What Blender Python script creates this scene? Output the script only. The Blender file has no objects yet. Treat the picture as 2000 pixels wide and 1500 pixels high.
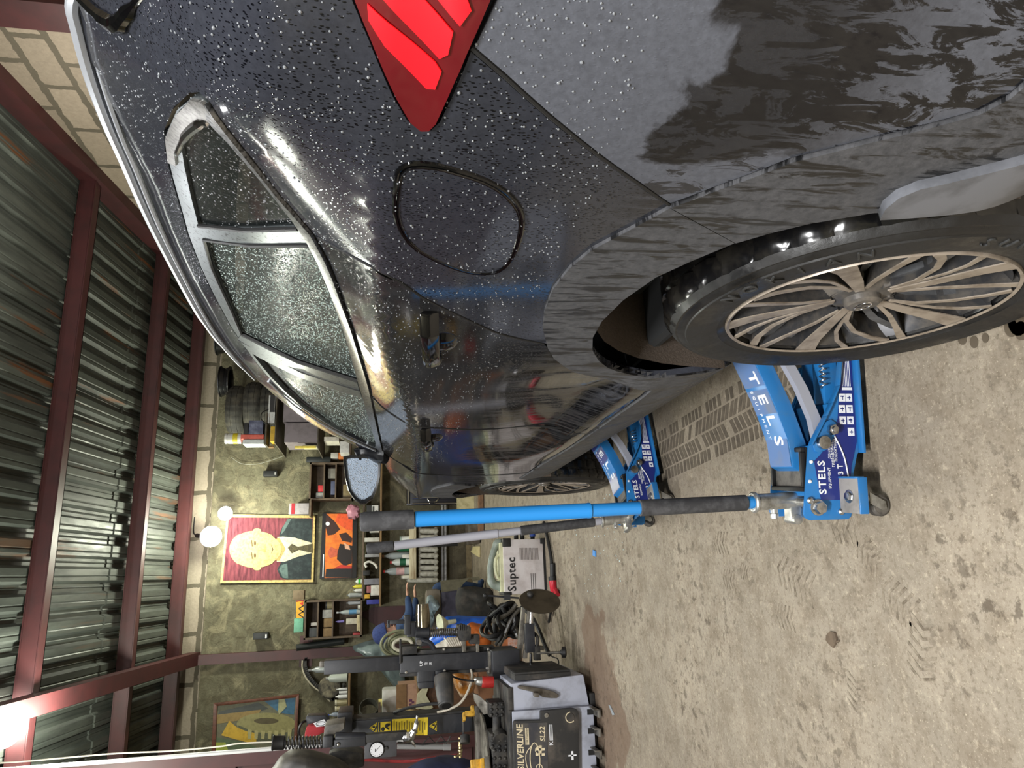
import bpy, bmesh, math, random
from mathutils import Vector, Matrix, geometry, noise
random.seed(7)
SC = bpy.context.scene
COL = SC.collection
PI = math.pi
# ------------------------------------------------------------------ camera, light, exposure
CAM = Vector((0, 0, 1.27))
CR = Vector((0.9660789, -0.2580537, 0.0099909))      # photo's "right" when the picture is turned upright
CD = Vector((-0.0371848, -0.1772850, -0.9834568))    # down
CF = Vector((0.2555559, 0.9497254, -0.1808669))      # forward
FPX = 1400.8
cd = bpy.data.cameras.new('camera'); cam = bpy.data.objects.new('camera', cd); COL.objects.link(cam)
cd.sensor_fit = 'HORIZONTAL'; cd.sensor_width = 36.0; cd.lens = 36.0 * FPX / 2000.0
cd.clip_start = 0.02; cd.clip_end = 60
mw = Matrix.Identity(4)
for i in range(3):
    mw[i][0], mw[i][1], mw[i][2], mw[i][3] = CD[i], CR[i], -CF[i], CAM[i]
cam.matrix_world = mw
SC.camera = cam
SC.view_settings.view_transform = 'Standard'; SC.view_settings.look = 'None'
SC.view_settings.exposure = 0.25; SC.view_settings.gamma = 1.0
SC.view_settings.use_curve_mapping = False
w = bpy.data.worlds.new('world'); SC.world = w; w.use_nodes = True
w.node_tree.nodes['Background'].inputs[0].default_value = (0.75, 0.8, 0.9, 1)
w.node_tree.nodes['Background'].inputs[1].default_value = 0.05

def lamp_light(name, loc, watts, size, col=(1, 1, 1), rot=(0, 0, 0), kind='AREA', size_y=None):
    l = bpy.data.lights.new(name, kind); o = bpy.data.objects.new(name, l); COL.objects.link(o)
    l.energy = watts; l.color = col; o.location = loc; o.rotation_euler = rot
    if kind == 'AREA':
        l.shape = 'RECTANGLE'; l.size = size; l.size_y = size_y or size
    else:
        l.shadow_soft_size = size
    return o
LAMPS_AND_FILL = [((-1.3, -1.6, 4.9), 1.2, 430), ((1.6, -2.6, 5.0), 1.2, 235), ((-3.4, -1.2, 4.7), 1.2, 210), ((-0.3, 4.6, 4.35), 1.2, 70)]  # last entry is an unseen fill, added to brighten the middle of the floor
for i, (p, L, wt) in enumerate(LAMPS_AND_FILL):
    lamp_light('ceiling_and_fill_light', (p[0], p[1], p[2] - 0.05), wt, L, (1.0, 1.0, 1.0), (0, 0, 0), 'AREA', 0.16)
lamp_light('wall_lamp_light', (0.62, 9.3, 3.12), 108, 0.09, (0.97, 1.0, 0.80), kind='POINT')
lamp_light('ceiling_bulb_light', (-1.03, 6.75, 3.7), 120, 0.08, (0.96, 1.0, 0.86), kind='POINT')
lamp_light('mid_fill_light', (-1.6, 5.6, 3.4), 60, 0.1, (0.97, 1.0, 0.86), kind='POINT')  # added fill for the back of the room, no bulb hangs here
lamp_light('side_fill_light', (2.9, 5.2, 3.3), 55, 0.08, (1.0, 0.98, 0.9), kind='POINT')  # added fill that lifts the right side of the roof, no fixture

# ------------------------------------------------------------------ helpers
def S(r, g, b):
    f = lambda c: (c / 255 / 12.92) if c <= 10 else ((c / 255 + 0.055) / 1.055) ** 2.4
    return (f(r), f(g), f(b), 1)
def at(ix, iy, Y):
    """point of the vertical plane at depth Y seen at photo pixel (ix, iy)"""
    d = CR * ((750 - iy) / FPX) + CD * ((ix - 1000) / FPX) + CF
    return CAM + d * ((Y - CAM.y) / d.y)
def onz(ix, iy, z=0.0):
    d = CR * ((750 - iy) / FPX) + CD * ((ix - 1000) / FPX) + CF
    return CAM + d * ((z - CAM.z) / d.z)
def lerp(a, b, t): return a + (b - a) * t
def sst(a, b, x):
    t = min(1, max(0, (x - a) / (b - a))); return t * t * (3 - 2 * t)

class MB:
    def __init__(s, M=None): s.v = []; s.f = []; s.mi = []; s.M = M or Matrix.Identity(4)
    def add(s, vs, fs, mi=0):
        n = len(s.v); s.v += [s.M @ Vector(p) for p in vs]; s.f += [[i + n for i in f] for f in fs]; s.mi += [mi] * len(fs); return s
    def box(s, c, size, R=None, mi=0):
        c = Vector(c); hx, hy, hz = [q / 2 for q in size]; R = R or Matrix.Identity(3)
        vs = [c + R @ Vector((x, y, z)) for x in (-hx, hx) for y in (-hy, hy) for z in (-hz, hz)]
        return s.add(vs, [(0, 1, 3, 2), (4, 6, 7, 5), (0, 4, 5, 1), (2, 3, 7, 6), (0, 2, 6, 4), (1, 5, 7, 3)], mi)
    def b2(s, a, b, mi=0):
        return s.box([(a[i] + b[i]) / 2 for i in range(3)], [abs(b[i] - a[i]) for i in range(3)], None, mi)
    def frame(s, d):
        d = Vector(d).normalized(); u = d.orthogonal().normalized(); return d, u, d.cross(u)
    def cyl(s, p0, p1, r0, r1=None, n=18, cap=True, mi=0):
        p0 = Vector(p0); p1 = Vector(p1); r1 = r0 if r1 is None else r1
        d, u, v = s.frame(p1 - p0); vs = []
        for p, r in ((p0, r0), (p1, r1)):
            vs += [p + (u * math.cos(2 * PI * i / n) + v * math.sin(2 * PI * i / n)) * r for i in range(n)]
        fs = [(i, (i + 1) % n, n + (i + 1) % n, n + i) for i in range(n)]
        if cap: fs += [tuple(range(n - 1, -1, -1)), tuple(range(n, 2 * n))]
        return s.add(vs, fs, mi)
    def lathe(s, prof, p0, axis, n=24, mi=0, closed=False, a0=0, a1=2 * PI, cap=False):
        """prof: (radius, height along axis)"""
        p0 = Vector(p0); d, u, v = s.frame(axis); vs = []; full = abs(a1 - a0 - 2 * PI) < 1e-6; m = n if full else n + 1
        for r, h in prof:
            for i in range(m):
                a = a0 + (a1 - a0) * i / n
                vs.append(p0 + d * h + (u * math.cos(a) + v * math.sin(a)) * r)
        k = len(prof); fs = []
        for j in range(k if closed else k - 1):
            j2 = (j + 1) % k
            for i in range(n):
                i2 = (i + 1) % m if full else i + 1
                fs.append((j * m + i, j * m + i2, j2 * m + i2, j2 * m + i))
        if cap and not closed and full:
            if prof[0][0] > 1e-5: fs.append(tuple(range(m - 1, -1, -1)))
            if prof[-1][0] > 1e-5: fs.append(tuple(range((k - 1) * m, k * m)))
        return s.add(vs, fs, mi)
    def tube(s, pts, r, n=8, smooth=0, cap=True, mi=0, closed=False):
        pts = [Vector(p) for p in pts]
        if smooth: pts = catmull(pts, smooth, closed)
        rs = r if isinstance(r, (list, tuple)) else [r] * len(pts)
        if len(rs) != len(pts): rs = [rs[min(len(rs) - 1, int(i * (len(rs) - 1) / max(1, len(pts) - 1) + .5))] for i in range(len(pts))]
        vs = []; N = len(pts); u = None
        for i, p in enumerate(pts):
            if closed: d = pts[(i + 1) % N] - pts[i - 1]
            else: d = pts[min(i + 1, N - 1)] - pts[max(i - 1, 0)]
            d = d.normalized() if d.length > 1e-9 else Vector((0, 0, 1))
            u = d.orthogonal().normalized() if u is None else (u - d * u.dot(d)).normalized()
            v = d.cross(u)
            vs += [p + (u * math.cos(2 * PI * k / n) + v * math.sin(2 * PI * k / n)) * rs[i] for k in range(n)]
        fs = []
        for i in range(N if closed else N - 1):
            j = (i + 1) % N
            fs += [(i * n + k, i * n + (k + 1) % n, j * n + (k + 1) % n, j * n + k) for k in range(n)]
        if cap and not closed: fs += [tuple(range(n - 1, -1, -1)), tuple(range((N - 1) * n, N * n))]
        return s.add(vs, fs, mi)
    def prism(s, poly, vec, mi=0):
        poly = [Vector(p) for p in poly]; vec = Vector(vec); n = len(poly)
        fs = [tuple(range(n - 1, -1, -1)), tuple(range(n, 2 * n))] + [(i, (i + 1) % n, n + (i + 1) % n, n + i) for i in range(n)]
        return s.add(poly + [p + vec for p in poly], fs, mi)
    def sphere(s, c, r, n=12, m=8, mi=0, sc=(1, 1, 1), jit=0.0, seed=0):
        c = Vector(c); vs = [c + Vector((0, 0, r * sc[2]))]; fs = []
        for j in range(1, m):
            t = PI * j / m
            for i in range(n):
                a = 2 * PI * i / n; q = Vector((math.sin(t) * math.cos(a), math.sin(t) * math.sin(a), math.cos(t)))
                k = 1 + (jit * noise.noise(q * 2.3 + Vector((seed * 7.3, seed, 0))) if jit else 0)
                vs.append(c + Vector((q.x * r * sc[0], q.y * r * sc[1], q.z * r * sc[2])) * k if False else c + Vector((q.x * sc[0], q.y * sc[1], q.z * sc[2])) * (r * k))
        vs.append(c - Vector((0, 0, r * sc[2])))
        fs += [(0, 1 + i, 1 + (i + 1) % n) for i in range(n)]
        for j in range(m - 2):
            fs += [(1 + j * n + i, 1 + (j + 1) * n + i, 1 + (j + 1) * n + (i + 1) % n, 1 + j * n + (i + 1) % n) for i in range(n)]
        b = 1 + (m - 2) * n; e = len(vs) - 1
        fs += [(b + i, e, b + (i + 1) % n) for i in range(n)]
        return s.add(vs, fs, mi)
    def grid(s, fn, nu, nv, mi=0):
        vs = [fn(i / nu, j / nv) for j in range(nv + 1) for i in range(nu + 1)]
        fs = [(j * (nu + 1) + i, j * (nu + 1) + i + 1, (j + 1) * (nu + 1) + i + 1, (j + 1) * (nu + 1) + i) for j in range(nv) for i in range(nu)]
        return s.add(vs, fs, mi)
    def build(s, name, mat, parent=None, smooth=35, bevel=0.0, seg=2, sub=0):
        org = parent['_o'] if parent is not None and '_o' in parent.keys() else (0, 0, 0)
        return s._link(name, mat, parent, Vector(org), smooth, bevel, seg, sub)
    def _link(s, name, mat, parent, org, smooth, bevel, seg, sub):
        me = bpy.data.meshes.new(name); me.from_pydata([p - org for p in s.v], [], s.f); me.validate()
        mats = mat if isinstance(mat, (list, tuple)) else [mat]
        for m in mats: me.materials.append(m)
        if len(mats) > 1 and len(me.polygons) == len(s.mi): me.polygons.foreach_set('material_index', s.mi)
        bm = bmesh.new(); bm.from_mesh(me)
        bmesh.ops.recalc_face_normals(bm, faces=bm.faces)
        if bevel > 0:
            es = [e for e in bm.edges if len(e.link_faces) == 2 and e.calc_face_angle(0) > 0.5]
            if es: bmesh.ops.bevel(bm, geom=es, offset=bevel, segments=seg, profile=0.6, affect='EDGES', clamp_overlap=True)
        bm.to_mesh(me); bm.free()
        if smooth:
            me.polygons.foreach_set('use_smooth', [True] * len(me.polygons)); me.set_sharp_from_angle(angle=math.radians(smooth))
        o = bpy.data.objects.new(name, me); COL.objects.link(o)
        if parent is None: o.location = org
        else: o.parent = parent; o['_o'] = tuple(org) if False else list(org)
        if sub:
            m = o.modifiers.new('sub', 'SUBSURF'); m.levels = sub; m.render_levels = sub
        return o
def catmull(pts, k, closed=False):
    out = []; N = len(pts)
    rng = range(N if closed else N - 1)
    for i in rng:
        if closed: p0, p1, p2, p3 = pts[i - 1], pts[i], pts[(i + 1) % N], pts[(i + 2) % N]
        else: p0, p1, p2, p3 = pts[max(i - 1, 0)], pts[i], pts[i + 1], pts[min(i + 2, N - 1)]
        for j in range(k):
            t = j / k
            out.append(0.5 * ((2 * p1) + (p2 - p0) * t + (2 * p0 - 5 * p1 + 4 * p2 - p3) * t * t + (3 * p1 - p0 - 3 * p2 + p3) * t ** 3))
    if not closed: out.append(pts[-1].copy())
    return out
def thing(name, label, cat, loc, group=None):
    o = bpy.data.objects.new(name, None); COL.objects.link(o); o.location = loc; o.empty_display_size = 0.1
    o['_o'] = list(loc); tag(o, label, cat, group); return o
def tag(o, label, cat, group=None, kind=None):
    o['label'] = label; o['category'] = cat
    if group: o['group'] = group
    if kind: o['kind'] = kind
    return o
def struct(o, label=None):
    o['kind'] = 'structure'
    if label: o['label'] = label
    return o
def rebase(o, loc=None):
    """move a single mesh thing's origin to its lowest middle point"""
    me = o.data; xs = [v.co.x for v in me.vertices]; ys = [v.co.y for v in me.vertices]; zs = [v.co.z for v in me.vertices]
    c = Vector(loc) if loc else Vector(((min(xs) + max(xs)) / 2, (min(ys) + max(ys)) / 2, min(zs)))
    me.transform(Matrix.Translation(-c)); o.location = o.location + c; return o
def one(mb, name, mat, label, cat, group=None, **k):
    return tag(rebase(mb.build(name, mat, None, **k)), label, cat, group)
def copy_tree(o, parent=None):
    c = o.copy(); COL.objects.link(c)
    if parent is not None: c.parent = parent
    for ch in list(o.children): copy_tree(ch, c)
    return c
def text_mesh(body, size, M, depth=0.0006, align='CENTER', bold=False, shear=0.0, xs=1.0, spacing=1.0):
    cu = bpy.data.curves.new('t', 'FONT'); cu.body = body; cu.size = size; cu.extrude = depth; cu.align_x = align; cu.align_y = 'CENTER'
    cu.resolution_u = 2; cu.shear = shear; cu.space_character = spacing
    if bold: cu.offset = size * 0.018
    o = bpy.data.objects.new('t', cu); COL.objects.link(o)
    bpy.context.view_layer.update()
    me = bpy.data.meshes.new_from_object(o)
    bpy.data.objects.remove(o); bpy.data.curves.remove(cu)
    me.transform(M @ Matrix.Diagonal((xs, 1, 1, 1)))
    return me
def text(name, body, size, M, mat, parent, **k):
    me = text_mesh(body, size, M, **k)
    org = Vector(parent['_o']); me.transform(Matrix.Translation(-org)); me.materials.append(mat)
    o = bpy.data.objects.new(name, me); COL.objects.link(o); o.parent = parent; o['_o'] = list(org); return o
def basis(o, x, y):
    x = Vector(x).normalized(); y = Vector(y); y = (y - x * y.dot(x)).normalized(); z = x.cross(y); M = Matrix.Identity(4)
    for i in range(3): M[i][0], M[i][1], M[i][2], M[i][3] = x[i], y[i], z[i], o[i]
    return M
# ------------------------------------------------------------------ materials
_mc = {}
def mat(name, col, rough=0.5, metal=0.0, spec=0.5, coat=0.0, trans=0.0, emit=None, es=0.0, alpha=1.0):
    if name in _mc: return _mc[name]
    m = bpy.data.materials.new(name); m.use_nodes = True; b = m.node_tree.nodes['Principled BSDF']
    b.inputs['Base Color'].default_value = col; b.inputs['Roughness'].default_value = rough; b.inputs['Metallic'].default_value = metal
    b.inputs['Specular IOR Level'].default_value = spec; b.inputs['Coat Weight'].default_value = coat; b.inputs['Coat Roughness'].default_value = 0.08
    b.inputs['Transmission Weight'].default_value = trans; b.inputs['Alpha'].default_value = alpha
    if emit: b.inputs['Emission Color'].default_value = emit; b.inputs['Emission Strength'].default_value = es
    _mc[name] = m; return m
class NT:
    """tiny node helper"""
    def __init__(s, name):
        s.m = bpy.data.materials.new(name); s.m.use_nodes = True; s.t = s.m.node_tree; s.n = s.t.nodes; s.b = s.n['Principled BSDF']; _mc[name] = s.m
        s.co = s.n.new('ShaderNodeTexCoord').outputs['Object']
    def new(s, typ, **k):
        x = s.n.new(typ)
        for a, v in k.items(): setattr(x, a, v)
        return x
    def lk(s, a, b): s.t.links.new(a, b)
    def mapn(s, sc=(1, 1, 1), rot=(0, 0, 0), loc=(0, 0, 0), src=None):
        x = s.new('ShaderNodeMapping'); x.inputs['Scale'].default_value = sc; x.inputs['Rotation'].default_value = rot; x.inputs['Location'].default_value = loc
        s.lk(src or s.co, x.inputs['Vector']); return x.outputs[0]
    def noise(s, scale, detail=4, rough=0.55, src=None, dist=0.0):
        x = s.new('ShaderNodeTexNoise'); x.inputs['Scale'].default_value = scale; x.inputs['Detail'].default_value = detail; x.inputs['Roughness'].default_value = rough
        x.inputs['Distortion'].default_value = dist; s.lk(src or s.co, x.inputs['Vector']); return x.outputs['Fac']
    def vor(s, scale, src=None, feature='F1', rnd=1.0):
        x = s.new('ShaderNodeTexVoronoi', feature=feature); x.inputs['Scale'].default_value = scale; x.inputs['Randomness'].default_value = rnd
        s.lk(src or s.co, x.inputs['Vector']); return x.outputs['Distance']
    def ramp(s, fac, *stops, interp='LINEAR'):
        x = s.new('ShaderNodeValToRGB'); r = x.color_ramp; r.interpolation = interp
        while len(r.elements) < len(stops): r.elements.new(0.5)
        for e, (p, c) in zip(r.elements, stops):
            e.position = p; e.color = c if isinstance(c, tuple) else (c, c, c, 1)
        s.lk(fac, x.inputs['Fac']); return x.outputs['Color']
    def mix(s, fac, a, b, blend='MIX'):
        x = s.new('ShaderNodeMix', data_type='RGBA', blend_type=blend)
        for v, i in ((fac, 0), (a, 6), (b, 7)):
            if isinstance(v, (int, float)): x.inputs[i].default_value = v if i == 0 else (v, v, v, 1)
            elif isinstance(v, tuple): x.inputs[i].default_value = v
            else: s.lk(v, x.inputs[i])
        return x.outputs[2]
    def math(s, op, a, b=0.0):
        x = s.new('ShaderNodeMath', operation=op)
        for v, i in ((a, 0), (b, 1)):
            if isinstance(v, (int, float)): x.inputs[i].default_value = v
            else: s.lk(v, x.inputs[i])
        return x.outputs[0]
    def sep(s, src=None):
        x = s.new('ShaderNodeSeparateXYZ'); s.lk(src or s.co, x.inputs[0]); return x.outputs
    def set(s, inp, v):
        if isinstance(v, (int, float, tuple)): s.b.inputs[inp].default_value = v
        else: s.lk(v, s.b.inputs[inp])
        return s
    def bump(s, h, strength=0.3, dist=0.01):
        x = s.new('ShaderNodeBump'); x.inputs['Strength'].default_value = strength; x.inputs['Distance'].default_value = dist
        s.lk(h, x.inputs['Height']); s.lk(x.outputs[0], s.b.inputs['Normal']); return s
def worn(name, col, col2, scale=8, rough=0.5, metal=0.0, lo=0.45, hi=0.7, bump=0.0, spec=0.5, stretch=(1, 1, 1)):
    """two-tone surface: colour with patches of wear or dirt"""
    if name in _mc: return _mc[name]
    t = NT(name); n = t.noise(scale, 6, 0.62, t.mapn(stretch)); f = t.ramp(n, (lo, 0.0), (hi, 1.0))
    t.set('Base Color', t.mix(f, col, col2)); t.set('Roughness', rough); t.set('Metallic', metal); t.set('Specular IOR Level', spec)
    if bump: t.bump(n, bump, 0.01)
    return t.m
# ------------------------------------------------------------------ the garage itself
YB = 10.2; XR = 4.05; XL = -4.2; YF = -4.5
CZ = lambda y: 3.76 + 0.145 * (10.2 - y)
def floor_mat():
    t = NT('stained_concrete'); s = t.co
    n1 = t.noise(1.3, 6, 0.62); n2 = t.noise(9, 8, 0.7); n3 = t.noise(70, 6, 0.75); n4 = t.noise(3.2, 5, 0.6, dist=0.6)
    c = t.mix(t.ramp(n1, (0.3, 0.0), (0.72, 1.0)), S(126, 117, 103), S(152, 141, 124))
    c = t.mix(t.ramp(n2, (0.46, 0.0), (0.66, 0.6)), c, S(108, 96, 80))
    c = t.mix(t.ramp(n4, (0.5, 0.0), (0.78, 0.5)), c, S(170, 158, 139))
    c = t.mix(t.ramp(n3, (0.5, 0.0), (0.66, 0.7)), c, S(96, 84, 69)); c = t.mix(t.ramp(t.noise(34, 6, .75), (0.55, 0.0), (0.68, 0.5)), c, S(186, 174, 152))
    c = t.mix(t.ramp(t.noise(160, 3, 0.6), (0.6, 0.0), (0.72, 0.7)), c, S(186, 175, 153))
    # brown damp patch spreading from the tyre changer
    x = t.sep(); dx = t.math('ADD', x[0], 0.75); dy = t.math('ADD', x[1], -4.35)
    d = t.math('ADD', t.math('MULTIPLY', t.math('MULTIPLY', dx, dx), 1.6), t.math('MULTIPLY', t.math('MULTIPLY', dy, dy), 1.3))
    d = t.math('ADD', d, t.math('MULTIPLY', t.math('ADD', t.noise(2.6, 4, 0.55), -0.5), 1.5))
    c = t.mix(t.ramp(d, (0.30, 0.75), (0.34, 0.0)), c, S(112, 92, 76))
    # soot and wet specks behind the car
    sp = t.noise(22, 5, 0.68); far = t.ramp(x[1], (0.0, 1.0), (1.25, 0.0))
    c = t.mix(t.math('MULTIPLY', t.ramp(sp, (0.54, 0.0), (0.60, 1.0)), t.math('MULTIPLY', t.ramp(n1, (0.42, 0.0), (0.6, 1.0)), 0.75)), c, S(70, 60, 48))
    t.set('Base Color', c); t.set('Roughness', t.ramp(n2, (0.3, 0.5), (0.7, 0.85))); t.set('Specular IOR Level', 0.3)
    t.bump(t.math('ADD', t.math('MULTIPLY', n2, 1.0), n3), 0.25, 0.004); return t.m
def block_mat(name, ca, cb, mortar, rotx):
    t = NT(name); q = t.sep(); cb_ = t.new('ShaderNodeCombineXYZ'); t.lk(q[1 if rotx == 'side' else 0], cb_.inputs[0]); t.lk(q[2], cb_.inputs[1]); src = cb_.outputs[0]
    wob = t.noise(7, 4, 0.6); v = t.new('ShaderNodeVectorMath', operation='ADD'); t.lk(src, v.inputs[0])
    cm = t.new('ShaderNodeCombineXYZ'); 
    for i in range(2): t.lk(t.math('MULTIPLY', t.math('ADD', wob, -0.5), 0.06), cm.inputs[i])
    t.lk(cm.outputs[0], v.inputs[1])
    b = t.new('ShaderNodeTexBrick'); t.lk(v.outputs[0], b.inputs['Vector'])
    b.inputs['Scale'].default_value = 1.0; b.inputs['Brick Width'].default_value = 0.6; b.inputs['Row Height'].default_value = 0.27; b.inputs['Mortar Size'].default_value = 0.028
    b.inputs['Mortar Smooth'].default_value = 0.15; b.inputs['Color1'].default_value = ca; b.inputs['Color2'].default_value = cb; b.inputs['Mortar'].default_value = mortar
    n = t.noise(30, 6, 0.65); c = t.mix(t.ramp(n, (0.35, 0.25), (0.7, 0.0)), b.outputs['Color'], S(90, 82, 72))
    t.set('Base Color', c); t.set('Roughness', 0.92); t.set('Specular IOR Level', 0.15)
    t.bump(t.math('ADD', t.math('MULTIPLY', b.outputs['Fac'], -0.6), t.math('MULTIPLY', n, 0.5)), 0.5, 0.02); return t.m
def plaster_mat():
    t = NT('cracked_plaster'); n1 = t.noise(1.1, 6, 0.6); n2 = t.noise(6, 7, 0.68, dist=0.7); n3 = t.noise(45, 5, 0.7)
    c = t.mix(t.ramp(n1, (0.34, 0.0), (0.68, 1.0)), S(88, 85, 70), S(134, 130, 108))
    c = t.mix(t.ramp(n2, (0.40, 0.0), (0.65, 0.8)), c, S(84, 78, 62)); c = t.mix(t.ramp(t.noise(3.3, 6, .7, dist=1.2), (0.5, 0.0), (0.66, 0.6)), c, S(158, 150, 122))
    wsrc = t.new('ShaderNodeVectorMath', operation='ADD'); t.lk(t.co, wsrc.inputs[0])
    nn = t.new('ShaderNodeTexNoise'); nn.inputs['Scale'].default_value = 4; nn.inputs['Detail'].default_value = 4; t.lk(t.co, nn.inputs['Vector'])
    sc = t.new('ShaderNodeVectorMath', operation='SCALE'); t.lk(nn.outputs['Color'], sc.inputs[0]); sc.inputs['Scale'].default_value = 0.35; t.lk(sc.outputs[0], wsrc.inputs[1])
    cr = t.vor(1.5, wsrc.outputs[0], 'DISTANCE_TO_EDGE')
    c = t.mix(t.ramp(cr, (0.0, 0.4), (0.012, 0.0)), c, S(58, 52, 42))
    c = t.mix(t.ramp(n3, (0.5, 0.0), (0.75, 0.35)), c, S(70, 64, 52))
    # darker and browner towards the floor (splashes) - a dado of old paint
    z = t.sep()[2]; c = t.mix(t.ramp(t.math('ADD', z, t.math('MULTIPLY', t.math('ADD', n2, -0.5), 0.5)), (0.15, 0.6), (0.75, 0.0)), c, S(70, 62, 52))
    t.set('Base Color', c); t.set('Roughness', 0.9); t.set('Specular IOR Level', 0.2)
    t.bump(t.math('ADD', n2, t.math('MULTIPLY', n3, 0.4)), 0.7, 0.03); return t.m
def ceiling_mat():
    t = NT('galvanised_sheet'); st = t.mapn((3.2, 0.35, 1)); n = t.noise(2.2, 6, 0.6, st); n2 = t.noise(14, 6, 0.6, t.mapn((1, 0.12, 1)))
    c = t.mix(t.ramp(n, (0.35, 0.0), (0.7, 1.0)), S(62, 66, 62), S(92, 97, 90))
    c = t.mix(t.ramp(n2, (0.45, 0.0), (0.75, 0.55)), c, S(46, 46, 42))
    r = t.noise(1.5, 5, 0.62, t.mapn((4.6, 0.3, 1), loc=(3.1, 0.4, 0)))
    x = t.sep(); rx = t.ramp(t.math('MULTIPLY', t.math('ADD', x[0], 1.5), 0.17), (0.2, 0.25), (0.6, 1.0))
    c = t.mix(t.math('MULTIPLY', t.ramp(r, (0.6, 0.0), (0.66, 0.85)), rx), c, S(118, 70, 34))
    t.set('Base Color', c); t.set('Metallic', 0.2); t.set('Roughness', t.ramp(n2, (0.3, 0.42), (0.7, 0.65))); t.bump(n2, 0.12, 0.01); return t.m
RED = worn('red_oxide_paint', S(74, 36, 37), S(54, 31, 32), 5, 0.5, lo=0.4, hi=0.8)
M_plaster = plaster_mat(); M_block = block_mat('aerated_blocks', S(168, 156, 140), S(150, 140, 126), S(96, 90, 78), 'back')
M_blockr = block_mat('aerated_blocks_side', S(168, 154, 136), S(148, 136, 120), S(104, 97, 84), 'side')
m = MB(); m.b2((XL - .2, YF - .2, -0.15), (XR + .2, YB + .2, 0)); struct(m.build('floor', floor_mat(), None), 'worn beige concrete floor with stains and tracks')
m = MB(); m.b2((XL, YB, 0), (XR, YB + .25, 3.46)); struct(m.build('wall_back', M_plaster, None), 'rough cracked plaster back wall')
m = MB(); m.b2((XL, YB + .03, 3.46), (XR, YB + .25, 3.80))
struct(m.build('trim_1', M_block, None), 'row of pale blocks along the top of the back wall')
m = MB(); m.b2((XR, YF, 0), (XR + .25, YB + .25, 6.2)); struct(m.build('wall_right', M_blockr, None), 'aerated block side wall behind the car')
m = MB(); m.b2((XL - .25, YF, 0), (XL, YB + .25, 6.2)); struct(m.build('wall_left', M_plaster, None), 'plastered side wall')
m = MB(); m.b2((XL, YF - .25, 0), (XR, YF, 6.2)); struct(m.build('wall_front', M_plaster, None), 'plastered wall behind the camera')
# corrugated roof: ribs run down the slope, away from the camera
prof = []; x = XL - .1; P = 0.235
while x < XR + .2:
    prof += [(x, 0), (x + .035, 0), (x + .06, .045), (x + .09, .045), (x + .1, .037), (x + .11, .045), (x + .135, .045), (x + .16, 0), (x + .19, 0), (x + .2, .008), (x + .21, 0)]; x += P
m = MB(); vs = []; fs = []; n = len(prof)
for k, y in enumerate((YF - .2, 8.35, 8.36, YB + .25)):
    dz = 0 if k < 2 else -0.012
    vs += [(px, y, CZ(y) + pz + .004 + dz) for px, pz in prof]
for k in range(3): fs += [(k * n + i, k * n + i + 1, (k + 1) * n + i + 1, (k + 1) * n + i) for i in range(n - 1)]
m.add(vs, fs); m.add([(XL - .1, YF - .2, CZ(YF - .2) + .12), (XR + .3, YF - .2, CZ(YF - .2) + .12), (XR + .3, YB + .3, CZ(YB + .3) + .12), (XL - .1, YB + .3, CZ(YB + .3) + .12)], [(0, 1, 2, 3)])
struct(m.build('ceiling', ceiling_mat(), None, smooth=0), 'corrugated galvanised steel roof sheets with rust streaks')
def slope_box(mb, x0, x1, y0, y1, up, dn):
    mb.add([(x, y, CZ(y) + o) for x in (x0, x1) for y in (y0, y1) for o in (dn, up)], [(0, 1, 3, 2), (4, 6, 7, 5), (0, 4, 5, 1), (2, 3, 7, 6), (0, 2, 6, 4), (1, 5, 7, 3)])
def ibeam(m, x0, x1, y, top, h=.15, wd=.1):
    m.b2((x0, y, top - h), (x1, y + wd, top - h + .012)); m.b2((x0, y, top - .012), (x1, y + wd, top)); m.b2((x0, y, top - h + .01), (x1, y + .012, top - .01))
    m.b2((x0, y + wd - .012, top - h), (x1, y + wd, top - h + .04))
for k, y in enumerate((0.9, 2.3, 3.75, 5.3, 6.98, 8.66, 9.86)):
    m = MB(); ibeam(m, XL, XR, y, CZ(y + .1) + (.0), .15, .13)
    struct(m.build('trim_%d' % (k + 2), RED, None, smooth=0), 'dark red steel purlin under the roof sheets')
m = MB(); slope_box(m, -.965, -.81, YF, YB, -.278, -.29); slope_box(m, -.965, -.953, YF, YB, -.15, -.28); slope_box(m, -.822, -.81, YF, YB, -.15, -.28); slope_box(m, -.965, -.81, YF, YB, -.152, -.164)
struct(m.build('trim_9', RED, None, smooth=0), 'dark red rafter running down the roof slope to the column')
m = MB(); slope_box(m, XR - .12, XR + .01, YF, YB, 0, -.2); struct(m.build('trim_10', RED, None, smooth=0), 'dark red beam along the top of the block wall')
m = MB(); m.b2((-.962, YB - .07, 0), (-.842, YB + .0, 3.5)); m.b2((-1.06, YB - .012, 2.1), (-.68, YB + .01, 2.26))
struct(m.build('trim_11', RED, None, smooth=0), 'dark red steel column against the back wall')
m = MB(); m.b2((XR - .16, 4.55, 0), (XR + .01, 4.83, 4.5)); struct(m.build('trim_12', RED, None, smooth=0), 'dark red steel column on the block wall')
m = MB(); m.prism([(-.68, YB - .012, .9), (-.36, YB - .012, .9), (-.36, YB - .012, 1.32), (-.44, YB - .012, 1.52), (-.66, YB - .012, 1.2)], (0, .02, 0)); struct(m.build('trim_13', RED, None, smooth=0), 'red painted patch of wall beside the column')
m = MB(); m.b2((XL, YB - .02, 0), (XR, YB, .07)); struct(m.build('baseboard_back', worn('old_board', S(126, 112, 84), S(90, 80, 60), 12, 0.8), None), 'board along the foot of the back wall')
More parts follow.
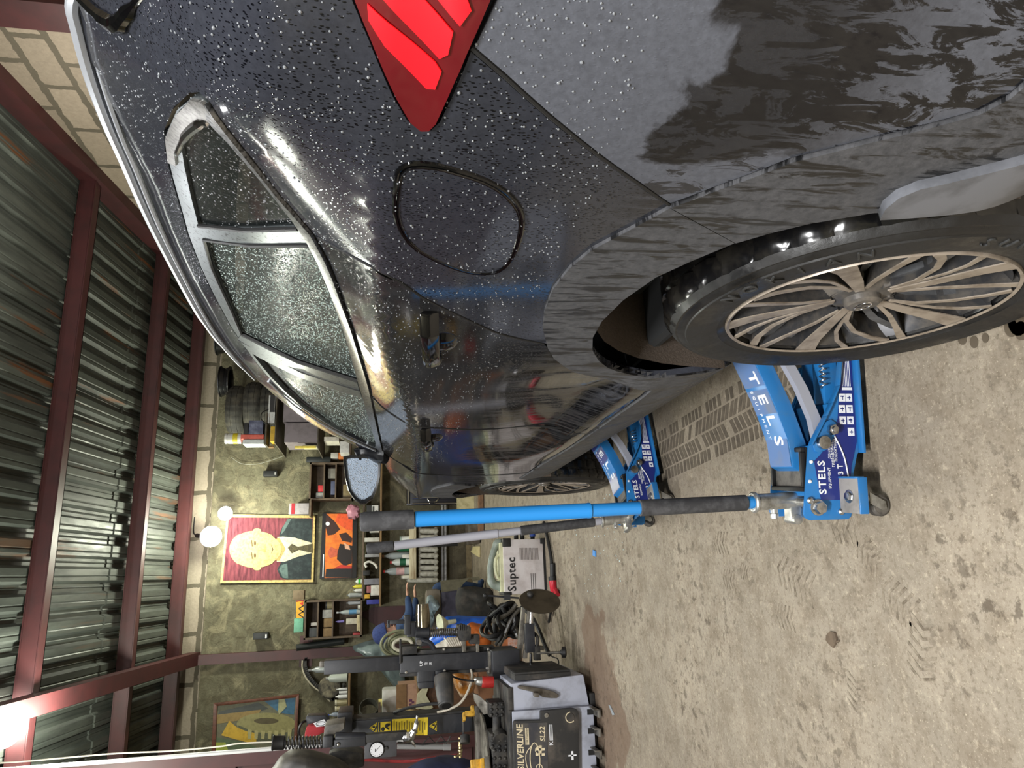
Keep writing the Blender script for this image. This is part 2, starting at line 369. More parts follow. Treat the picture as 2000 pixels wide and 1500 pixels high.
# red steel gate leaf at the left, with a white conduit up its edge
GY = 6.45
m = MB(); m.b2((XL, GY, 0), (-1.27, GY + .06, 4.22)); m.b2((-1.36, GY - .05, 0), (-1.27, GY + .08, 4.22))
for z in (.5, 1.42, 2.34, 3.26): m.b2((XL, GY - .035, z), (-1.36, GY, z + .06))
struct(m.build('door_1', RED, None, smooth=0), 'dark red steel gate leaf at the left')
m = MB(); m.tube([(-1.262, GY - .03, 4.2), (-1.262, GY - .03, 1.1)], .02, 10); m.tube([(-1.262, GY - .03, 1.12), (-1.262, GY - .03, 1.04)], .027, 10)
one(m, 'conduit_pipe', mat('white_pvc', S(205, 205, 205), .4), 'white plastic conduit pipe running up the edge of the red gate', 'pipe')
m = MB(); m.tube([at(560, 1448, 6.3), at(470, 1452, 6.3), at(430, 1458, 6.33), at(330, 1467, 6.36), at(220, 1472, 6.38), at(60, 1486, 6.4), at(0, 1490, 6.4)], .006, 6, 5)
one(m, 'white_cable', mat('white_cable', S(215, 210, 195), .5), 'thin white cable hanging loosely along the conduit on the red gate', 'cable')
# ------------------------------------------------------------------ the car
CX = 1.375; WB = 2.755; WY = 1.137; TR = 0.37
def pch(x, xs, ys):
    if x <= xs[0]: return ys[0]
    n = len(xs)
    if x >= xs[-1]: return ys[-1]
    i = 0
    while xs[i + 1] < x: i += 1
    def d(k): return (ys[k + 1] - ys[k]) / (xs[k + 1] - xs[k])
    def m(k):
        if k == 0: return d(0)
        if k == n - 1: return d(n - 2)
        a, b = d(k - 1), d(k); return 0 if a * b <= 0 else 2 * a * b / (a + b)
    h = xs[i + 1] - xs[i]; t = (x - xs[i]) / h
    return ys[i] * (1 + 2 * t) * (1 - t) ** 2 + h * m(i) * t * (1 - t) ** 2 + ys[i + 1] * t * t * (3 - 2 * t) + h * m(i + 1) * t * t * (t - 1)
BY = [.3, .71, .84, 1.05, 1.235, 1.52, 1.91, 2.97, 3.9, 4.8]; BZ = [1.5, 1.459, 1.426, 1.374, 1.355, 1.329, 1.30, 1.251, 1.21, 1.1]
RY = [.3, .8, 1.06, 1.25, 1.52, 1.91, 2.37, 3., 3.9, 4.8]; RZ = [1.26, 1.275, 1.277, 1.269, 1.246, 1.204, 1.163, 1.13, 1.08, .98]
TY = [.5, .88, .96, 1.065, 1.2, 1.395, 1.67, 1.92, 2.12, 2.41, 2.63, 2.845, 2.97, 3.06, 3.15, 3.4]
TZ = [1.59, 1.666, 1.681, 1.692, 1.70, 1.718, 1.737, 1.747, 1.749, 1.73, 1.667, 1.56, 1.45, 1.35, 1.285, 1.255]
def carX(y, z):
    """x of the car's left skin at (y, z)"""
    bz = pch(y, BY, BZ); rz = pch(y, RY, RZ)
    if z >= bz:
        zt = pch(y, TY, TZ); xt = pch(y, [2.3, 2.41, 2.63, 2.845, 2.965, 3.06, 3.2, 3.6], [.72, .715, .68, .62, .58, .55, .52, .505])
        q = min(1.0, (z - bz) / max(.02, zt - bz)); x = .50 + (xt - .50) * pch(q, [0, .35, .6, .8, .92, 1.0], [0, .2, .41, .64, .82, 1.0])
        if z > zt: x += (z - zt) * 3
    else:
        rear = 1 - sst(.6, 1.1, y); k = sst(1.45, 1.75, y) * (1 - sst(2.4, 3.0, y))
        a = [.60, .53, .485, .455, .444, .428, .459, .449, .440]; b = [.60, .53, .485, .455, .448, .444, .440, .438, .436]
        rx = .431 + .012 * rear
        zs = [.30, .36, .42, .50, .56, .63, .75, .90, min(1.02, rz - .04), rz - .012, rz + .012 * (1 + 2 * rear), bz - .02, bz]
        x = pch(z, zs, [k * p + (1 - k) * q for p, q in zip(a, b)] + [rx, rx + .012, .487, .50])
    yr = .157 if z < 1.2 else .157 + .9 * (z - 1.2)
    A = .60 - .25 * sst(1.2, 1.4, z)
    if y < yr + A:
        t = min(.9999, (yr + A - y) / A); x += .6 * (1 - math.sqrt(1 - t * t))
    if y > 4.1:
        t = min(.9999, (y - 4.1) / .72); x += .75 * (1 - math.sqrt(1 - t * t))
    if z > 1.05 and y > 3.3: x += 0.10 * sst(3.3, 4.6, y) * (z - 1.05) / .2
    return x
def inpoly(p, poly):
    c = False; x, y = p; n = len(poly)
    for i in range(n):
        x1, y1 = poly[i]; x2, y2 = poly[i - 1]
        if (y1 > y) != (y2 > y) and x < (x2 - x1) * (y - y1) / (y2 - y1) + x1: c = not c
    return c
def dense(poly, d):
    out = []
    for i in range(len(poly)):
        a, b = Vector(poly[i]), Vector(poly[(i + 1) % len(poly)]); k = max(1, int((b - a).length / d + .5))
        out += [tuple(a.lerp(b, j / k)) for j in range(k)]
    return out
def smooth_loop(poly, k=4):
    return [(p.x, p.y) for p in catmull([Vector((a, b, 0)) for a, b in poly], k, True)]
def inset(poly, d):
    """shrink a loop by d (positive shrinks)"""
    n = len(poly); A = sum(poly[i][0] * poly[(i + 1) % n][1] - poly[(i + 1) % n][0] * poly[i][1] for i in range(n)); s = 1 if A > 0 else -1; out = []
    for i in range(n):
        a, b, c = Vector(poly[i - 1]), Vector(poly[i]), Vector(poly[(i + 1) % n])
        e1 = (b - a); e2 = (c - b)
        if e1.length < 1e-6 or e2.length < 1e-6: out.append(tuple(b)); continue
        n1 = Vector((-e1.y, e1.x)).normalized() * s; n2 = Vector((-e2.y, e2.x)).normalized() * s; m = n1 + n2
        m = m.normalized() if m.length > 1e-4 else n1
        out.append(tuple(b + m * d / max(.45, m.dot(n1))))
    return out
def skin(name, outer, holes, off, mt, parent, side=1, sp=.03, skirt=.014, depth=0.0):
    """a piece of the car's skin: outline in (y, z), lifted `off` outside the body surface"""
    loops = [dense(l, sp * .7) for l in [outer] + list(holes)]
    vs = []; es = []
    for l in loops:
        n = len(vs); vs += l; es += [(n + i, n + (i + 1) % len(l)) for i in range(len(l))]
    y0 = min(p[0] for p in outer); y1 = max(p[0] for p in outer); z0 = min(p[1] for p in outer); z1 = max(p[1] for p in outer)
    ny = max(1, int((y1 - y0) / sp)); nz = max(1, int((z1 - z0) / sp))
    for i in range(1, ny):
        for j in range(1, nz):
            p = (y0 + (y1 - y0) * i / ny, z0 + (z1 - z0) * (j + (.5 if i % 2 else 0)) / nz)
            if inpoly(p, outer) and not any(inpoly(p, h) for h in holes):
                if all((p[0] - q[0]) ** 2 + (p[1] - q[1]) ** 2 > (sp * .45) ** 2 for l in loops for q in l): vs.append(p)
    r = geometry.delaunay_2d_cdt([Vector(v) for v in vs], es, [], 0, 1e-6)
    V = r[0]; F = []
    for f in r[2]:
        c = (sum(V[i].x for i in f) / 3, sum(V[i].y for i in f) / 3)
        if inpoly(c, loops[0]) and not any(inpoly(c, h) for h in loops[1:]): F.append(list(f))
    used = sorted({i for f in F for i in f}); ix = {v: k for k, v in enumerate(used)}; F = [[ix[i] for i in f] for f in F]
    P = []; N = []; e = .004
    for i in used:
        y, z = V[i]; x = carX(y, z); gy = (carX(y + e, z) - carX(y - e, z)) / (2 * e); gz = (carX(y, z + e) - carX(y, z - e)) / (2 * e)
        nn = Vector((-1, max(-6, min(6, gy)), max(-6, min(6, gz)))).normalized(); P.append(Vector((x, y, z)) + nn * off); N.append(nn)
    cnt = {}; opp = {}; outn = {}
    for f in F:
        for a, b in zip(f, f[1:] + f[:1]): k = (min(a, b), max(a, b)); cnt[k] = cnt.get(k, 0) + 1; opp[k] = [i for i in f if i not in k][0]
    for k, c in cnt.items():
        if c == 1:
            a, b = P[k[0]], P[k[1]]; e_ = (b - a); v_ = (a + b) / 2 - P[opp[k]]; nn = N[k[0]]; v_ = v_ - nn * v_.dot(nn)
            if e_.length > 1e-9: v_ = v_ - e_ * (v_.dot(e_) / e_.length_squared)
            for q in k: outn[q] = outn.get(q, Vector()) + v_.normalized()
    if skirt:
        nb = {}
        for (a, b), c in cnt.items():
            if c == 1:
                for q in (a, b):
                    if q not in nb: nb[q] = (len(P), len(P) + 1); on_ = outn[q].normalized() if outn[q].length > 1e-6 else N[q]; P += [P[q].copy(), P[q] - N[q] * skirt]; N += [on_, on_]
                F.append([nb[a][0], nb[b][0], nb[b][1], nb[a][1]])
    if side < 0:
        P = [Vector((2 * CX - p.x, p.y, p.z)) for p in P]; N = [Vector((-n.x, n.y, n.z)) for n in N]
    G = []
    for f in F:
        a, b, c = P[f[0]], P[f[1]], P[f[2]]; G.append(f if (b - a).cross(c - a).dot(N[f[0]]) >= 0 else f[::-1])
    org = Vector(parent['_o']); me = bpy.data.meshes.new(name); me.from_pydata([p - org for p in P], [], G); me.materials.append(mt)
    me.polygons.foreach_set('use_smooth', [True] * len(me.polygons))
    me.normals_split_custom_set_from_vertices([tuple(n) for n in N])
    o = bpy.data.objects.new(name, me); COL.objects.link(o); o.parent = parent; o['_o'] = list(org); return o
def on(y, z, off=0.0, side=1):
    x = carX(y, z) - off; return Vector((x if side > 0 else 2 * CX - x, y, z))

# --- materials of the car
def paint(name, dust_lo, dust_hi, film=.3, streak_amt=.8, patch=False):
    t = NT(name)
    drops = t.vor(260, t.mapn((1, 1.2, .55))); dn = t.noise(2.2, 5, 0.6)
    spots = t.ramp(t.math('ADD', drops, t.math('MULTIPLY', t.noise(26, 4, 0.6), .5)), (0.50, 0.0), (0.58, 1.0))
    st = t.noise(3.0, 7, 0.72, t.mapn((1, 16, 1.9)), 0.4); streak = t.ramp(st, (0.46, 0.0), (0.56, 1.0))
    z = t.sep()[2]; zl = t.ramp(t.math('ADD', z, t.math('MULTIPLY', t.math('ADD', dn, -.5), .22)), (0.88, 1.0), (1.16, 0.0))
    fm = t.math('MULTIPLY', spots, film)
    low = t.math('MULTIPLY', streak, streak_amt)
    dust = t.mix(zl, fm, low)
    if patch:
        p = t.math('ADD', t.noise(7, 6, 0.62, t.mapn((1, 1.3, .8)), 0.5), -.5); q = t.sep()
        a_ = t.ramp(t.math('ADD', q[2], t.math('MULTIPLY', p, .22)), (0.955, 0.0), (0.97, 1.0))
        b_ = t.ramp(t.math('ADD', t.math('ADD', q[1], 2.5), t.math('MULTIPLY', p, .20)), (0.655, 0.0), (0.672, 1.0))
        s2 = t.ramp(t.noise(4.2, 6, 0.7, t.mapn((1, 9, 2.4)), 0.8), (0.50, 0.0), (0.53, 1.0))
        c_ = t.math('MULTIPLY', s2, t.ramp(q[2], (0.70, 1.0), (0.86, 0.15)))
        s3 = t.math('ADD', .2, t.math('MULTIPLY', .8, t.ramp(t.noise(4.5, 6, 0.7, t.mapn((1, 8, 2.6), loc=(1, 2, 3)), 0.8), (0.42, 0.0), (0.45, 1.0))))
        up = t.ramp(q[2], (1.02, 1.0), (1.12, 0.0)); lo_ = t.math('MAXIMUM', t.math('MAXIMUM', a_, t.math('MULTIPLY', b_, s3)), c_)
        dust = t.math('MAXIMUM', t.math('MULTIPLY', t.math('MULTIPLY', lo_, up), streak_amt), t.math('MULTIPLY', fm, t.ramp(q[2], (.98, 0.0), (1.1, 1.0))))
    grain = t.noise(130, 4, 0.7)
    t.set('Base Color', t.mix(t.math('MULTIPLY', dust, t.ramp(grain, (0.2, 0.55), (0.7, 1.0))), dust_lo, dust_hi))
    t.set('Roughness', t.math('ADD', .05, t.math('MULTIPLY', t.math('MULTIPLY', dust, dust), .62))); t.set('Specular IOR Level', 0.5)
    bd = t.ramp(drops, (0.0, 1.0), (0.30, 0.0)); t.bump(t.math('MULTIPLY', bd, t.mix(zl, 1.0, 0.1)), 0.22, 0.0015); return t.m
M_paint = paint('black_car_paint', S(9, 10, 14), S(92, 95, 106), .27, .42)
M_door = paint('black_door_paint', S(9, 10, 13), S(78, 78, 80), .24, .42)
M_bumper = paint('black_bumper_paint', S(9, 10, 15), S(92, 95, 104), .40, .85, True)
def clad():
    t = NT('grey_cladding'); st = t.noise(3.4, 7, 0.7, t.mapn((1, 15, 2.4)), 0.6); f = t.ramp(st, (0.43, 0.0), (0.49, 1.0)); g = t.noise(70, 5, 0.75)
    c = t.mix(t.ramp(g, (0.3, 0.0), (0.75, 1.0)), S(50, 51, 54), S(84, 84, 87)); t.set('Base Color', t.mix(f, S(20, 20, 21), c)); t.set('Roughness', t.mix(f, 0.35, 0.7)); t.bump(g, 0.15, 0.002); return t.m
M_clad = clad()
M_cladhi = worn('pale_cladding', S(104, 106, 112), S(58, 59, 62), 12, .45, lo=.4, hi=.7)
def wet_glass():
    t = NT('wet_glass'); d = t.vor(150); d2 = t.vor(330); n = t.noise(2.0, 4, .6)
    b = t.math('ADD', t.ramp(d, (0.0, 1.0), (0.42, 0.0)), t.math('MULTIPLY', t.ramp(d2, (0, 1.0), (0.5, 0.0)), .6))
    f = t.ramp(t.math('ADD', d, t.math('MULTIPLY', n, .4)), (0.42, 0.0), (0.6, 1.0))
    gl = t.ramp(t.vor(210), (0.0, 1.0), (.2, 0.0)); t.set('Base Color', t.mix(gl, t.mix(f, S(82, 98, 93), S(40, 49, 46)), S(206, 220, 214))); t.set('Roughness', .16); t.set('Specular IOR Level', 1.0); t.set('Alpha', t.mix(f, .80, .66)); t.bump(b, 1.0, .004); return t.m  # pale spots paint the sparkle of drops into the glass colour
M_wglass = wet_glass()
def dark_glass():
    t = NT('tinted_quarter_glass'); d = t.vor(170); t.set('Base Color', S(24, 27, 27)); t.set('Roughness', .1); t.set('Alpha', .9); t.set('Specular IOR Level', .6); t.bump(t.ramp(d, (0, 1.0), (.35, 0.0)), .6, .002); return t.m
M_qglass = dark_glass()
M_satin = worn('satin_window_frame', S(116, 122, 124), S(52, 55, 57), 130, .3, .75, .56, .62)
M_trim = worn('speckled_trim', S(150, 150, 150), S(84, 84, 84), 160, .28, .9, .45, .6)
M_black = mat('black_rubber', S(20, 20, 21), .55)
M_gloss = mat('gloss_black', S(8, 8, 9), .08)
M_dark = mat('interior_dark', S(24, 25, 26), .8)
M_chrome = mat('chrome', S(215, 215, 218), .15, 1.0)
M_steel = worn('bright_steel', S(196, 196, 196), S(140, 138, 132), 40, .3, 1.0)
M_rail = mat('silver_rail', S(196, 200, 206), .35, .6)
def tyre_mat():
    t = NT('tyre_rubber'); n = t.noise(9, 6, .65); g = t.noise(90, 4, .7); c = t.mix(t.ramp(n, (.4, 0.0), (.75, .8)), S(16, 16, 17), S(38, 36, 33)); t.set('Base Color', c); t.set('Roughness', t.ramp(n, (.35, .25), (.6, .75))); t.bump(g, .3, .002); return t.m
M_tyre = tyre_mat(); M_wettread = worn('wet_tread', S(14, 14, 15), S(40, 38, 34), 16, .16)
def liner_mat():
    t = NT('felt_liner'); g = t.noise(150, 5, .8); t.set('Base Color', t.mix(g, S(44, 38, 33), S(112, 98, 86))); t.set('Roughness', .95); t.bump(g, 1.0, .004); return t.m
M_liner = liner_mat()
car = thing('car', 'black dusty wet crossover car standing on jacks beside the camera', 'car', (CX, 2.5, 0))
# --- outlines in (y, z)
AI = [(.735, .50), (.751, .64), (.782, .709), (.812, .750), (.846, .785), (.908, .822), (.97, .853), (1.066, .873), (1.171, .878), (1.262, .868), (1.342, .845), (1.413, .811), (1.465, .775), (1.5, .742), (1.53, .70), (1.548, .65), (1.55, .60), (1.545, .50)]
CL = [(.758, .917), (.82, .949), (.879, .981), (.944, .997), (1.027, 1.003), (1.121, .995), (1.212, .978), (1.331, .941), (1.40, .912), (1.457, .876), (1.515, .835), (1.56, .785), (1.60, .73), (1.624, .674), (1.64, .615)]
BL = [(.758, .917), (.712, .872), (.658, .809), (.625, .739), (.597, .669), (.58, .628), (.56, .606), (.545, .60)]
BS = [(.559, 1.19), (.583, 1.154), (.62, 1.104), (.673, 1.031), (.713, .975), (.758, .917)]
DT = [(.703, 1.461), (.72, 1.475), (.782, 1.508), (.894, 1.552), (.963, 1.57), (1.047, 1.585), (1.152, 1.601), (1.289, 1.621), (1.451, 1.635), (1.6, 1.641), (1.813, 1.643), (2.028, 1.631), (2.2, 1.614), (2.356, 1.588), (2.5, 1.545), (2.63, 1.474), (2.774, 1.36), (2.88, 1.29), (2.93, 1.268)]
BO = [(.703, 1.452), (.738, 1.441), (.799, 1.424), (.883, 1.402), (.977, 1.369), (1.082, 1.354), (1.158, 1.346), (1.395, 1.328), (1.736, 1.307), (1.9, 1.298), (2.3, 1.284), (2.745, 1.265), (2.92, 1.257)]
BI = [(.744, 1.46), (.775, 1.444), (.853, 1.418), (.968, 1.391), (1.04, 1.378), (1.109, 1.369), (1.223, 1.358), (1.434, 1.344), (1.858, 1.326), (2.062, 1.316), (2.5, 1.295), (2.891, 1.276)]
GQ = [(.758, 1.466), (.779, 1.446), (.858, 1.42), (.973, 1.396), (1.0, 1.391), (1.1, 1.487), (1.202, 1.581), (1.094, 1.566), (.976, 1.547), (.905, 1.533), (.865, 1.518), (.797, 1.487)]
GR = [(1.255, 1.583), (1.15, 1.482), (1.05, 1.38), (1.109, 1.371), (1.223, 1.36), (1.434, 1.346), (1.858, 1.329), (1.84, 1.48), (1.822, 1.618), (1.625, 1.608), (1.49, 1.604), (1.394, 1.6)]
BP = [(1.833, 1.622), (1.853, 1.48), (1.87, 1.329), (2.048, 1.319), (2.02, 1.47), (1.985, 1.627), (1.9, 1.64)]
GF = [(1.979, 1.569), (2.025, 1.44), (2.062, 1.32), (2.5, 1.297), (2.87, 1.279), (2.82, 1.33), (2.72, 1.415), (2.62, 1.46), (2.5, 1.505), (2.35, 1.548), (2.289, 1.56), (2.1, 1.57)]
GFO = [(1.99, 1.62), (2.055, 1.318), (2.5, 1.295), (2.885, 1.276), (2.80, 1.345), (2.63, 1.462), (2.5, 1.53), (2.356, 1.57), (2.2, 1.597), (2.124, 1.606)]
RC = [(1.315, .952), (1.287, 1.005), (1.245, 1.063), (1.158, 1.139), (1.078, 1.205), (1.017, 1.243), (.985, 1.285), (.985, 1.36)]
FC = [(1.99, 1.297), (2.04, 1.275), (2.073, 1.25), (2.09, 1.2), (2.11, 1.14), (2.15, 1.07), (2.2, .99), (2.22, .9), (2.215, .8), (2.205, .7), (2.2, .60)]
FF = [(2.90, 1.258), (2.97, 1.23), (3.02, 1.18), (3.08, 1.12), (3.17, 1.03), (3.22, .94), (3.24, .85), (3.24, .72), (3.22, .60)]
FUEL = [(.742, 1.254), (.722, 1.25), (.711, 1.238), (.708, 1.214), (.714, 1.186), (.726, 1.154), (.749, 1.125), (.785, 1.102), (.824, 1.091), (.864, 1.087), (.915, 1.086), (.955, 1.092), (.975, 1.106), (.978, 1.135), (.956, 1.174), (.91, 1.222), (.866, 1.243), (.813, 1.254)]
TL = [(.40, 1.35), (.47, 1.325), (.542, 1.295), (.572, 1.28), (.621, 1.258), (.648, 1.243), (.658, 1.231), (.656, 1.222), (.645, 1.215), (.61, 1.205), (.563, 1.193), (.517, 1.178), (.44, 1.155)]
beltzone = lambda a, b: [p for p in BO if a < p[0] < b]
RD = [(.985, 1.369)] + [(p[0], p[1] - .001) for p in beltzone(1.0, 1.98)] + FC + [(1.9, .605), (1.64, .61)] + [p for p in CL[::-1] if p[0] > 1.33 and p[1] > .62] + RC[:-1]
FD = FC[::-1][0:10] + [(1.995, 1.296)] + [(p[0], p[1] - .001) for p in beltzone(2.0, 2.91)] + FF + [(2.7, .60)]
DLO = DT + BO[::-1]
ARCHF = [(y + WB, z) for y, z in AI]
top = [(.30, 1.30), (.40, 1.42), (.50, 1.53), (.58, 1.605)] + [(y, pch(y, TY, TZ)) for y in (.66, .75, .88, 1.0, 1.2, 1.4, 1.67, 1.92, 2.12, 2.3, 2.41, 2.5, 2.63, 2.74, 2.845, 2.91, 2.97, 3.06, 3.15)] + [(3.3, 1.245), (3.6, 1.22), (3.9, 1.19), (4.3, 1.12), (4.6, 1.03), (4.75, .92)]
SHELL = [(.21, .42), (.21, 1.19)] + top + [(4.78, .7), (4.76, .42), (4.31, .42)] + ARCHF[::-1] + [(4.29, .42), (1.56, .42)] + AI[::-1] + [(.73, .42)]
SHELL = [(.21, .42), (.21, 1.19)] + top + [(4.78, .7), (4.76, .42)] + ARCHF[::-1] + [(4.28, .42), (1.56, .42)] + AI[::-1] + [(.72, .42)]
SILLC = CL[:-1] + [(1.65, .60), (2.2, .592), (2.9, .588), (3.42, .60), (3.44, .42), (2.5, .42), (1.57, .42), (1.55, .50)] + AI[::-1][1:-4]
BCLAD = [(.758, .915)] + AI[4::-1][0:0] + [(.846, .783), (.812, .748), (.782, .707), (.751, .638), (.735, .50), (.72, .42), (.45, .42), (.215, .46), (.215, .64), (.40, .605), (.48, .598)] + BL[::-1]
LIP = [(.746, .634), (.72, .646), (.697, .645), (.679, .629), (.667, .60), (.655, .573), (.633, .517), (.60, .47), (.62, .43), (.715, .425), (.728, .50)]
BUMP = BS + BL[1:] + [(.45, .603), (.3, .64), (.22, .66), (.22, 1.12), (.35, 1.14), (.44, 1.152), (.517, 1.175)]
def car_side(side, sp):
    G = .003
    skin('body_panel', SHELL, [inset(RD, -G), inset(FD, -G), inset(DLO, -.002), inset(FUEL, -G), inset(TL, -G), inset(BUMP, -G)], 0, M_paint, car, side, sp)
    d = skin('rear_door', inset(RD, G), [], 0, M_door, car, side, sp); f = skin('front_door', inset(FD, G), [], 0, M_door, car, side, sp)
    fl = skin('fuel_flap', inset(FUEL, G + .001), [], .003, M_paint, car, side, .02) if side > 0 else None
    skin('rear_bumper', inset(BUMP, G), [], .0, M_bumper, car, side, sp)
    skin('wheel_arch_cladding', SILLC, [], .005, M_clad, car, side, sp)
    skin('wheel_arch_cladding', [(y + WB, z) for y, z in CL[:-1] + [(1.60, .52)] + AI[::-1][1:-4]], [], .007, M_clad, car, side, sp)
    skin('bumper_cladding', BCLAD, [], .005, M_clad, car, side, sp)
    o = skin('bumper_lip', LIP, [], .018, M_cladhi, car, side, sp)
    o['label'] = 'paler dusty lip of the bumper cladding'
    tl = skin('tail_light', inset(TL, .001), [], .006, mat('tail_lens', S(92, 14, 22), .08, coat=1.0), car, side, .02); tl['label'] = 'dark red tail light with three bright bars'
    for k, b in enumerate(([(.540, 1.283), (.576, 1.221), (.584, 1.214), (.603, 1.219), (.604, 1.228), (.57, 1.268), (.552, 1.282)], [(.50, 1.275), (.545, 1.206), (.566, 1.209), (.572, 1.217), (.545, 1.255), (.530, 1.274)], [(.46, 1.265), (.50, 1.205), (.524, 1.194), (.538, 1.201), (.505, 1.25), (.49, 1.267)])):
        skin('glow_bar', b, [], .0085, mat('red_reflector_glow', S(255, 22, 34), .35, emit=S(255, 10, 22), es=.38), tl, side, .015, .002)  # bars glow faintly in place of flash thrown back by the reflectors
    gap = lambda l, r=.0028: m.tube([on(*q, -.0005, side) for q in l], r, 6, 2)
    m = MB(); gap(RC); gap(FC); gap(FF); gap([(2.9, .603), (2.2, .603), (1.64, .612)]); m.build('panel_gap', M_black, car)
    m = MB(); gap(BS[::-1]); gap([(.50, 1.172), (.40, 1.145), (.22, 1.122)]); m.build('panel_gap', M_black, car)
    if fl:
        m = MB(); m.tube([on(*q, .0005, side) for q in FUEL], .0034, 8, 2, closed=True); m.build('flap_gap', M_gloss, fl)
        m = MB(); m.tube([on(*q, .003, side) for q in inset(FUEL, .004)], .0016, 6, 2, closed=True); m.build('flap_edge', M_gloss, fl)
    fr = skin('window_frame', inset(DLO, .002), [GQ, GR, GFO, BP], .001, M_satin, car, side, .04)
    q = skin('quarter_window', inset(GQ, .0005), [], -.006, M_qglass, car, side, .03, .002)
    skin('rear_door_window', inset(GR, .0005), [], -.008, M_wglass, car, side, .035, .002); skin('front_door_window', GF, [], -.012, M_wglass, car, side, .035, .002)
    skin('window_seal_and_gap', GFO, [GF], -.016, M_black, car, side, .04)  # black sheet stands for the dark open gap above the lowered glass
    skin('pillar_trim', inset(BP, .001), [], .003, M_satin, car, side, .04)
    m = MB(); m.tube([on(1.909, 1.642, .004, side), on(1.94, 1.48, .004, side), on(1.962, 1.325, .004, side)], .0025, 6); m.build('door_seam', M_black, car)
    m = MB(); m.tube([on(*p, .002, side) for p in GR[6:9]], .006, 6); m.tube([on(*p, .002, side) for p in GR[8:] + GR[:3]], .004, 6); m.tube([on(*p, .001, side) for p in GQ[4:7]], .004, 6); m.build('window_seal_and_gap', M_black, car)
    skin('belt_trim', BO + BI[::-1], [], .006, M_trim, car, side, .03)
    CAP = [(.705, 1.455), (.72, 1.472), (.785, 1.505), (.90, 1.55), (.985, 1.57), (.975, 1.556), (.93, 1.546), (.84, 1.513), (.765, 1.476), (.748, 1.462), (.738, 1.443)]
    skin('window_corner_cap', CAP, [], .006, worn('pale_cap', S(140, 138, 134), S(76, 74, 72), 140, .3, .6), car, side, .02)
    m = MB(); m.tube([on(.748, 1.460, .006, side), on(.762, 1.474, .008, side), on(.84, 1.512, .008, side), on(.95, 1.554, .006, side)], [.0006, .004, .006, .006, .004, .0006], 8, 6); m.build('cap_edge', M_chrome, car)
    R = [(.75, .80, 1.625), (.728, .844, 1.657), (.716, .881, 1.664), (.70, .95, 1.672), (.69, 1.05, 1.681), (.69, 1.155, 1.690), (.695, 1.37, 1.712), (.695, 1.628, 1.727), (.69, 1.85, 1.734), (.69, 2.045, 1.735), (.68, 2.25, 1.716), (.665, 2.45, 1.683)]
    mir = lambda x: x if side > 0 else 2 * CX - x
    m = MB(); m.tube([Vector((mir(a), b, c + .004)) for a, b, c in R], [.004] + [.009] * 8 + [.007, .005, .003], 8, 4)
    m.tube([Vector((mir(a - .02), b, c - .018)) for a, b, c in R[1:-1]], .0045, 6, 4); m.build('roof_rail', M_rail, car)
    m = MB(); m.tube([on(2.3, 1.62, .004, side), on(2.5, 1.565, .005, side), on(2.66, 1.48, .005, side), on(2.8, 1.375, .005, side), on(2.93, 1.285, .004, side)], .004, 6, 4); m.build('pillar_moulding', M_rail, car)
    # handles
    for hy, dr in ((1.137, d), (2.12, f)):
        m = MB(); dz = 0 if hy < 2 else -.055
        pts = [on(hy + s * .24, 1.19 - .022 * s + dz, .0, side) for s in (0, .12, .5, .88, 1.0)]
        offs = [.006, .036, .042, .036, .006]; vs = []
        for p, o_ in zip(pts, offs):
            q = p + Vector((-o_ * side, 0, 0)); vs += [q + Vector((0, 0, .017)), q + Vector((.004 * -side, 0, 0.004)), q + Vector((0.003 * side, 0, -.017)), q + Vector((.018 * side, 0, 0))]
        fs = [(k * 4 + i, k * 4 + (i + 1) % 4, k * 4 + 4 + (i + 1) % 4, k * 4 + 4 + i) for k in range(4) for i in range(4)] + [(0, 1, 2, 3), (16, 17, 18, 19)]
        m.add(vs, fs); m.build('door_handle', M_gloss, dr, bevel=.003)
        m = MB(); c = on(hy + .17, 1.155 + dz, -.002, side); m.sphere(c, 1, 18, 10, 0, (.012, .055, .032)); o = m.build('handle_cup', M_gloss, dr)
        m = MB(); c = on(hy + .265, 1.163 + dz, .004, side); m.sphere(c, .018, 12, 8, 0, (.8, 1.2, 1)); m.build('lock_cover', M_gloss, dr)
    # wheel housings
    for yy in (WY, WY + WB):
        m = MB(); x0 = .462; x1 = .84
        vs = []; fs = []; A = [(-.412, -.04)] + [(-.405 * math.cos(a), .415 * math.sin(a)) for a in [PI * k / 16 for k in range(17)]] + [(.412, -.02)]
        for px, bx in ((x0, 0), (x0 + .05, .012), (x1, .012)):
            vs += [Vector((mir(px), yy + .005 + a * (1 + bx), .465 + b * (1 + bx))) for a, b in A]
        n = len(A)
        for k in range(2): fs += [(k * n + i, k * n + i + 1, (k + 1) * n + i + 1, (k + 1) * n + i) for i in range(n - 1)]
        fs.append(tuple(range(2 * n, 3 * n))); m.add(vs, fs); m.build('wheel_housing', M_liner, car)
    return tl
car_side(1, .026); car_side(-1, .07)
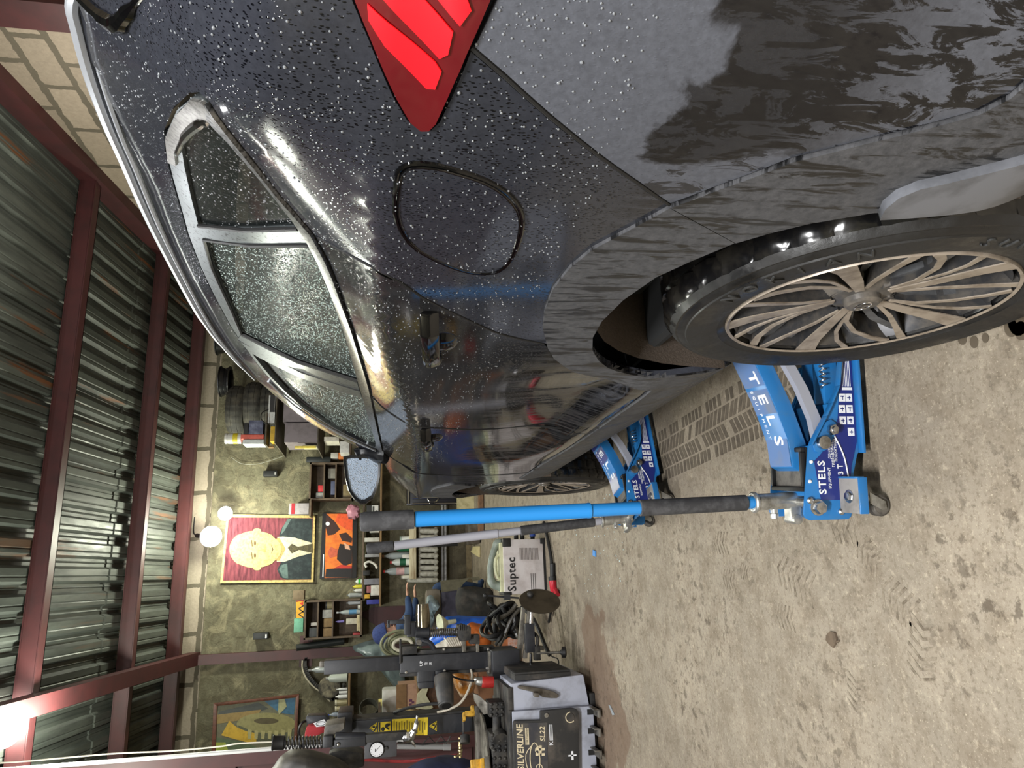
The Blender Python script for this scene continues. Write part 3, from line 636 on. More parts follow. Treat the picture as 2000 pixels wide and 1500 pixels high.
# --- middle panels across the car
def across(name, line, crown, mt, fz=None, back=0):
    m = MB(); k = 14
    def fn(u, v):
        i = v * (len(line) - 1); a = int(min(i, len(line) - 2)); t = i - a
        x = lerp(line[a][0], line[a + 1][0], t); y = lerp(line[a][1], line[a + 1][1], t); z = lerp(line[a][2], line[a + 1][2], t)
        s = 2 * u - 1; c = 1 - s * s
        return Vector((CX + s * (CX - x), y + back * c, z + crown * c))
    m.grid(fn, k, len(line) - 1); return m.build(name, mt, car)
edge = lambda ys: [(carX(y, pch(y, TY, TZ)), y, pch(y, TY, TZ)) for y in ys]
across('roof_panel', edge([.66, .75, .88, 1.0, 1.2, 1.4, 1.67, 1.92, 2.12, 2.3, 2.41]), .045, M_paint)
across('windshield', edge([2.41, 2.5, 2.63, 2.74, 2.845, 2.91, 2.97, 3.06, 3.15]), .045, M_wglass, back=.22)
across('hood', [(carX(y, z), y, z) for y, z in ((3.15, 1.285), (3.3, 1.245), (3.6, 1.22), (3.9, 1.19), (4.3, 1.12), (4.6, 1.03), (4.75, .92))], .05, M_paint, back=.1)
across('front_bumper', [(carX(4.76, z), 4.76, z) for z in (.92, .8, .6, .42)], 0.0, M_bumper, back=.1)
across('tailgate', [(carX(y, z), y, z) for y, z in ((.21, .42), (.21, .8), (.21, 1.19), (.25, 1.24), (.30, 1.30))], 0.0, M_bumper, back=-.06)
across('rear_window', [(carX(y, z), y, z) for y, z in ((.30, 1.30), (.40, 1.42), (.50, 1.53), (.58, 1.605))], .02, M_qglass, back=-.05)
across('tailgate_spoiler', [(carX(.58, 1.605), .50, 1.60), (carX(.62, 1.63), .55, 1.64), (carX(.66, 1.63), .66, 1.635)], .04, M_gloss, back=-.06)
m = MB(); m.tube([Vector((.73, .82, 1.655)), Vector((.655, .772, 1.603)), Vector((.618, .745, 1.572)), Vector((.60, .722, 1.556)), Vector((.592, .70, 1.542)), Vector((.58, .655, 1.512))], [.004, .008, .01, .01, .008, .004], 8, 4); m.build('spoiler_fin', M_gloss, car)
m = MB(); m.b2((.60, .3, .30), (2.15, .72, .36)); m.b2((.52, 1.56, .40), (2.23, 3.46, .45)); m.b2((.60, 4.3, .30), (2.15, 4.7, .40)); m.b2((.85, .6, .40), (1.9, 4.4, .47)); m.b2((.50, 1.6, .385), (.56, 3.4, .43)); m.b2((.60, 4.25, .42), (2.15, 4.7, .85)); m.b2((.86, .5, .42), (1.89, 4.3, .62)); m.build('underbody', M_dark, car, bevel=.02)
m = MB(); m.b2((.50, .75, .62), (2.25, 3.5, .66)); m.b2((.56, 3.0, .66), (2.19, 3.4, 1.2)); m.b2((.56, .75, .66), (2.19, .95, 1.15)); m.build('cabin_floor', M_dark, car, bevel=.03)
for x0 in (.62, 1.48):
    for y0 in (1.25, 2.15):
        m = MB(); m.b2((x0, y0, .66), (x0 + .52, y0 + .5, .95)); m.add([(x0 + .02, y0 - .12, .9), (x0 + .5, y0 - .12, .9), (x0 + .44, y0 - .3, 1.42), (x0 + .08, y0 - .3, 1.42), (x0 + .02, y0 + .05, .9), (x0 + .5, y0 + .05, .9), (x0 + .44, y0 - .18, 1.42), (x0 + .08, y0 - .18, 1.42)], [(0, 1, 2, 3), (4, 7, 6, 5), (0, 4, 5, 1), (1, 5, 6, 2), (2, 6, 7, 3), (3, 7, 4, 0)])
        m.b2((x0 + .15, y0 - .3, 1.43), (x0 + .37, y0 - .19, 1.6)); m.build('seat', mat('seat_fabric', S(44, 46, 46), .85), car, bevel=.03)
# --- wing mirror
GM = [(100, 240), (180, 226), (290, 225), (400, 232), (515, 285), (528, 330), (520, 480), (490, 600), (440, 715), (345, 775), (290, 780), (225, 732), (160, 640), (122, 480), (105, 340)]
MY = 2.97
P = [at(660 + a * .15, 860 + b * .15, MY) for a, b in GM]; c = sum(P, Vector()) / len(P)
m = MB(); n = len(P); rings = [(1.12, -.004), (1.16, .012), (1.14, .05), (.95, .10), (.5, .135)]; vs = []
for sc, dy in rings: vs += [c + (p - c) * sc + Vector((0, dy, 0)) for p in P]
vs += [c + (p - c) * .99 + Vector((0, -.002, 0)) for p in P] + [c + (p - c) * .97 + Vector((0, .012, 0)) for p in P]
fs = [(k * n + i, k * n + (i + 1) % n, (k + 1) * n + (i + 1) % n, (k + 1) * n + i) for k in range(4) for i in range(n)] + [tuple(range(4 * n, 5 * n))]
fs += [(i, (i + 1) % n, 5 * n + (i + 1) % n, 5 * n + i) for i in range(n)] + [(5 * n + i, 5 * n + (i + 1) % n, 6 * n + (i + 1) % n, 6 * n + i) for i in range(n)]
m.add(vs, fs); mh = m.build('wing_mirror', mat('mirror_housing', S(20, 21, 24), .25), car, smooth=50)
m = MB(); m.prism([c + (p - c) * .985 + Vector((0, .006, 0)) for p in P], (0, .004, 0))
t = NT('wet_mirror'); d = t.vor(150); t.set('Base Color', t.mix(t.ramp(d, (.12, 1.0), (.30, 0.0)), S(158, 172, 190), S(252, 254, 255))); t.set('Metallic', .35); t.set('Roughness', .32); t.bump(t.ramp(d, (0, 1.0), (.45, 0.0)), .9, .004)  # pale base and white spots paint in lamp reflections from the drops
m.build('mirror_glass', t.m, mh)
a = c + Vector((.06, .02, -.035)); m = MB(); m.tube([at(700, 890, MY + .03), at(715, 884, MY + .02), on(2.96, 1.24, .0)], [.035, .03, .04], 10, 4); m.build('mirror_arm', mat('mirror_housing', S(20, 21, 24), .25), mh)
m = MB(); q = P[11]; m.b2((q.x - .012, MY - .004, q.z - .012), (q.x + .012, MY + .01, q.z + .0)); 
# --- wheels
def make_wheel(yy):
    X0 = .452; C0 = Vector((X0, yy, TR)); prof = [(.243, .03), (.250, .010), (.262, .003), (.268, .001), (.270, -.001), (.285, -.004), (.298, -.0062), (.330, -.0062), (.332, -.0035), (.340, -.002), (.346, .002), (.350, .002), (.360, .014), (.3695, .030), (.3700, .052), (.3625, .054), (.3625, .062), (.3702, .064), (.3705, .098), (.363, .10), (.363, .108), (.371, .11), (.371, .125), (.363, .127), (.363, .135), (.3705, .137), (.37, .17), (.3625, .172), (.3625, .18), (.3695, .182), (.366, .205), (.345, .226), (.31, .234), (.262, .228), (.243, .20)]
    n = 216; m = MB(); vs = []; fs = []
    for k, (r, h) in enumerate(prof):
        for i in range(n):
            rr = r; sh = 0
            if r > .352 and (i + int(h * 40)) % 6 == 0: rr = r - (.010 if r > .366 else .004)
            a = 2 * PI * i / n; vs.append(C0 + Vector((h, rr * math.cos(a), rr * math.sin(a))))
    for k in range(len(prof) - 1): fs += [(k * n + i, k * n + (i + 1) % n, (k + 1) * n + (i + 1) % n, (k + 1) * n + i) for i in range(n)]
    m.add(vs, fs, 0)
    for k in range(len(prof) - 1):
        if prof[k][0] > .352:
            for i in range(n): m.mi[k * n + i] = 1
    tyre = m.build('tyre', [M_tyre, M_wettread], car, smooth=30)
    m = MB(); m.lathe([(.246, .006), (.252, .004), (.2535, .010), (.2535, .016)], C0, (1, 0, 0), 96)
    m.lathe([(.238, .012), (.228, .03), (.215, .09), (.205, .19), (.2, .2)], C0, (1, 0, 0), 64); m.lathe([(.205, .12), (.06, .12)], C0, (1, 0, 0), 48)
    wb = m.build('rim', [worn('dark_rim', S(52, 52, 54), S(96, 90, 82), 14, .4, .5)], car)
    m = MB(); m.lathe([(.246, .0045), (.2515, .002), (.2535, .006), (.253, .014)], C0, (1, 0, 0), 96); m.build('rim_edge', worn('dirty_machined_face', S(164, 152, 138), S(120, 108, 94), 26, .4, .35), wb)
    face = worn('dirty_machined_face', S(164, 152, 138), S(120, 108, 94), 26, .4, .35); blade = worn('dusty_blade', S(128, 130, 134), S(56, 54, 52), 11, .38, .55, .38, .72)
    pol = lambda r, a, h: C0 + Vector((h, r * math.sin(math.radians(a)), r * math.cos(math.radians(a))))
    def strip(m, path, h0, h1, dp):
        """path: (r, angle, width)"""
        L = []; R = []
        for k, (r, a, wd) in enumerate(path):
            p = Vector((r * math.sin(math.radians(a)), r * math.cos(math.radians(a))))
            q = path[min(k + 1, len(path) - 1)]; o_ = path[max(k - 1, 0)]
            d = Vector((q[0] * math.sin(math.radians(q[1])) - o_[0] * math.sin(math.radians(o_[1])), q[0] * math.cos(math.radians(q[1])) - o_[0] * math.cos(math.radians(o_[1])))).normalized()
            nn = Vector((-d.y, d.x)) * wd / 2; hh = lerp(h0, h1, k / (len(path) - 1)); L.append((p + nn, hh)); R.append((p - nn, hh))
        vs = []
        for dz in (0, dp):
            vs += [C0 + Vector((h + dz, p.x, p.y)) for p, h in L] + [C0 + Vector((h + dz, p.x, p.y)) for p, h in R]
        k = len(path); fs = []
        for i in range(k - 1):
            fs += [(i, i + 1, k + i + 1, k + i), (2 * k + i, 3 * k + i, 3 * k + i + 1, 2 * k + i + 1), (i, 2 * k + i, 2 * k + i + 1, i + 1), (k + i, k + i + 1, 3 * k + i + 1, 3 * k + i)]
        fs += [(0, k, 3 * k, 2 * k), (k - 1, 3 * k - 1, 4 * k - 1, 2 * k - 1)]; m.add(vs, fs)
    for sidx in range(5):
        a0 = 90 + 6 + 72 * sidx
        F = [[(.050, a0 - 3, .016), (.12, a0 - 1.5, .025), (.2, a0, .033), (.247, a0 + 1, .044)],
             [(.062, a0 + 10, .008), (.11, a0 + 14, .009), (.17, a0 + 24, .011), (.215, a0 + 33, .013), (.247, a0 + 40, .018)],
             [(.060, a0 + 12, .006), (.11, a0 + 10, .0065), (.16, a0 + 11, .008), (.205, a0 + 15, .0095), (.247, a0 + 21, .013)],
             [(.060, a0 - 13, .008), (.12, a0 - 18, .010), (.19, a0 - 23, .012), (.247, a0 - 25, .018)]]
        m = MB()
        for q in F: strip(m, q, .027, .005, .0025)
        m.build('spoke_face', face, wb)
        m = MB()
        for q, w_ in zip(F, (.85, .9, .9, .9)): strip(m, [(r, a, w * w_) for r, a, w in q], .0292, .0072, .045)
        strip(m, [(.055, a0 + 11, .016), (.075, a0 + 11.5, .012), (.09, a0 + 12, .010)], .030, .026, .03)
        m.build('spoke', worn('dark_spoke', S(58, 58, 60), S(100, 94, 86), 18, .42, .5), wb)
        m = MB()
        strip(m, [(.07, a0 + 16, .012), (.15, a0 + 19, .02), (.245, a0 + 30, .03)], .042, .020, .012)
        strip(m, [(.09, a0 + 30, .012), (.16, a0 + 38, .018), (.245, a0 + 47, .016)], .05, .022, .012)
        strip(m, [(.09, a0 - 9, .010), (.16, a0 - 11, .018), (.245, a0 - 11, .024)], .05, .026, .012); m.build('spoke_blade', blade, wb)
    m = MB(); m.lathe([(.062, .034), (.075, .05), (.08, .12)], C0, (1, 0, 0), 32); m.lathe([(0, .014), (.028, .015), (.033, .020), (.034, .03), (.056, .034), (.062, .044)], C0, (1, 0, 0), 32)
    for i in range(5):
        p = pol(.056, 36 + 72 * i, .03); m.cyl(p, p + Vector((.03, 0, 0)), .011, .011, 6)
    cap = m.build('hub_cap', worn('hub_grey', S(84, 82, 80), S(130, 122, 112), 20, .4, .4), wb)
    m = MB(); em = lambda a, r=1: C0 + Vector((.0135, .019 * math.sin(a), .0125 * math.cos(a)))
    m.tube([em(2 * PI * i / 24) for i in range(24)], .0013, 6, closed=True)
    for s in (-1, 1): m.prism([C0 + Vector((.013, s * .0075 + b, z)) for b, z in ((-.002 - .0025, -.0095), (.002 - .0025, -.0095), (.002 + .0025, .0095), (-.002 + .0025, .0095))], (-.001, 0, 0))
    m.prism([C0 + Vector((.013, y, z)) for y, z in ((-.007, -.0045), (.007, .0005), (.007, .0035), (-.007, -.0015))], (-.001, 0, 0)); m.build('badge', M_chrome, wb)
    lt = mat('tyre_letter', S(44, 44, 43), .6)
    def arc(word, a0, da, r, s):
        for i, ch in enumerate(word):
            if ch == ' ': continue
            a = math.radians(a0 + da * i); p = C0 + Vector((-.0075 if r > .3 else -.004, r * math.sin(a), r * math.cos(a)))
            rad = Vector((0, math.sin(a), math.cos(a))); tan = Vector((0, -math.cos(a), math.sin(a)))   # seen from the left
            text('sidewall_letter', ch, s, basis(p, tan, rad), lt, tyre, depth=.0015)
    arc('NOKIAN', -12, -8.5, .312, .036); arc('SUV', -86, -6, .312, .034)
    for o in (tyre,): o.parent = wb; 
    return wb
w1 = make_wheel(WY); w1.name = 'wheel'
def shift(o, dy, flip=False):
    c = copy_tree(o, car)
    if flip: c.matrix_local = Matrix.Translation((0, 2 * (WY - 2.5) + dy, 0)) @ Matrix.Rotation(PI, 4, 'Z')
    else: c.location = (0, dy, 0)
    return c
shift(w1, WB); shift(w1, 0, True); shift(w1, WB, True)
# --- water drops standing on the upper body and glass
m = MB(); mg = MB(); rd = random.Random(3); c_ = 0
while c_ < 10500:
    y = .45 + 2.4 * rd.random() ** 1.5; z = rd.uniform(1.02, 1.66); glass = inpoly((y, z), GR) or inpoly((y, z), GF)
    if c_ > 6200 and not glass: continue
    if z > pch(y, TY, TZ) - .02 or (inpoly((y, z), GFO) and not inpoly((y, z), GF)): continue
    if rd.random() < .35 and z < 1.2 and y > 1.1: continue
    e = .003; x = carX(y, z); gy = (carX(y + e, z) - carX(y - e, z)) / (2 * e); gz = (carX(y, z + e) - carX(y, z - e)) / (2 * e)
    if abs(gy) > 4: continue
    nn = Vector((-1, gy, gz)).normalized(); p = Vector((x, y, z)) + nn * (-.0105 if inpoly((y, z), GF) else -.0065 if inpoly((y, z), GR) else -.0045 if inpoly((y, z), GQ) else (.0005 if not inpoly((y, z), FUEL) else .0035))
    k_ = 1.12 if glass else 1.0; mm = mg if glass else m
    r = k_ * rd.uniform(.0005, .0015) * (1.35 if rd.random() < .12 else 1); u = nn.orthogonal().normalized(); v = nn.cross(u)
    vs = [p + nn * r * .75]; 
    for rr, hh in ((.7, .5), (1.0, -.05)): vs += [p + (u * math.cos(k * PI / 3) + v * math.sin(k * PI / 3)) * r * rr + nn * r * hh for k in range(6)]
    mm.add(vs, [(0, 1 + k, 1 + (k + 1) % 6) for k in range(6)] + [(1 + k, 7 + k, 7 + (k + 1) % 6, 1 + (k + 1) % 6) for k in range(6)]); c_ += 1
o = mg.build('window_drops', mat('pale_sparkle_water', S(176, 192, 186), .12, trans=.45, spec=1.0), car, smooth=180); o['kind'] = 'stuff'  # whitish drop colour stands in for lamp light refracted by the water
o = m.build('water_drops', mat('water', S(225, 230, 235), .04, trans=.75, spec=1.0), car, smooth=180); o['kind'] = 'stuff'
# ------------------------------------------------------------------ floor jacks
M_jblue = worn('blue_jack_paint', S(34, 108, 170), S(62, 108, 150), 18, .32, lo=.5, hi=.8)
M_jdust = worn('dusty_blue_paint', S(76, 108, 156), S(116, 112, 100), 7, .6, lo=.45, hi=.75)
M_navy = mat('navy_label', S(30, 42, 112), .35); M_white = mat('white_print', S(226, 228, 232), .5)
M_foam = worn('black_foam', S(46, 46, 48), S(74, 74, 76), 30, .75)
M_dustgrey = worn('dusty_grey', S(146, 142, 138), S(110, 106, 100), 14, .7)
M_zinc = worn('zinc_plate', S(186, 186, 182), S(128, 126, 120), 22, .38, .8)
def hexbolt(m, p, d, r, h, n=6): m.cyl(p, Vector(p) + Vector(d) * h, r, r * .94, n)
def make_jack(loc, rot, label, tubemat, hz, lean, second=False):
    t = thing('floor_jack', label, 'jack', (loc[0], loc[1], 0))
    M = Matrix.Translation((loc[0], loc[1], 0)) @ Matrix.Rotation(rot, 4, 'Z'); V = lambda x, y, z: M @ Vector((x, y, z)); nd = M.to_3x3() @ Vector((0, -1, 0))
    PL = [(0.0, .08), (0, .19), (.006, .20), (.016, .205), (.185, .181), (.205, .172), (.265, .133), (.30, .113), (.345, .090), (.42, .078), (.62, .072), (.66, .06), (.66, .03), (.18, .03), (.165, .042), (.12, .055), (.02, .066), (.006, .072)]
    for y, s in ((-.085, 1), (.085, -1)):
        m = MB(M); m.prism([(x, y, z) for x, z in PL], (0, .006 * s, 0)); 
        e = [(.19, .182), (.265, .135), (.30, .115), (.345, .092), (.42, .08)]
        for k in range(4): m.add([(e[k][0], y - .014 * s, e[k][1]), (e[k + 1][0], y - .014 * s, e[k + 1][1]), (e[k + 1][0], y, e[k + 1][1]), (e[k][0], y, e[k][1]), (e[k][0], y - .014 * s, e[k][1] - .006), (e[k + 1][0], y - .014 * s, e[k + 1][1] - .006), (e[k + 1][0], y, e[k + 1][1] - .006), (e[k][0], y, e[k][1] - .006)], [(0, 1, 2, 3), (4, 7, 6, 5), (0, 4, 5, 1), (3, 2, 6, 7), (0, 3, 7, 4), (1, 5, 6, 2)])
        if s > 0: m.b2((.17, y - .02, .03), (.66, y, .037))
        sp = m.build('side_plate', M_jblue, t, bevel=.0015)
        if s < 0: continue
        m = MB(M); m.prism([(x, y - .0012, z) for x, z in [(.05, .155), (.15, .168), (.165, .150), (.20, .118), (.26, .092), (.34, .082), (.42, .07), (.64, .064), (.64, .041), (.2, .041), (.135, .062), (.05, .074)]], (0, .001, 0)); lb = m.build('label', M_navy, t, smooth=0)
        B = lambda x, z, dx=.0: basis(V(x, y - .0022, z), M.to_3x3() @ Vector((1, 0, dx)), (0, 0, 1))
        text('lettering', 'STELS', .028, B(.108, .148, -.0), M_white, lb, bold=True, xs=1.1, spacing=1.15); text('lettering', 'EQUIPMENT', .010, B(.106, .127), M_white, lb)
        text('lettering', 'ДОМКРАТ\nГИДРАВЛИЧЕСКИЙ\nПОДКАТНОЙ', .009, B(.178, .114), M_white, lb); text('lettering', '3 Т', .020, B(.128, .094), M_white, lb, bold=True)
        m = MB(M)
        for k, (x, z) in enumerate([(.255, .078), (.285, .078), (.315, .0755), (.225, .056), (.255, .056), (.285, .056), (.315, .056)]): m.b2((x - .0105, y - .0018, z - .009), (x + .0105, y - .001, z + .009))
        m.build('icon', M_white, lb, smooth=0)
        m = MB(M)
        for k, (x, z) in enumerate([(.255, .078), (.285, .078), (.315, .0755), (.225, .056), (.255, .056), (.285, .056), (.315, .056)]): m.b2((x - .006, y - .0022, z - .002), (x + .005, y - .0017, z)); m.b2((x - .002 + .002 * (k % 3), y - .0022, z - .005), (x + .001 + .002 * (k % 3), y - .0017, z + .005))
        m.build('icon', M_navy, lb, smooth=0)
        m = MB(M)
        for k in range(6): m.b2((.345, y - .0018, .071 - k * .0045), (.60 - .03 * (k % 2), y - .001, .0725 - k * .0045))
        m.b2((.335, y - .0018, .045), (.342, y - .001, .074)); m.build('fine_print', M_white, lb, smooth=0)
        m = MB(M); m.tube([(.235, y - .003, .118), (.19, y - .003, .094), (.15, y - .003, .08), (.09, y - .003, .072)], .0018, 6, 4); m.build('safety_wire', M_white, t)
        m = MB(M); m.prism([(x, y - .006, z) for x, z in [(.17, .155), (.175, .166), (.19, .17), (.25, .133), (.258, .115), (.248, .10), (.23, .098), (.18, .13)]], (0, .006, 0)); m.build('pivot_lug', M_jblue, t, bevel=.002)
        m = MB(M); hexbolt(m, (.23, y - .006, .116), (0, -1, 0), .015, .014); m.cyl((.23, y - .02, .116), (.23, y - .026, .116), .009, .008, 12); m.build('bolt', M_steel, t, bevel=.001)
        m = MB(M); m.cyl((.197, y - .006, .145), (.197, y - .02, .145), .0175, .0175, 24); m.build('pivot_pin', M_steel, t, bevel=.0015)
        m = MB(M); m.cyl((.032, y, .166), (.032, y - .004, .166), .021, .021, 20); hexbolt(m, (.032, y - .004, .166), (0, -1, 0), .017, .016); m.build('bolt', M_steel, t, bevel=.001)
        for x, z, r in ((.02, .10, .0085), (.05, .186, .009)):
            m = MB(M); m.lathe([(r, 0), (r, .004), (r * .6, .008), (0, .009)], (x, y, z), (0, -1, 0), 14); m.build('bolt', M_steel, t)
        for x, z in ((.148, .176), (.098, .183)):
            m = MB(M); m.lathe([(.005, 0), (.004, .003), (0, .004)], (x, y, z), (0, -1, 0), 10); m.build('rivet', M_white, t)
    # bracket and castor at the handle end
    for y0, sgn in ((-.085, -1), (.085, 1)):
        m = MB(M); m.b2((.018, y0, .095), (.108, y0 + sgn * .08, .101)); m.build('castor_bracket', M_dustgrey, t, bevel=.002)
        m = MB(M); m.b2((.105, y0, .085), (.110, y0 + sgn * .08, .102)); m.b2((.018, y0 + sgn * .078, .080), (.108, y0 + sgn * .083, .103)); m.build('bracket_edge', M_jblue, t, bevel=.001)
        m = MB(M); hexbolt(m, (.06, y0 + sgn * .04, .101), (0, 0, 1), .012, .009); m.cyl((.06, y0 + sgn * .04, .101), (.06, y0 + sgn * .04, .103), .017, .017, 16); m.build('bolt', M_steel, t, bevel=.001)
        cx, cy = .055, y0 + sgn * .048
        m = MB(M); m.lathe([(.024, 0), (.026, -.010), (.02, -.030), (0, -.032)], (cx, cy, .095), (0, 0, 1), 20)
        for s in (-1, 1): m.prism([(cx - .012, cy + s * .017, .064), (cx + .016, cy + s * .017, .064), (cx - .008, cy + s * .017, .02), (cx - .026, cy + s * .017, .018), (cx - .03, cy + s * .017, .03)], (0, .003 * s, 0))
        cs = m.build('castor', M_zinc, t, bevel=.001)
        m = MB(M); m.lathe([(.008, -.013), (.022, -.014), (.0275, -.009), (.0275, .009), (.022, .014), (.008, .013)], (cx - .018, cy, .0278), (0, 1, 0), 24, cap=True); m.build('castor_wheel', worn('castor_rubber', S(44, 42, 40), S(110, 104, 96), 20, .6), cs)
    for y0, sgn in ((-.06, -1), (.06, 1)):
        m = MB(M); m.lathe([(.01, -.016), (.03, -.018), (.035, -.014), (.035, .014), (.03, .018), (.01, .016)], (.60, y0, .0355), (0, 1, 0), 24, cap=True); m.build('front_wheel', M_zinc, t)
    # decks between the plates
    m = MB(M); m.b2((.0, -.08, .14), (.075, .08, .15)); m.b2((.06, -.08, .14), (.07, .08, .175)); m.b2((.17, -.08, .10), (.30, .08, .108)); m.b2((.17, -.08, .10), (.178, .08, .178)); m.b2((.29, -.05, .06), (.30, .0, .104)); m.b2((.49, -.05, .04), (.64, .0, .10)); m.b2((.06, -.08, .172), (.19, .08, .178)); m.b2((.62, -.08, .035), (.66, .08, .06)); m.b2((.3, -.05, .06), (.5, .0, .10)); m.build('deck', M_jblue, t, bevel=.002)
    m = MB(M); m.b2((.072, -.076, .178), (.186, .078, .184))
    for a, b in (((.072, -.076), (.084, .078)), ((.174, -.076), (.186, .078)), ((.084, -.076), (.174, -.066)), ((.084, .068), (.174, .078))): m.b2((a[0], a[1], .184), (b[0], b[1], .198))
    m.build('rubber_tray', M_black, t, bevel=.003)
    m = MB(M); m.b2((.084, -.066, .184), (.174, .068, .1865)); m.build('tray_mat', worn('dusty_rubber', S(92, 88, 82), S(54, 52, 50), 30, .8), t)
    m = MB(M); m.b2((.16, .064, .188), (.166, -.05, .192)); 
    # lifting arm with its printed top, side and the parallel link
    A = [(.12, .178), (.135, .205), (.20, .213), (.30, .247), (.43, .305), (.56, .365), (.60, .372)]
    m = MB(M); n = len(A); vs = [(x, y, z) for y in (-.047, .062) for x, z in A] + [(x, y, z - .05 + .01 * (k == 0)) for y in (-.047, .062) for k, (x, z) in enumerate(A)]
    fs = []
    for k in range(n - 1): fs += [(k, k + 1, n + k + 1, n + k), (2 * n + k, 3 * n + k, 3 * n + k + 1, 2 * n + k + 1), (k, 2 * n + k, 2 * n + k + 1, k + 1), (n + k, n + k + 1, 3 * n + k + 1, 3 * n + k)]
    fs += [(0, n, 3 * n, 2 * n), (n - 1, 3 * n - 1, 4 * n - 1, 2 * n - 1)]; m.add(vs, fs); arm = m.build('lifting_arm', M_jblue, t, bevel=.004)
    m = MB(M); m.grid(lambda u, v: Vector((lerp(.137, .595, u), lerp(-.044, .059, v), pch(lerp(.137, .595, u), [a for a, b in A], [b for a, b in A]) + .0012)), 24, 4); m.build('arm_cover', M_navy if second else M_jdust, arm)
    zz = lambda x: pch(x, [a for a, b in A], [b for a, b in A])
    for k, ch in enumerate('STELS'):
        x = .43 - k * .056; s = (zz(x + .01) - zz(x - .01)) / .02
        text('lettering', ch, .054, basis(V(x, -.004, zz(x) + .0022), M.to_3x3() @ Vector((-1, 0, -s)), M.to_3x3() @ Vector((0, -1, 0))), M_white, arm, bold=True, xs=1.15)
    for k, ch in enumerate('EQUIPMENT'):
        x = .34 - k * .0155; s = (zz(x + .01) - zz(x - .01)) / .02
        text('lettering', ch, .016, basis(V(x, .034, zz(x) + .0022), M.to_3x3() @ Vector((-1, 0, -s)), M.to_3x3() @ Vector((0, -1, 0))), M_white, arm)
    m = MB(M); Lk = [(.19, .15), (.26, .163), (.34, .195), (.45, .255), (.58, .325)]
    for k in range(4): m.prism([(Lk[k][0], -.075, Lk[k][1]), (Lk[k + 1][0], -.075, Lk[k + 1][1]), (Lk[k + 1][0], -.075, Lk[k + 1][1] - .03), (Lk[k][0], -.075, Lk[k][1] - .03)], (0, .02, 0))
    m.build('link_bar', mat('grey_link', S(152, 154, 164), .4), t)
    m = MB(M); m.cyl((.585, .007, .36), (.585, .007, .384), .045, .05, 28); m.b2((.55, -.03, .384), (.62, .045, .398)); m.build('saddle', M_black, t, bevel=.002)
    m = MB(M); m.tube([(.36 + .012 * math.cos(a), -.03 + .0, .11 + .008 * math.sin(a) + a * .001) if False else (.345 + a * .0022, -.055 + .009 * math.cos(a * 1.0), .105 + .009 * math.sin(a)) for a in [k * .45 for k in range(70)]], .002, 6); m.build('return_spring', M_steel, t)
    # handle
    hb = V(.008 if second else .048, -.002, .15); hd = Vector((lean[0], lean[1], 1)).normalized(); Q = lambda z: hb + hd * ((z - .15) / hd.z)
    m = MB(); m.cyl(Q(.16), Q(.30), .022, .022, 24); m.lathe([(.022, 0), (.027, .002), (.028, .008), (.024, .012), (.02, .012)], Q(.29), hd, 24); m.build('handle_socket', M_zinc, t, bevel=.001)
    hx = .008 if second else .048; m = MB(M); m.cyl((hx - .004, -.08, .178), (hx - .004, .08, .178), .011, .011, 16); m.b2((hx - .05, -.018, .17), (hx, .018, .198)); m.cyl((hx - .05, -.026, .184), (hx - .05, .026, .184), .013, .013, 14); m.cyl((hx, 0, .238), (hx - .034, 0, .238), .010, .010, 12); hexbolt(m, (hx - .034, 0, .238), (-1, 0, 0), .012, .014); m.build('socket_yoke', M_zinc, t, bevel=.002)
    m = MB(); m.lathe([(.0165, 0), (.0165, hz[1] - .30)], Q(.30), hd, 24); m.lathe([(.0165, 0), (.0195, .002), (.0195, .01), (.0188, .012), (.0188, hz[3] - hz[2])], Q(hz[2]), hd, 24); m.lathe([(.0165, 0), (.0165, hz[2] - hz[1])], Q(hz[1]), hd, 24); h = m.build('handle', tubemat, t)
    m = MB(); m.lathe([(.012, 0), (.0208, .003), (.0208, hz[1] - hz[0] - .003), (.012, hz[1] - hz[0])], Q(hz[0]), hd, 24); m.build('foam_sleeve', M_foam, t)
    m = MB(); m.lathe([(.012, 0), (.0225, .002), (.0232, .02), (.0232, hz[4] - hz[3] - .01), (.021, hz[4] - hz[3] - .002), (.015, hz[4] - hz[3]), (0, hz[4] - hz[3])], Q(hz[3]), hd, 24); m.build('grip', M_foam, t)
    return t
make_jack((.115, 1.775), math.radians(-8), 'blue floor jack with a blue handle, nearest the camera beside the rear wheel', mat('blue_handle', S(38, 124, 192), .3), (.318, .617, .744, 1.185, 1.314), (-.026, -.003))
make_jack((.215, 3.10), math.radians(15), 'farther blue floor jack with a grey handle, by the front wheel', mat('grey_handle', S(150, 150, 158), .3), (.33, .665, .76, 1.205, 1.32), (-.085, .055), True)
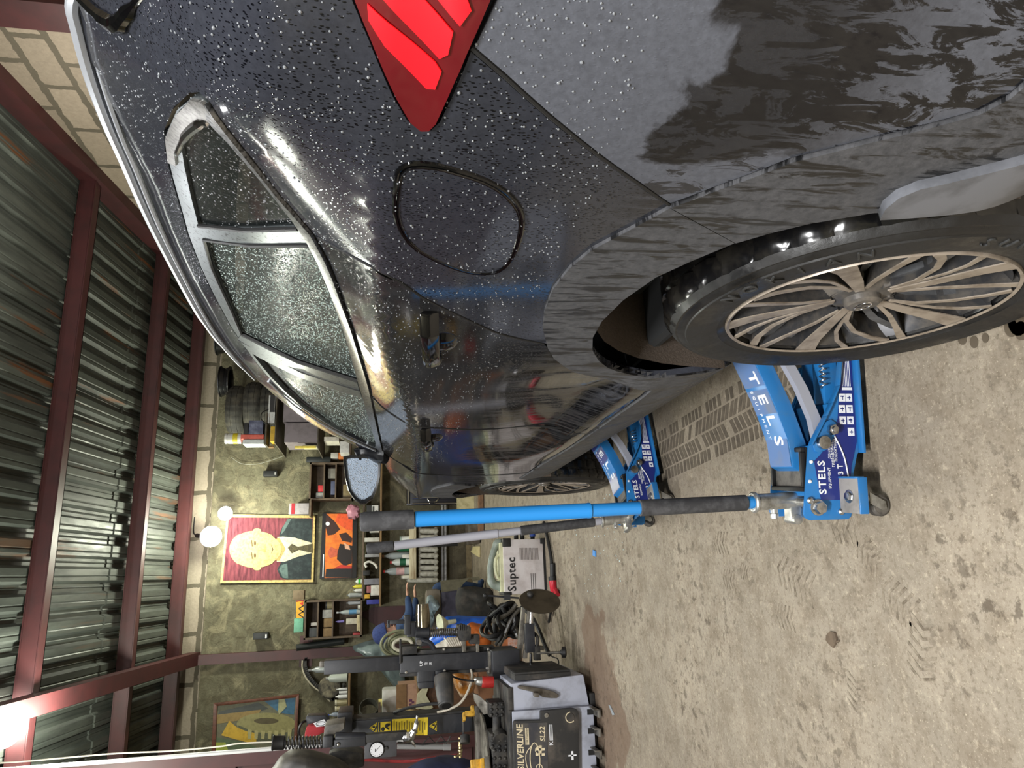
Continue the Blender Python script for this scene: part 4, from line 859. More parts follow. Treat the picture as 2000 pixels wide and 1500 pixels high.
# ------------------------------------------------------------------ tyre changer at the left
M_bk = worn('black_machine_paint', S(36, 38, 44), S(54, 55, 60), 20, .42, lo=.5, hi=.8)
M_bkflat = worn('black_castings', S(30, 30, 31), S(70, 66, 60), 16, .6)
M_cab = worn('grey_cabinet_paint', S(164, 168, 182), S(112, 112, 116), 6, .45, lo=.5, hi=.8)
M_yel = mat('yellow_label', S(232, 204, 44), .5); M_yjaw = worn('yellow_jaw', S(206, 158, 48), S(120, 90, 40), 30, .5)
M_iron = worn('worn_iron', S(120, 116, 108), S(56, 52, 46), 16, .5, .5)
M_cream = mat('cream_print', S(214, 200, 168), .6)
M_rub = worn('dusty_black_rubber', S(40, 39, 38), S(92, 84, 76), 5, .7, lo=.5, hi=.72)
def boxpx(m, ix0, ix1, iy0, iy1, Y, d, mi=0):
    """box whose front face covers the given photo rectangle at depth Y"""
    ic, jc = (ix0 + ix1) / 2, (iy0 + iy1) / 2; a = at(ix0, jc, Y); b = at(ix1, jc, Y); l = at(ic, iy1, Y); r = at(ic, iy0, Y)
    m.b2((l.x, Y, b.z), (r.x, Y + d, a.z), mi); return (l.x, r.x, b.z, a.z)
def poly(pts, Y): return [at(x, y, Y) for x, y in pts]
YC = 4.37
tc = thing('tyre_changer', 'black and grey tyre changing machine at the left with yellow warning labels', 'machine', (-1.0, 4.7, 0))
m = MB(); q = at(1085, 1384, YC); top = at(1002, 1440, YC).z
m.b2((-1.62, YC, .03), (q.x, YC + .62, top)); cab = m.build('cabinet', M_cab, tc, bevel=.006)
r0 = at(1085, 1382, YC + .03); r1 = at(1075, 1326, YC + .03)
m = MB(); zt = top + .0
m.add([Vector((x, y, z)) for y in (YC + .03, YC + .56) for x, z in ((r0.x, .045), (r1.x + .012, .07), (r1.x - .012, zt - .005), (r0.x, zt + .01))], [(0, 1, 2, 3), (4, 7, 6, 5), (0, 4, 5, 1), (1, 5, 6, 2), (2, 6, 7, 3), (3, 7, 4, 0)])
m.build('side_housing', M_cab, tc, bevel=.006)
m = MB(); m.b2((r1.x - .03, YC + .02, zt - .012), (r0.x, YC + .57, zt + .02)); m.build('housing_top', M_bkflat, tc, bevel=.006)
m = MB(); m.b2((r0.x - .45, YC + .01, top - .006), (r0.x + .004, YC + .61, top + .02)); m.build('cabinet_top', M_bkflat, tc, bevel=.006)
m = MB(); m.b2((-1.6, YC + .05, 0), (-.7, YC + .55, .035)); m.build('plinth', M_bkflat, tc, bevel=.006)
m = MB(); x = r1.x
m.b2((x - .002, YC + .05, .14), (x + .03, YC + .55, zt - .03))
for k in range(13): m.b2((x + .028, YC + .06 + k * .037, .14), (x + .042, YC + .08 + k * .037, zt - .03))
m.build('side_rubber', M_rub, tc, bevel=.004)
m = MB(); P = poly([(1012, 1340), (1018, 1339), (1055, 1344), (1080, 1350), (1090, 1356), (1092, 1361), (1088, 1364), (1078, 1364), (1060, 1362), (1050, 1354), (1012, 1345)], YC + .0); m.prism(P, (0, .028, 0)); P = poly([(1043, 1353), (1054, 1354), (1054, 1362), (1044, 1362)], YC - .04); m.prism(P, (0, .05, 0)); m.build('breaker_lever', worn('grey_brown_metal', S(98, 92, 84), S(70, 64, 56), 20, .5, .4), tc, bevel=.006)
P = poly([(1056, 1389), (1118, 1383), (1127, 1386), (1131, 1394), (1132, 1500), (1132, 1560), (1005, 1560), (1003, 1412), (1006, 1408), (1056, 1407)], YC - .035); m = MB(); m.prism(P, (0, .036, 0)); pad = m.build('rubber_pad', M_rub, tc, bevel=.006)
P = poly([(1007, 1413), (1069, 1411), (1071, 1560), (1009, 1560)], YC - .037); m = MB(); m.prism(P, (0, .004, 0)); lb = m.build('nameplate', worn('dark_plate', S(52, 52, 58), S(84, 80, 74), 12, .5), pad, smooth=0)
F = lambda ix, iy, dy=.04: basis(at(ix, iy, YC - dy), (1, 0, 0), (0, 0, 1))
text('lettering', 'SILVERLINE', .052, F(1017, 1460), M_cream, lb, bold=True, shear=.15, xs=.92); text('lettering', 'SL22', .040, F(1060, 1434), M_cream, lb, bold=True, shear=.2)
m = MB(); boxpx(m, 1026, 1033, 1422, 1455, YC - .0385, .002); m.build('small_plate', M_cream, lb, smooth=0)
text('lettering', 'TYRE CHANGER', .012, F(1029.5, 1438.5, .0395), M_black, lb)
m = MB()
for i in range(4):
    for j in range(3):
        if (i + j) % 2: boxpx(m, 1046 + j * 6, 1052 + j * 6, 1456 + i * 5, 1461 + i * 5, YC - .0385, .0015)
m.build('chequered_print', M_cream, lb, smooth=0)
m = MB(); c = at(1045, 1483, YC - .0385)
m.tube([c + Vector((.085 * math.cos(a), 0, .028 * math.sin(a))) for a in [2 * PI * k / 20 for k in range(20)]], .003, 6, closed=True); m.tube([c + Vector((x, 0, z)) for x, z in ((-.07, .01), (-.04, .045), (.03, .05), (.075, .012))], .0025, 6, 3)
for s in (-.045, .045): m.tube([c + Vector((s + .018 * math.cos(a), 0, -.022 + .018 * math.sin(a))) for a in [2 * PI * k / 12 for k in range(12)]], .0025, 6, closed=True)
m.build('car_drawing', M_cream, lb)
m = MB(); boxpx(m, 1116, 1120, 1467, 1484, YC - .036, .002); boxpx(m, 1110, 1126, 1474, 1477, YC - .036, .002)
m.build('plus_mark', M_white, pad, smooth=0)
text('lettering', 'K', .03, F(1077, 1452, .037), M_white, pad, bold=True)
m = MB()
for k in range(3): boxpx(m, 1073 + k * 2.6, 1074.2 + k * 2.6, 1415, 1446, YC - .036, .002)
m.build('fine_print', M_white, pad, smooth=0)
m = MB(); c = at(1114, 1401, YC - .036); m.tube([c + Vector((.027 * math.cos(a), 0, .027 * math.sin(a))) for a in [2 * PI * k / 24 for k in range(16)]], .003, 6); m.build('ring_mark', M_cream, pad); m = MB(); m.cyl(c + Vector((0, .002, 0)), c + Vector((0, -.003, 0)), .022, .022, 20); m.build('plug_cover', M_rub, pad)
m = MB(); c = at(1067, 1397, YC - .036); m.lathe([(.013, 0), (.012, .006), (0, .008)], c, (0, -1, 0), 16); m.build('screw', M_steel, pad)
for iy in (1391, 1428, 1470, 1506):
    m = MB(); boxpx(m, 1147 + (iy - 1391) * .03, 1160 + (iy - 1391) * .03, iy - 6, iy + 5, YC - .0015, .03); m.build('pedal_slot', M_black, tc, smooth=0)
    m = MB(); c = at(1160 + (iy - 1391) * .03, iy - 1, YC); m.b2((c.x - .016, YC - .10, c.z - .012), (c.x + .03, YC + .02, c.z + .004)); m.b2((c.x + .022, YC - .10, c.z - .012), (c.x + .03, YC + .02, c.z + .028)); m.build('pedal', M_iron, tc, bevel=.003)
# gearbox under the turntable, turntable, jaws
TC = Vector((at(985, 1500, 4.75).x, 4.78, top))
m = MB(); m.cyl(TC + Vector((0, 0, 0)), TC + Vector((0, 0, .1)), .12, .10, 28)
m.build('gearbox', M_bkflat, tc, bevel=.004)
for ix0, ix1, iy0, iy1, Y in ((956, 984, 1372, 1400, 4.52), (958, 992, 1432, 1462, 4.47), (962, 990, 1462, 1500, 4.47)):
    m = MB(); boxpx(m, ix0, ix1, iy0, iy1, Y, .16)
    for i in range(3):
        for j in range(3): p = at(ix0 + 4 + i * (ix1 - ix0 - 8) / 2, iy0 + 4 + j * (iy1 - iy0 - 8) / 2, Y); m.sphere(p, .011, 8, 6)
    m.build('motor_block', M_bkflat, tc, bevel=.004)
m = MB(); m.cyl(at(970, 1396, 4.55), at(970, 1436, 4.52), .025, .025, 16); m.cyl(at(975, 1436, 4.5), at(978, 1446, 4.46), .045, .045, 18); m.build('air_cylinder', M_bkflat, tc)
tz = TC.z + .115
m = MB(); m.lathe([(0, 0), (.31, 0), (.31, .014), (0, .016)], (TC.x, TC.y, tz), (0, 0, 1), 44)
for a in (.3, 1.87, 3.44, 5.01): m.b2((-.03, .03, 0), (.03, .34, .035)) if False else m.box((TC.x + .2 * math.cos(a), TC.y + .2 * math.sin(a), tz + .026), (.30, .075, .03), Matrix.Rotation(a, 3, 'Z'))
m.build('turntable', M_iron, tc, bevel=.003)
for k, a in enumerate((.3, 1.87, 3.44, 5.01)):
    p = Vector((TC.x + .31 * math.cos(a), TC.y + .31 * math.sin(a), tz + .04)); R = Matrix.Rotation(a, 3, 'Z')
    m = MB()
    for (x, z, sx, sz) in ((0, .03, .03, .06), (-.015, .066, .05, .014), (.02, .012, .05, .02)): m.box(p + R @ Vector((x, 0, z)), (sx, .06, sz), R)
    m.build('clamp_jaw', M_yjaw, tc, bevel=.003)
m = MB(); p = at(948, 1350, 4.72); m.prism([at(925, 1355, 4.65), at(935, 1358, 4.62), at(957, 1378, 4.6), at(958, 1392, 4.6), at(945, 1396, 4.62), at(928, 1372, 4.66)], (0, .05, 0)); m.build('breaker_blade', M_iron, tc, bevel=.004)
# tower
YT = 5.02
m = MB(); x0, x1, z0, z1 = boxpx(m, 655, 985, 1399, 1437, YT, .16); tw = m.build('tower', M_bk, tc, bevel=.004)
m = MB(); m.b2((x1 - .001, YT + .005, z0), (x1 + .012, YT + .16, z1 - .05)); m.build('tower_edge', M_bkflat, tc)
m = MB(); boxpx(m, 659, 688, 1392, 1432, YT - .05, .26); m.build('tower_head', M_bk, tc, bevel=.006)
LF = lambda ix, iy: basis(at(ix, iy, YT - .004), (1, 0, 0), (0, 0, 1))
for tri in ([(721, 1422), (736, 1411), (737, 1433)], [(838, 1418), (853, 1408), (853, 1428)]):
    m = MB(); m.prism(poly(tri, YT - .003), (0, .003, 0)); l = m.build('warning_sign', M_yel, tw, smooth=0)
    m = MB(); c = poly(tri, YT - .0035); g = sum(c, Vector()) / 3; m.tube([g + (p - g) * .8 for p in c], .0022, 5, closed=True); m.box(g + Vector((-.004, 0, -.006)), (.03, .002, .008), Matrix.Rotation(.5, 3, 'Y')); m.box(g + Vector((.006, 0, .004)), (.01, .002, .016)); m.build('symbol', M_black, l, smooth=0)
m = MB(); boxpx(m, 739, 763, 1410, 1430, YT - .003, .003); l = m.build('warning_sign', M_yel, tw, smooth=0)
m = MB(); boxpx(m, 740, 743, 1411, 1429, YT - .004, .002); m.sphere(at(748, 1424, YT - .004), .012, 10, 6, 0, (1, .2, 1)); m.prism(poly([(752, 1416), (755, 1413), (762, 1413), (762, 1416), (757, 1420), (761, 1424), (759, 1426), (752, 1421)], YT - .0045), (0, .002, 0)); m.build('symbol', M_black, l, smooth=0)
m = MB(); m.prism(poly([(766, 1405), (836, 1401), (835, 1436), (766, 1436)], YT - .003), (0, .003, 0)); l = m.build('instruction_label', M_yel, tw, smooth=0)
m = MB()
for k in range(13): boxpx(m, 769 + k * 5.0, 770.6 + k * 5.0, 1407 + (k * 7) % 5, 1432 - (k * 5) % 9, YT - .004, .0015)
m.build('printed_text', worn('faded_print', S(96, 84, 24), S(140, 122, 30), 80, .6), l, smooth=0)
# swing arm, spring, spindle, gauge
YS = 4.72
m = MB(); m.prism(poly([(634, 1418), (672, 1412), (672, 1424), (645, 1440), (632, 1438)], YS), (0, .2, 0)); m.build('swing_arm', worn('worn_grey_arm', S(104, 100, 92), S(60, 58, 54), 14, .5), tc, bevel=.005)
m = MB(); a = at(552, 1451, YS); b = at(635, 1449, YS); m.cyl(a, b, .013, .013, 14); m.build('spindle', M_iron, tc)
m = MB(); nT = 150; d = (b - a); e1 = d.normalized().orthogonal().normalized(); e2 = d.normalized().cross(e1)
m.tube([a + d * (k / nT) + (e1 * math.cos(k * 2 * PI * 12 / nT) + e2 * math.sin(k * 2 * PI * 12 / nT)) * .032 for k in range(nT + 1)], .0042, 6); m.build('coil_spring', M_bk, tc)
m = MB(); c = at(532, 1451, YS); m.lathe([(0, 0), (.040, .0), (.042, .006), (.038, .012), (.038, .065), (.033, .07), (0, .07)], c, (b - c), 20); m.build('spindle_knob', M_black, tc)
m = MB(); boxpx(m, 630, 650, 1438, 1461, YS - .05, .12); boxpx(m, 650, 714, 1443, 1460, YS - .03, .07); m.cyl(at(655, 1440, YS), at(714, 1440, YS), .028, .028, 16); m.build('spindle_housing', M_bk, tc, bevel=.006)
m = MB(); p = at(660, 1454, YS - .035); m.sphere(p, .012, 10, 8); m.build('grease_cap', M_steel, tc)
m = MB(); boxpx(m, 712, 795, 1432, 1448, YS - .02, .06); m.build('tool_bar', M_bkflat, tc, bevel=.004)
m = MB(); boxpx(m, 712, 775, 1445, 1480, YS - .01, .06); gb = m.build('gauge_box', worn('dark_grey_box', S(66, 66, 70), S(52, 52, 54), 12, .5), tc, bevel=.003)
c = at(736, 1463.5, YS - .012); m = MB(); m.lathe([(0, -.012), (.040, -.012), (.044, -.008), (.044, 0)], c, (0, 1, 0), 30); g = m.build('gauge', M_black, gb)
m = MB(); m.lathe([(0, -.0135), (.038, -.0135), (.038, -.012)], c, (0, 1, 0), 30); m.build('dial', M_white, g)
m = MB(); m.box(c + Vector((.006, -.0145, -.006)), (.034, .001, .0025), Matrix.Rotation(.8, 3, 'Y')); m.box(c + Vector((-.002, -.0145, .008)), (.016, .001, .006))
for k in range(12): m.box(c + Vector((.032 * math.cos(k * .45 - .8), -.0145, .032 * math.sin(k * .45 - .8))), (.003, .001, .003))
m.build('needle', M_black, g)
c = at(754, 1461, YS - .012); m = MB(); m.cyl(c, c + Vector((0, -.012, 0)), .012, .01, 12); m.build('push_button', M_bkflat, gb)
m = MB(); p = at(796, 1440, YS - .02); m.tube([at(793, 1441, YS), at(800, 1440, YS - .02), at(806, 1432, YS - .03), at(812, 1420, YS - .03), at(815, 1398, YS - .02)], [.03, .028, .02, .014, .007], 10, 5); m.tube([at(800, 1444, YS - .02), at(806, 1450, YS - .03), at(811, 1459, YS - .02)], [.018, .012, .004], 8, 4); m.build('mount_head', M_steel, tc)
m = MB(); boxpx(m, 793, 800, 1430, 1441, YS - .05, .01)
for k in range(2):
    p = at(796.5, 1432.5 + k * 6, YS - .052); m.cyl(p, p + Vector((0, .003, 0)), .008, .008, 10)
m.build('head_plate', M_steel, tc)
m = MB(); Z = lambda ix, iy, Y=4.95: at(ix, iy, Y)
m.tube([Z(776, 1450), Z(826, 1454), Z(900, 1446)], .006, 6)
zig = [Z(824, 1455), Z(838, 1439), Z(850, 1452), Z(862, 1438), Z(872, 1452), Z(880, 1438)]
m.tube(zig, .005, 6); m.build('lattice_brace', M_bkflat, tc)
m = MB(); m.tube([Z(776, 1458, 5.2), Z(868, 1459, 5.2)], .016, 12); m.tube([Z(866, 1459, 5.2), Z(880, 1459, 5.2)], .021, 12); m.build('grey_pipe', mat('grey_plastic', S(150, 150, 150), .5), tc)
m = MB(); m.tube([Z(898, 1440, 5.0), Z(899, 1480, 5.0)], .009, 8)
for iy, r in ((1446, .014), (1456, .012), (1466, .016), (1474, .012)): m.sphere(Z(899, iy, 5.0), r, 10, 8)
m.tube([Z(899, 1474, 5.0), Z(888, 1478, 4.97)], .007, 8); m.build('air_fitting', worn('brass', S(196, 180, 140), S(140, 120, 80), 30, .3, .9), tc)
m = MB(); m.cyl(Z(905, 1442, 4.9), Z(905, 1396, 4.9), .006, .006, 8); m.cyl(Z(908, 1452, 4.88), Z(908, 1436, 4.9), .03, .03, 18); m.build('tension_rod', M_bkflat, tc)
# helper arm column on the right of the machine
YH = 4.92
m = MB(); boxpx(m, 633, 800, 1286, 1313, YH + .03, .12); m.build('inner_column', M_bk, tc, bevel=.004)
m = MB(); p = at(627, 1296, YH + .08); boxpx(m, 624, 634, 1292, 1304, YH + .06, .05); m.build('column_cap', M_iron, tc, bevel=.003)
m = MB(); x0, x1, z0, z1 = boxpx(m, 782, 957, 1277, 1310, YH, .17); hc = m.build('outer_column', M_bk, tc, bevel=.004)
m = MB(); boxpx(m, 782, 815, 1262, 1278, YH - .01, .16); boxpx(m, 815, 966, 1266, 1277, YH + .03, .13); boxpx(m, 781, 957, 1310, 1317, YH + .03, .10); boxpx(m, 780, 784, 1248, 1296, YH - .02, .02); m.build('column_flange', M_bkflat, tc, bevel=.003)
for ix, iy in ((867, 1268), (953, 1268), (793, 1313), (868, 1310), (951, 1305)):
    m = MB(); p = at(ix, iy, YH - .001); m.lathe([(.010, 0), (.008, -.006), (0, -.007)], p, (0, 1, 0), 10); m.build('bolt', M_steel, hc)
text('lettering', 'UP', .026, basis(at(823, 1296, YH - .003), (1, 0, 0), (0, 0, 1)), M_white, hc, bold=True)
text('lettering', '(III', .018, basis(at(832, 1296, YH - .003), (0, 0, -1), (1, 0, 0)), M_white, hc, bold=True); text('lettering', 'III)', .018, basis(at(841, 1296, YH - .003), (0, 0, -1), (1, 0, 0)), M_white, hc, bold=True)
m = MB(); boxpx(m, 815, 850, 1308, 1334, YH + .0, .14); boxpx(m, 817, 848, 1332, 1345, YH - .01, .12); boxpx(m, 850, 872, 1306, 1318, YH, .08); m.build('arm_bracket', M_bk, tc, bevel=.008)
m = MB(); m.cyl(at(866, 1322, YH - .02), at(871, 1376, YH - .12), .062, .050, 28); m.cyl(at(871, 1376, YH - .12), at(871.5, 1379, YH - .126), .05, .045, 28); m.build('press_roller', worn('roller_rubber', S(58, 58, 58), S(84, 80, 74), 12, .55), tc, bevel=.004)
m = MB(); m.cyl(at(871.5, 1378.5, YH - .13), at(871.6, 1380, YH - .134), .028, .028, 20); m.build('roller_hub', M_black, tc)
m = MB(); boxpx(m, 962, 1016, 1270, 1326, YH - .12, .30); m.build('column_foot', M_bk, tc, bevel=.006)
m = MB(); boxpx(m, 955, 965, 1272, 1316, YH - .05, .24); m.build('foot_plate', M_iron, tc, bevel=.003)
m = MB(); m.cyl(at(1018, 1300, YH - .08), at(1018, 1345, YC + .3), .04, .05, 14); m.b2((at(990, 1345, YH).x - .1, YH - .4, .30), (at(990, 1320, YH).x, YH + .15, .46)); m.build('base_arm', M_bkflat, tc, bevel=.006)
# upper clamp arm with chrome tube and spring
m = MB(); boxpx(m, 812, 838, 1214, 1262, YH + .02, .10); boxpx(m, 795, 812, 1216, 1244, YH - .0, .12); boxpx(m, 757, 790, 1211, 1219, YH + .0, .05); boxpx(m, 756, 762, 1211, 1226, YH, .04); boxpx(m, 790, 802, 1203, 1240, YH - .01, .12); m.build('clamp_arm', M_bk, tc, bevel=.004)
m = MB(); m.tube([at(827, 1231, YH - .02), at(826, 1200, YH - .02), at(825, 1180, YH - .02)], [.046, .046, .040], 18); m.build('chrome_tube', worn('smoked_chrome', S(150, 142, 122), S(50, 46, 40), 6, .18, 1.0), tc)
m = MB(); m.cyl(at(812, 1235, YH - .05), at(838, 1235, YH - .05), .033, .033, 18); m.cyl(at(894, 1239, YH - .05), at(838, 1236, YH - .05), .010, .010, 10); m.build('spring_rod', M_bk, tc)
m = MB(); a = at(838, 1236, YH - .05); b = at(896, 1234, YH - .05); d = b - a; e1 = d.normalized().orthogonal().normalized(); e2 = d.normalized().cross(e1)
m.tube([a + d * (k / 180) + (e1 * math.cos(k * 2 * PI * 15 / 180) + e2 * math.sin(k * 2 * PI * 15 / 180)) * .023 for k in range(181)], .005, 6); m.build('coil_spring', M_steel, tc)
m = MB(); m.prism(poly([(895, 1222), (905, 1219), (920, 1225), (920, 1250), (900, 1253), (894, 1240)], YH - .09), (0, .12, 0))
for k in range(6): boxpx(m, 897 + k * 3.6, 899 + k * 3.6, 1220, 1232, YH - .10, .01)
boxpx(m, 918, 937, 1240, 1258, YH - .05, .09); m.build('toothed_block', M_bkflat, tc, bevel=.003)
m = MB(); boxpx(m, 903, 910, 1247, 1274, YH - .03, .05); boxpx(m, 930, 936, 1247, 1274, YH - .03, .05); m.build('hinge_lug', M_iron, tc, bevel=.002)
m = MB(); m.tube([at(822, 1254, YH - .03), at(826, 1250, YH - .04), at(840, 1256, YH - .04), at(848, 1268, YH - .03)], [.006, .016, .016, .016], 10, 4); m.build('hook_handle', M_bk, tc)
m = MB(); p = at(818, 1254, YH - .02); m.cyl(p, p + Vector((0, -.03, 0)), .017, .017, 12); m.build('bolt', M_iron, tc)
# lower arm with the bead disc
YD = 4.78
m = MB(); m.prism(poly([(1008, 1318), (1014, 1240), (1020, 1186), (1026, 1186), (1024, 1240), (1018, 1300), (1016, 1318)], YD + .05), (0, .04, 0)); m.prism(poly([(1022, 1286), (1027, 1236), (1032, 1186), (1037, 1186), (1034, 1240), (1030, 1286)], YD + .02), (0, .03, 0)); m.build('disc_arm', M_iron, tc, bevel=.002)
m = MB(); boxpx(m, 1027, 1045, 1218, 1275, YD - .02, .06); m.build('arm_sleeve', M_bk, tc, bevel=.004)
m = MB(); m.cyl(at(1037, 1276, YD), at(1037, 1322, YD + .02), .010, .010, 12); m.cyl(at(1037, 1220, YD), at(1039, 1188, YD), .012, .012, 12); m.build('chrome_shaft', M_chrome, tc)
dc = at(1054, 1176, YD - .06); ax = Vector((.28, -.42, .86)); ax.normalize()
ax = (CR * .95 - CF * .30 + CD * 0.05).normalized()
m = MB(); m.lathe([(0, .02), (.03, .022), (.05, .016), (.105, .010), (.130, -.004), (.133, -.01), (.12, -.012), (0, -.006)], dc, -ax, 40); m.build('bead_disc', worn('brown_worn_steel', S(86, 78, 66), S(58, 52, 44), 10, .45, .5), tc)
m = MB(); m.sphere(at(1036, 1161, YD - .02), .022, 12, 8); m.build('disc_hub', M_bkflat, tc)
m = MB(); m.cyl(at(1013, 1168, YD), at(951, 1163, YD), .006, .006, 8); boxpx(m, 985, 997, 1162, 1172, YD - .01, .03); m.build('pull_rod', M_bk, tc)
m = MB(); m.sphere(at(948, 1163, YD), .016, 14, 10); m.build('ball_knob', M_black, tc)
m = MB(); m.cyl(at(1048, 1276, YD - .02), at(1094, 1274, YD - .05), .008, .008, 10); m.build('knob_rod', M_iron, tc)
m = MB(); c = at(1094, 1274, YD - .05); e = at(1105, 1273.6, YD - .06)
m.lathe([(0, 0), (.012, 0), (.02, .01), (.034, .012), (.034, .034), (.02, .04), (0, .04)], c, e - c, 18); m.build('star_knob', M_black, tc)
m = MB(); m.tube([at(1048, 1268, YD), at(1050, 1246, YD), at(1042, 1236, YD + .05)], .012, 8, 4); boxpx(m, 1044, 1056, 1262, 1290, YD - .02, .05); m.build('rod_clamp', M_bkflat, tc, bevel=.003)
# lubricator and hoses
m = MB(); m.cyl(at(941, 1332, 4.7), at(964, 1332, 4.7), .034, .034, 22); lu = m.build('lubricator_bowl', worn('red_plastic', S(176, 48, 44), S(120, 34, 34), 20, .3), tc, bevel=.006)
m = MB(); m.cyl(at(930, 1330, 4.7), at(941, 1331, 4.7), .022, .028, 16); m.sphere(at(930, 1327, 4.69), .014, 10, 8); m.build('lubricator_cap', M_zinc, tc, bevel=.002)
m = MB(); m.tube([at(915, 1296, 5.0), at(922, 1318, 4.9), at(916, 1345, 4.85), at(900, 1372, 4.85), at(875, 1386, 4.9), at(855, 1391, 5.0)], .0075, 8, 6); m.build('white_hose', mat('white_hose', S(196, 188, 172), .5), tc)
m = MB(); m.tube([at(874, 1317, 4.95), at(900, 1327, 4.9), at(925, 1330, 4.75)], .006, 8, 5); m.tube([at(770, 1392, 5.1), at(800, 1382, 4.95), at(830, 1376, 4.85), at(862, 1374, 4.8)], .010, 8, 6); m.build('black_hose', M_black, tc)
m = MB(); m.tube([at(1063, 1258, YD), at(1075, 1280, YD), at(1090, 1288, YD - .05), at(1088, 1306, YD - .08), at(1070, 1313, YD - .05), at(1050, 1320, YD)], .004, 6, 6); m.build('thin_hose', M_black, tc)
# ------------------------------------------------------------------ back wall and everything standing by it
W = 10.16
def shade(c, k): return (c[0] * k, c[1] * k, c[2] * k, 1)
def cm(c, rough=.55, metal=0.0): return worn('c_%d_%d_%d_%d' % (int(c[0] * 999), int(c[1] * 999), int(c[2] * 999), int(rough * 100 + metal * 7)), c, shade(c, .72), 22, rough, metal)
def flat(parent, name, pts, Y, mt, th=.002, label=None):
    m = MB(); m.prism(poly(pts, Y), (0, th, 0)); o = m.build(name, mt, parent, smooth=0)
    if label: o['label'] = label
    return o
def ell(cx, cy, rx, ry, n=24): return [(cx + rx * math.cos(2 * PI * k / n), cy + ry * math.sin(2 * PI * k / n)) for k in range(n)]
# portrait tapestry
pt = thing('portrait_tapestry', 'woven red wall portrait of a bald person in dark suit and tie', 'portrait', tuple(at(611, 1072, W)))
flat(pt, 'border', [(430, 1139), (443, 1004), (616, 1007), (612, 1137)], W, worn('gold_border', S(196, 174, 112), S(140, 120, 76), 30, .8), .012)
def folds():
    t = NT('red_weave'); st = t.noise(5, 4, .6, t.mapn((1, 1, 6))); t.set('Base Color', t.mix(t.ramp(st, (.35, 0.0), (.7, 1.0)), S(74, 24, 36), S(128, 62, 72))); t.set('Roughness', .85); return t.m
flat(pt, 'background', [(435, 1134), (447, 1010), (611, 1012), (607, 1132)], W - .003, folds(), .004)
dk = worn('suit_weave', S(30, 38, 42), S(50, 62, 64), 14, .85)
flat(pt, 'suit', [(548, 1100), (541, 1112), (548, 1128), (560, 1132), (607, 1131), (610, 1013), (565, 1012), (551, 1030), (545, 1046), (556, 1072)], W - .005, dk, .003)
flat(pt, 'suit_highlight', [(549, 1104), (545, 1112), (552, 1128), (563, 1130), (561, 1100)], W - .0065, worn('grey_weave', S(86, 104, 102), S(60, 76, 76), 20, .85), .002)
flat(pt, 'suit_highlight', [(556, 1036), (569, 1014), (562, 1013), (551, 1032), (549, 1044)], W - .0065, worn('grey_weave', S(86, 104, 102), S(60, 76, 76), 20, .85), .002)
flat(pt, 'shirt', [(541, 1049), (552, 1048), (575, 1050), (609, 1060), (609, 1080), (580, 1088), (556, 1097), (540, 1097), (556, 1074)], W - .008, worn('shirt_weave', S(196, 190, 166), S(160, 152, 128), 20, .85), .002)
flat(pt, 'tie', [(562, 1070), (570, 1062), (582, 1068), (609, 1062), (610, 1080), (584, 1074), (570, 1081)], W - .010, worn('tie_weave', S(52, 48, 36), S(110, 100, 64), 60, .8, stretch=(1, 1, 4)), .002)
sk = worn('skin_weave', S(176, 160, 112), S(140, 122, 80), 26, .85)
flat(pt, 'neck', [(530, 1056), (545, 1050), (558, 1072), (545, 1096), (530, 1092)], W - .009, worn('neck_weave', S(164, 142, 88), S(140, 118, 70), 26, .85), .002)
hd = flat(pt, 'head', [(448 + 51 - 51 * math.cos(a) + (4 if abs(math.sin(a)) > .8 else 0), 1073 + 36 * math.sin(a) * (1.0 - .12 * math.cos(a + PI))) for a in [2 * PI * k / 32 for k in range(32)]], W - .012, sk, .003)
ln = mat('line_weave', S(84, 66, 40), .85)
for yy in (1061, 1085): flat(hd, 'eye', ell(498, yy, 2.2, 4.5, 12), W - .0135, ln, .001); flat(hd, 'brow', [(490, yy - 7), (492, yy + 7), (494, yy + 6), (492, yy - 6)], W - .0135, ln, .001)
flat(hd, 'nose', [(500, 1075), (518, 1078), (521, 1072), (518, 1066), (516, 1072)], W - .0135, worn('neck_weave', S(164, 142, 88), S(140, 118, 70), 26, .85), .001); flat(hd, 'mouth', [(529, 1062), (532, 1073), (529, 1083), (534, 1073)], W - .0135, ln, .001)
for s in (-1, 1): flat(hd, 'ear', ell(502, 1073 + s * 37, 8, 4, 12), W - .011, sk, .001)
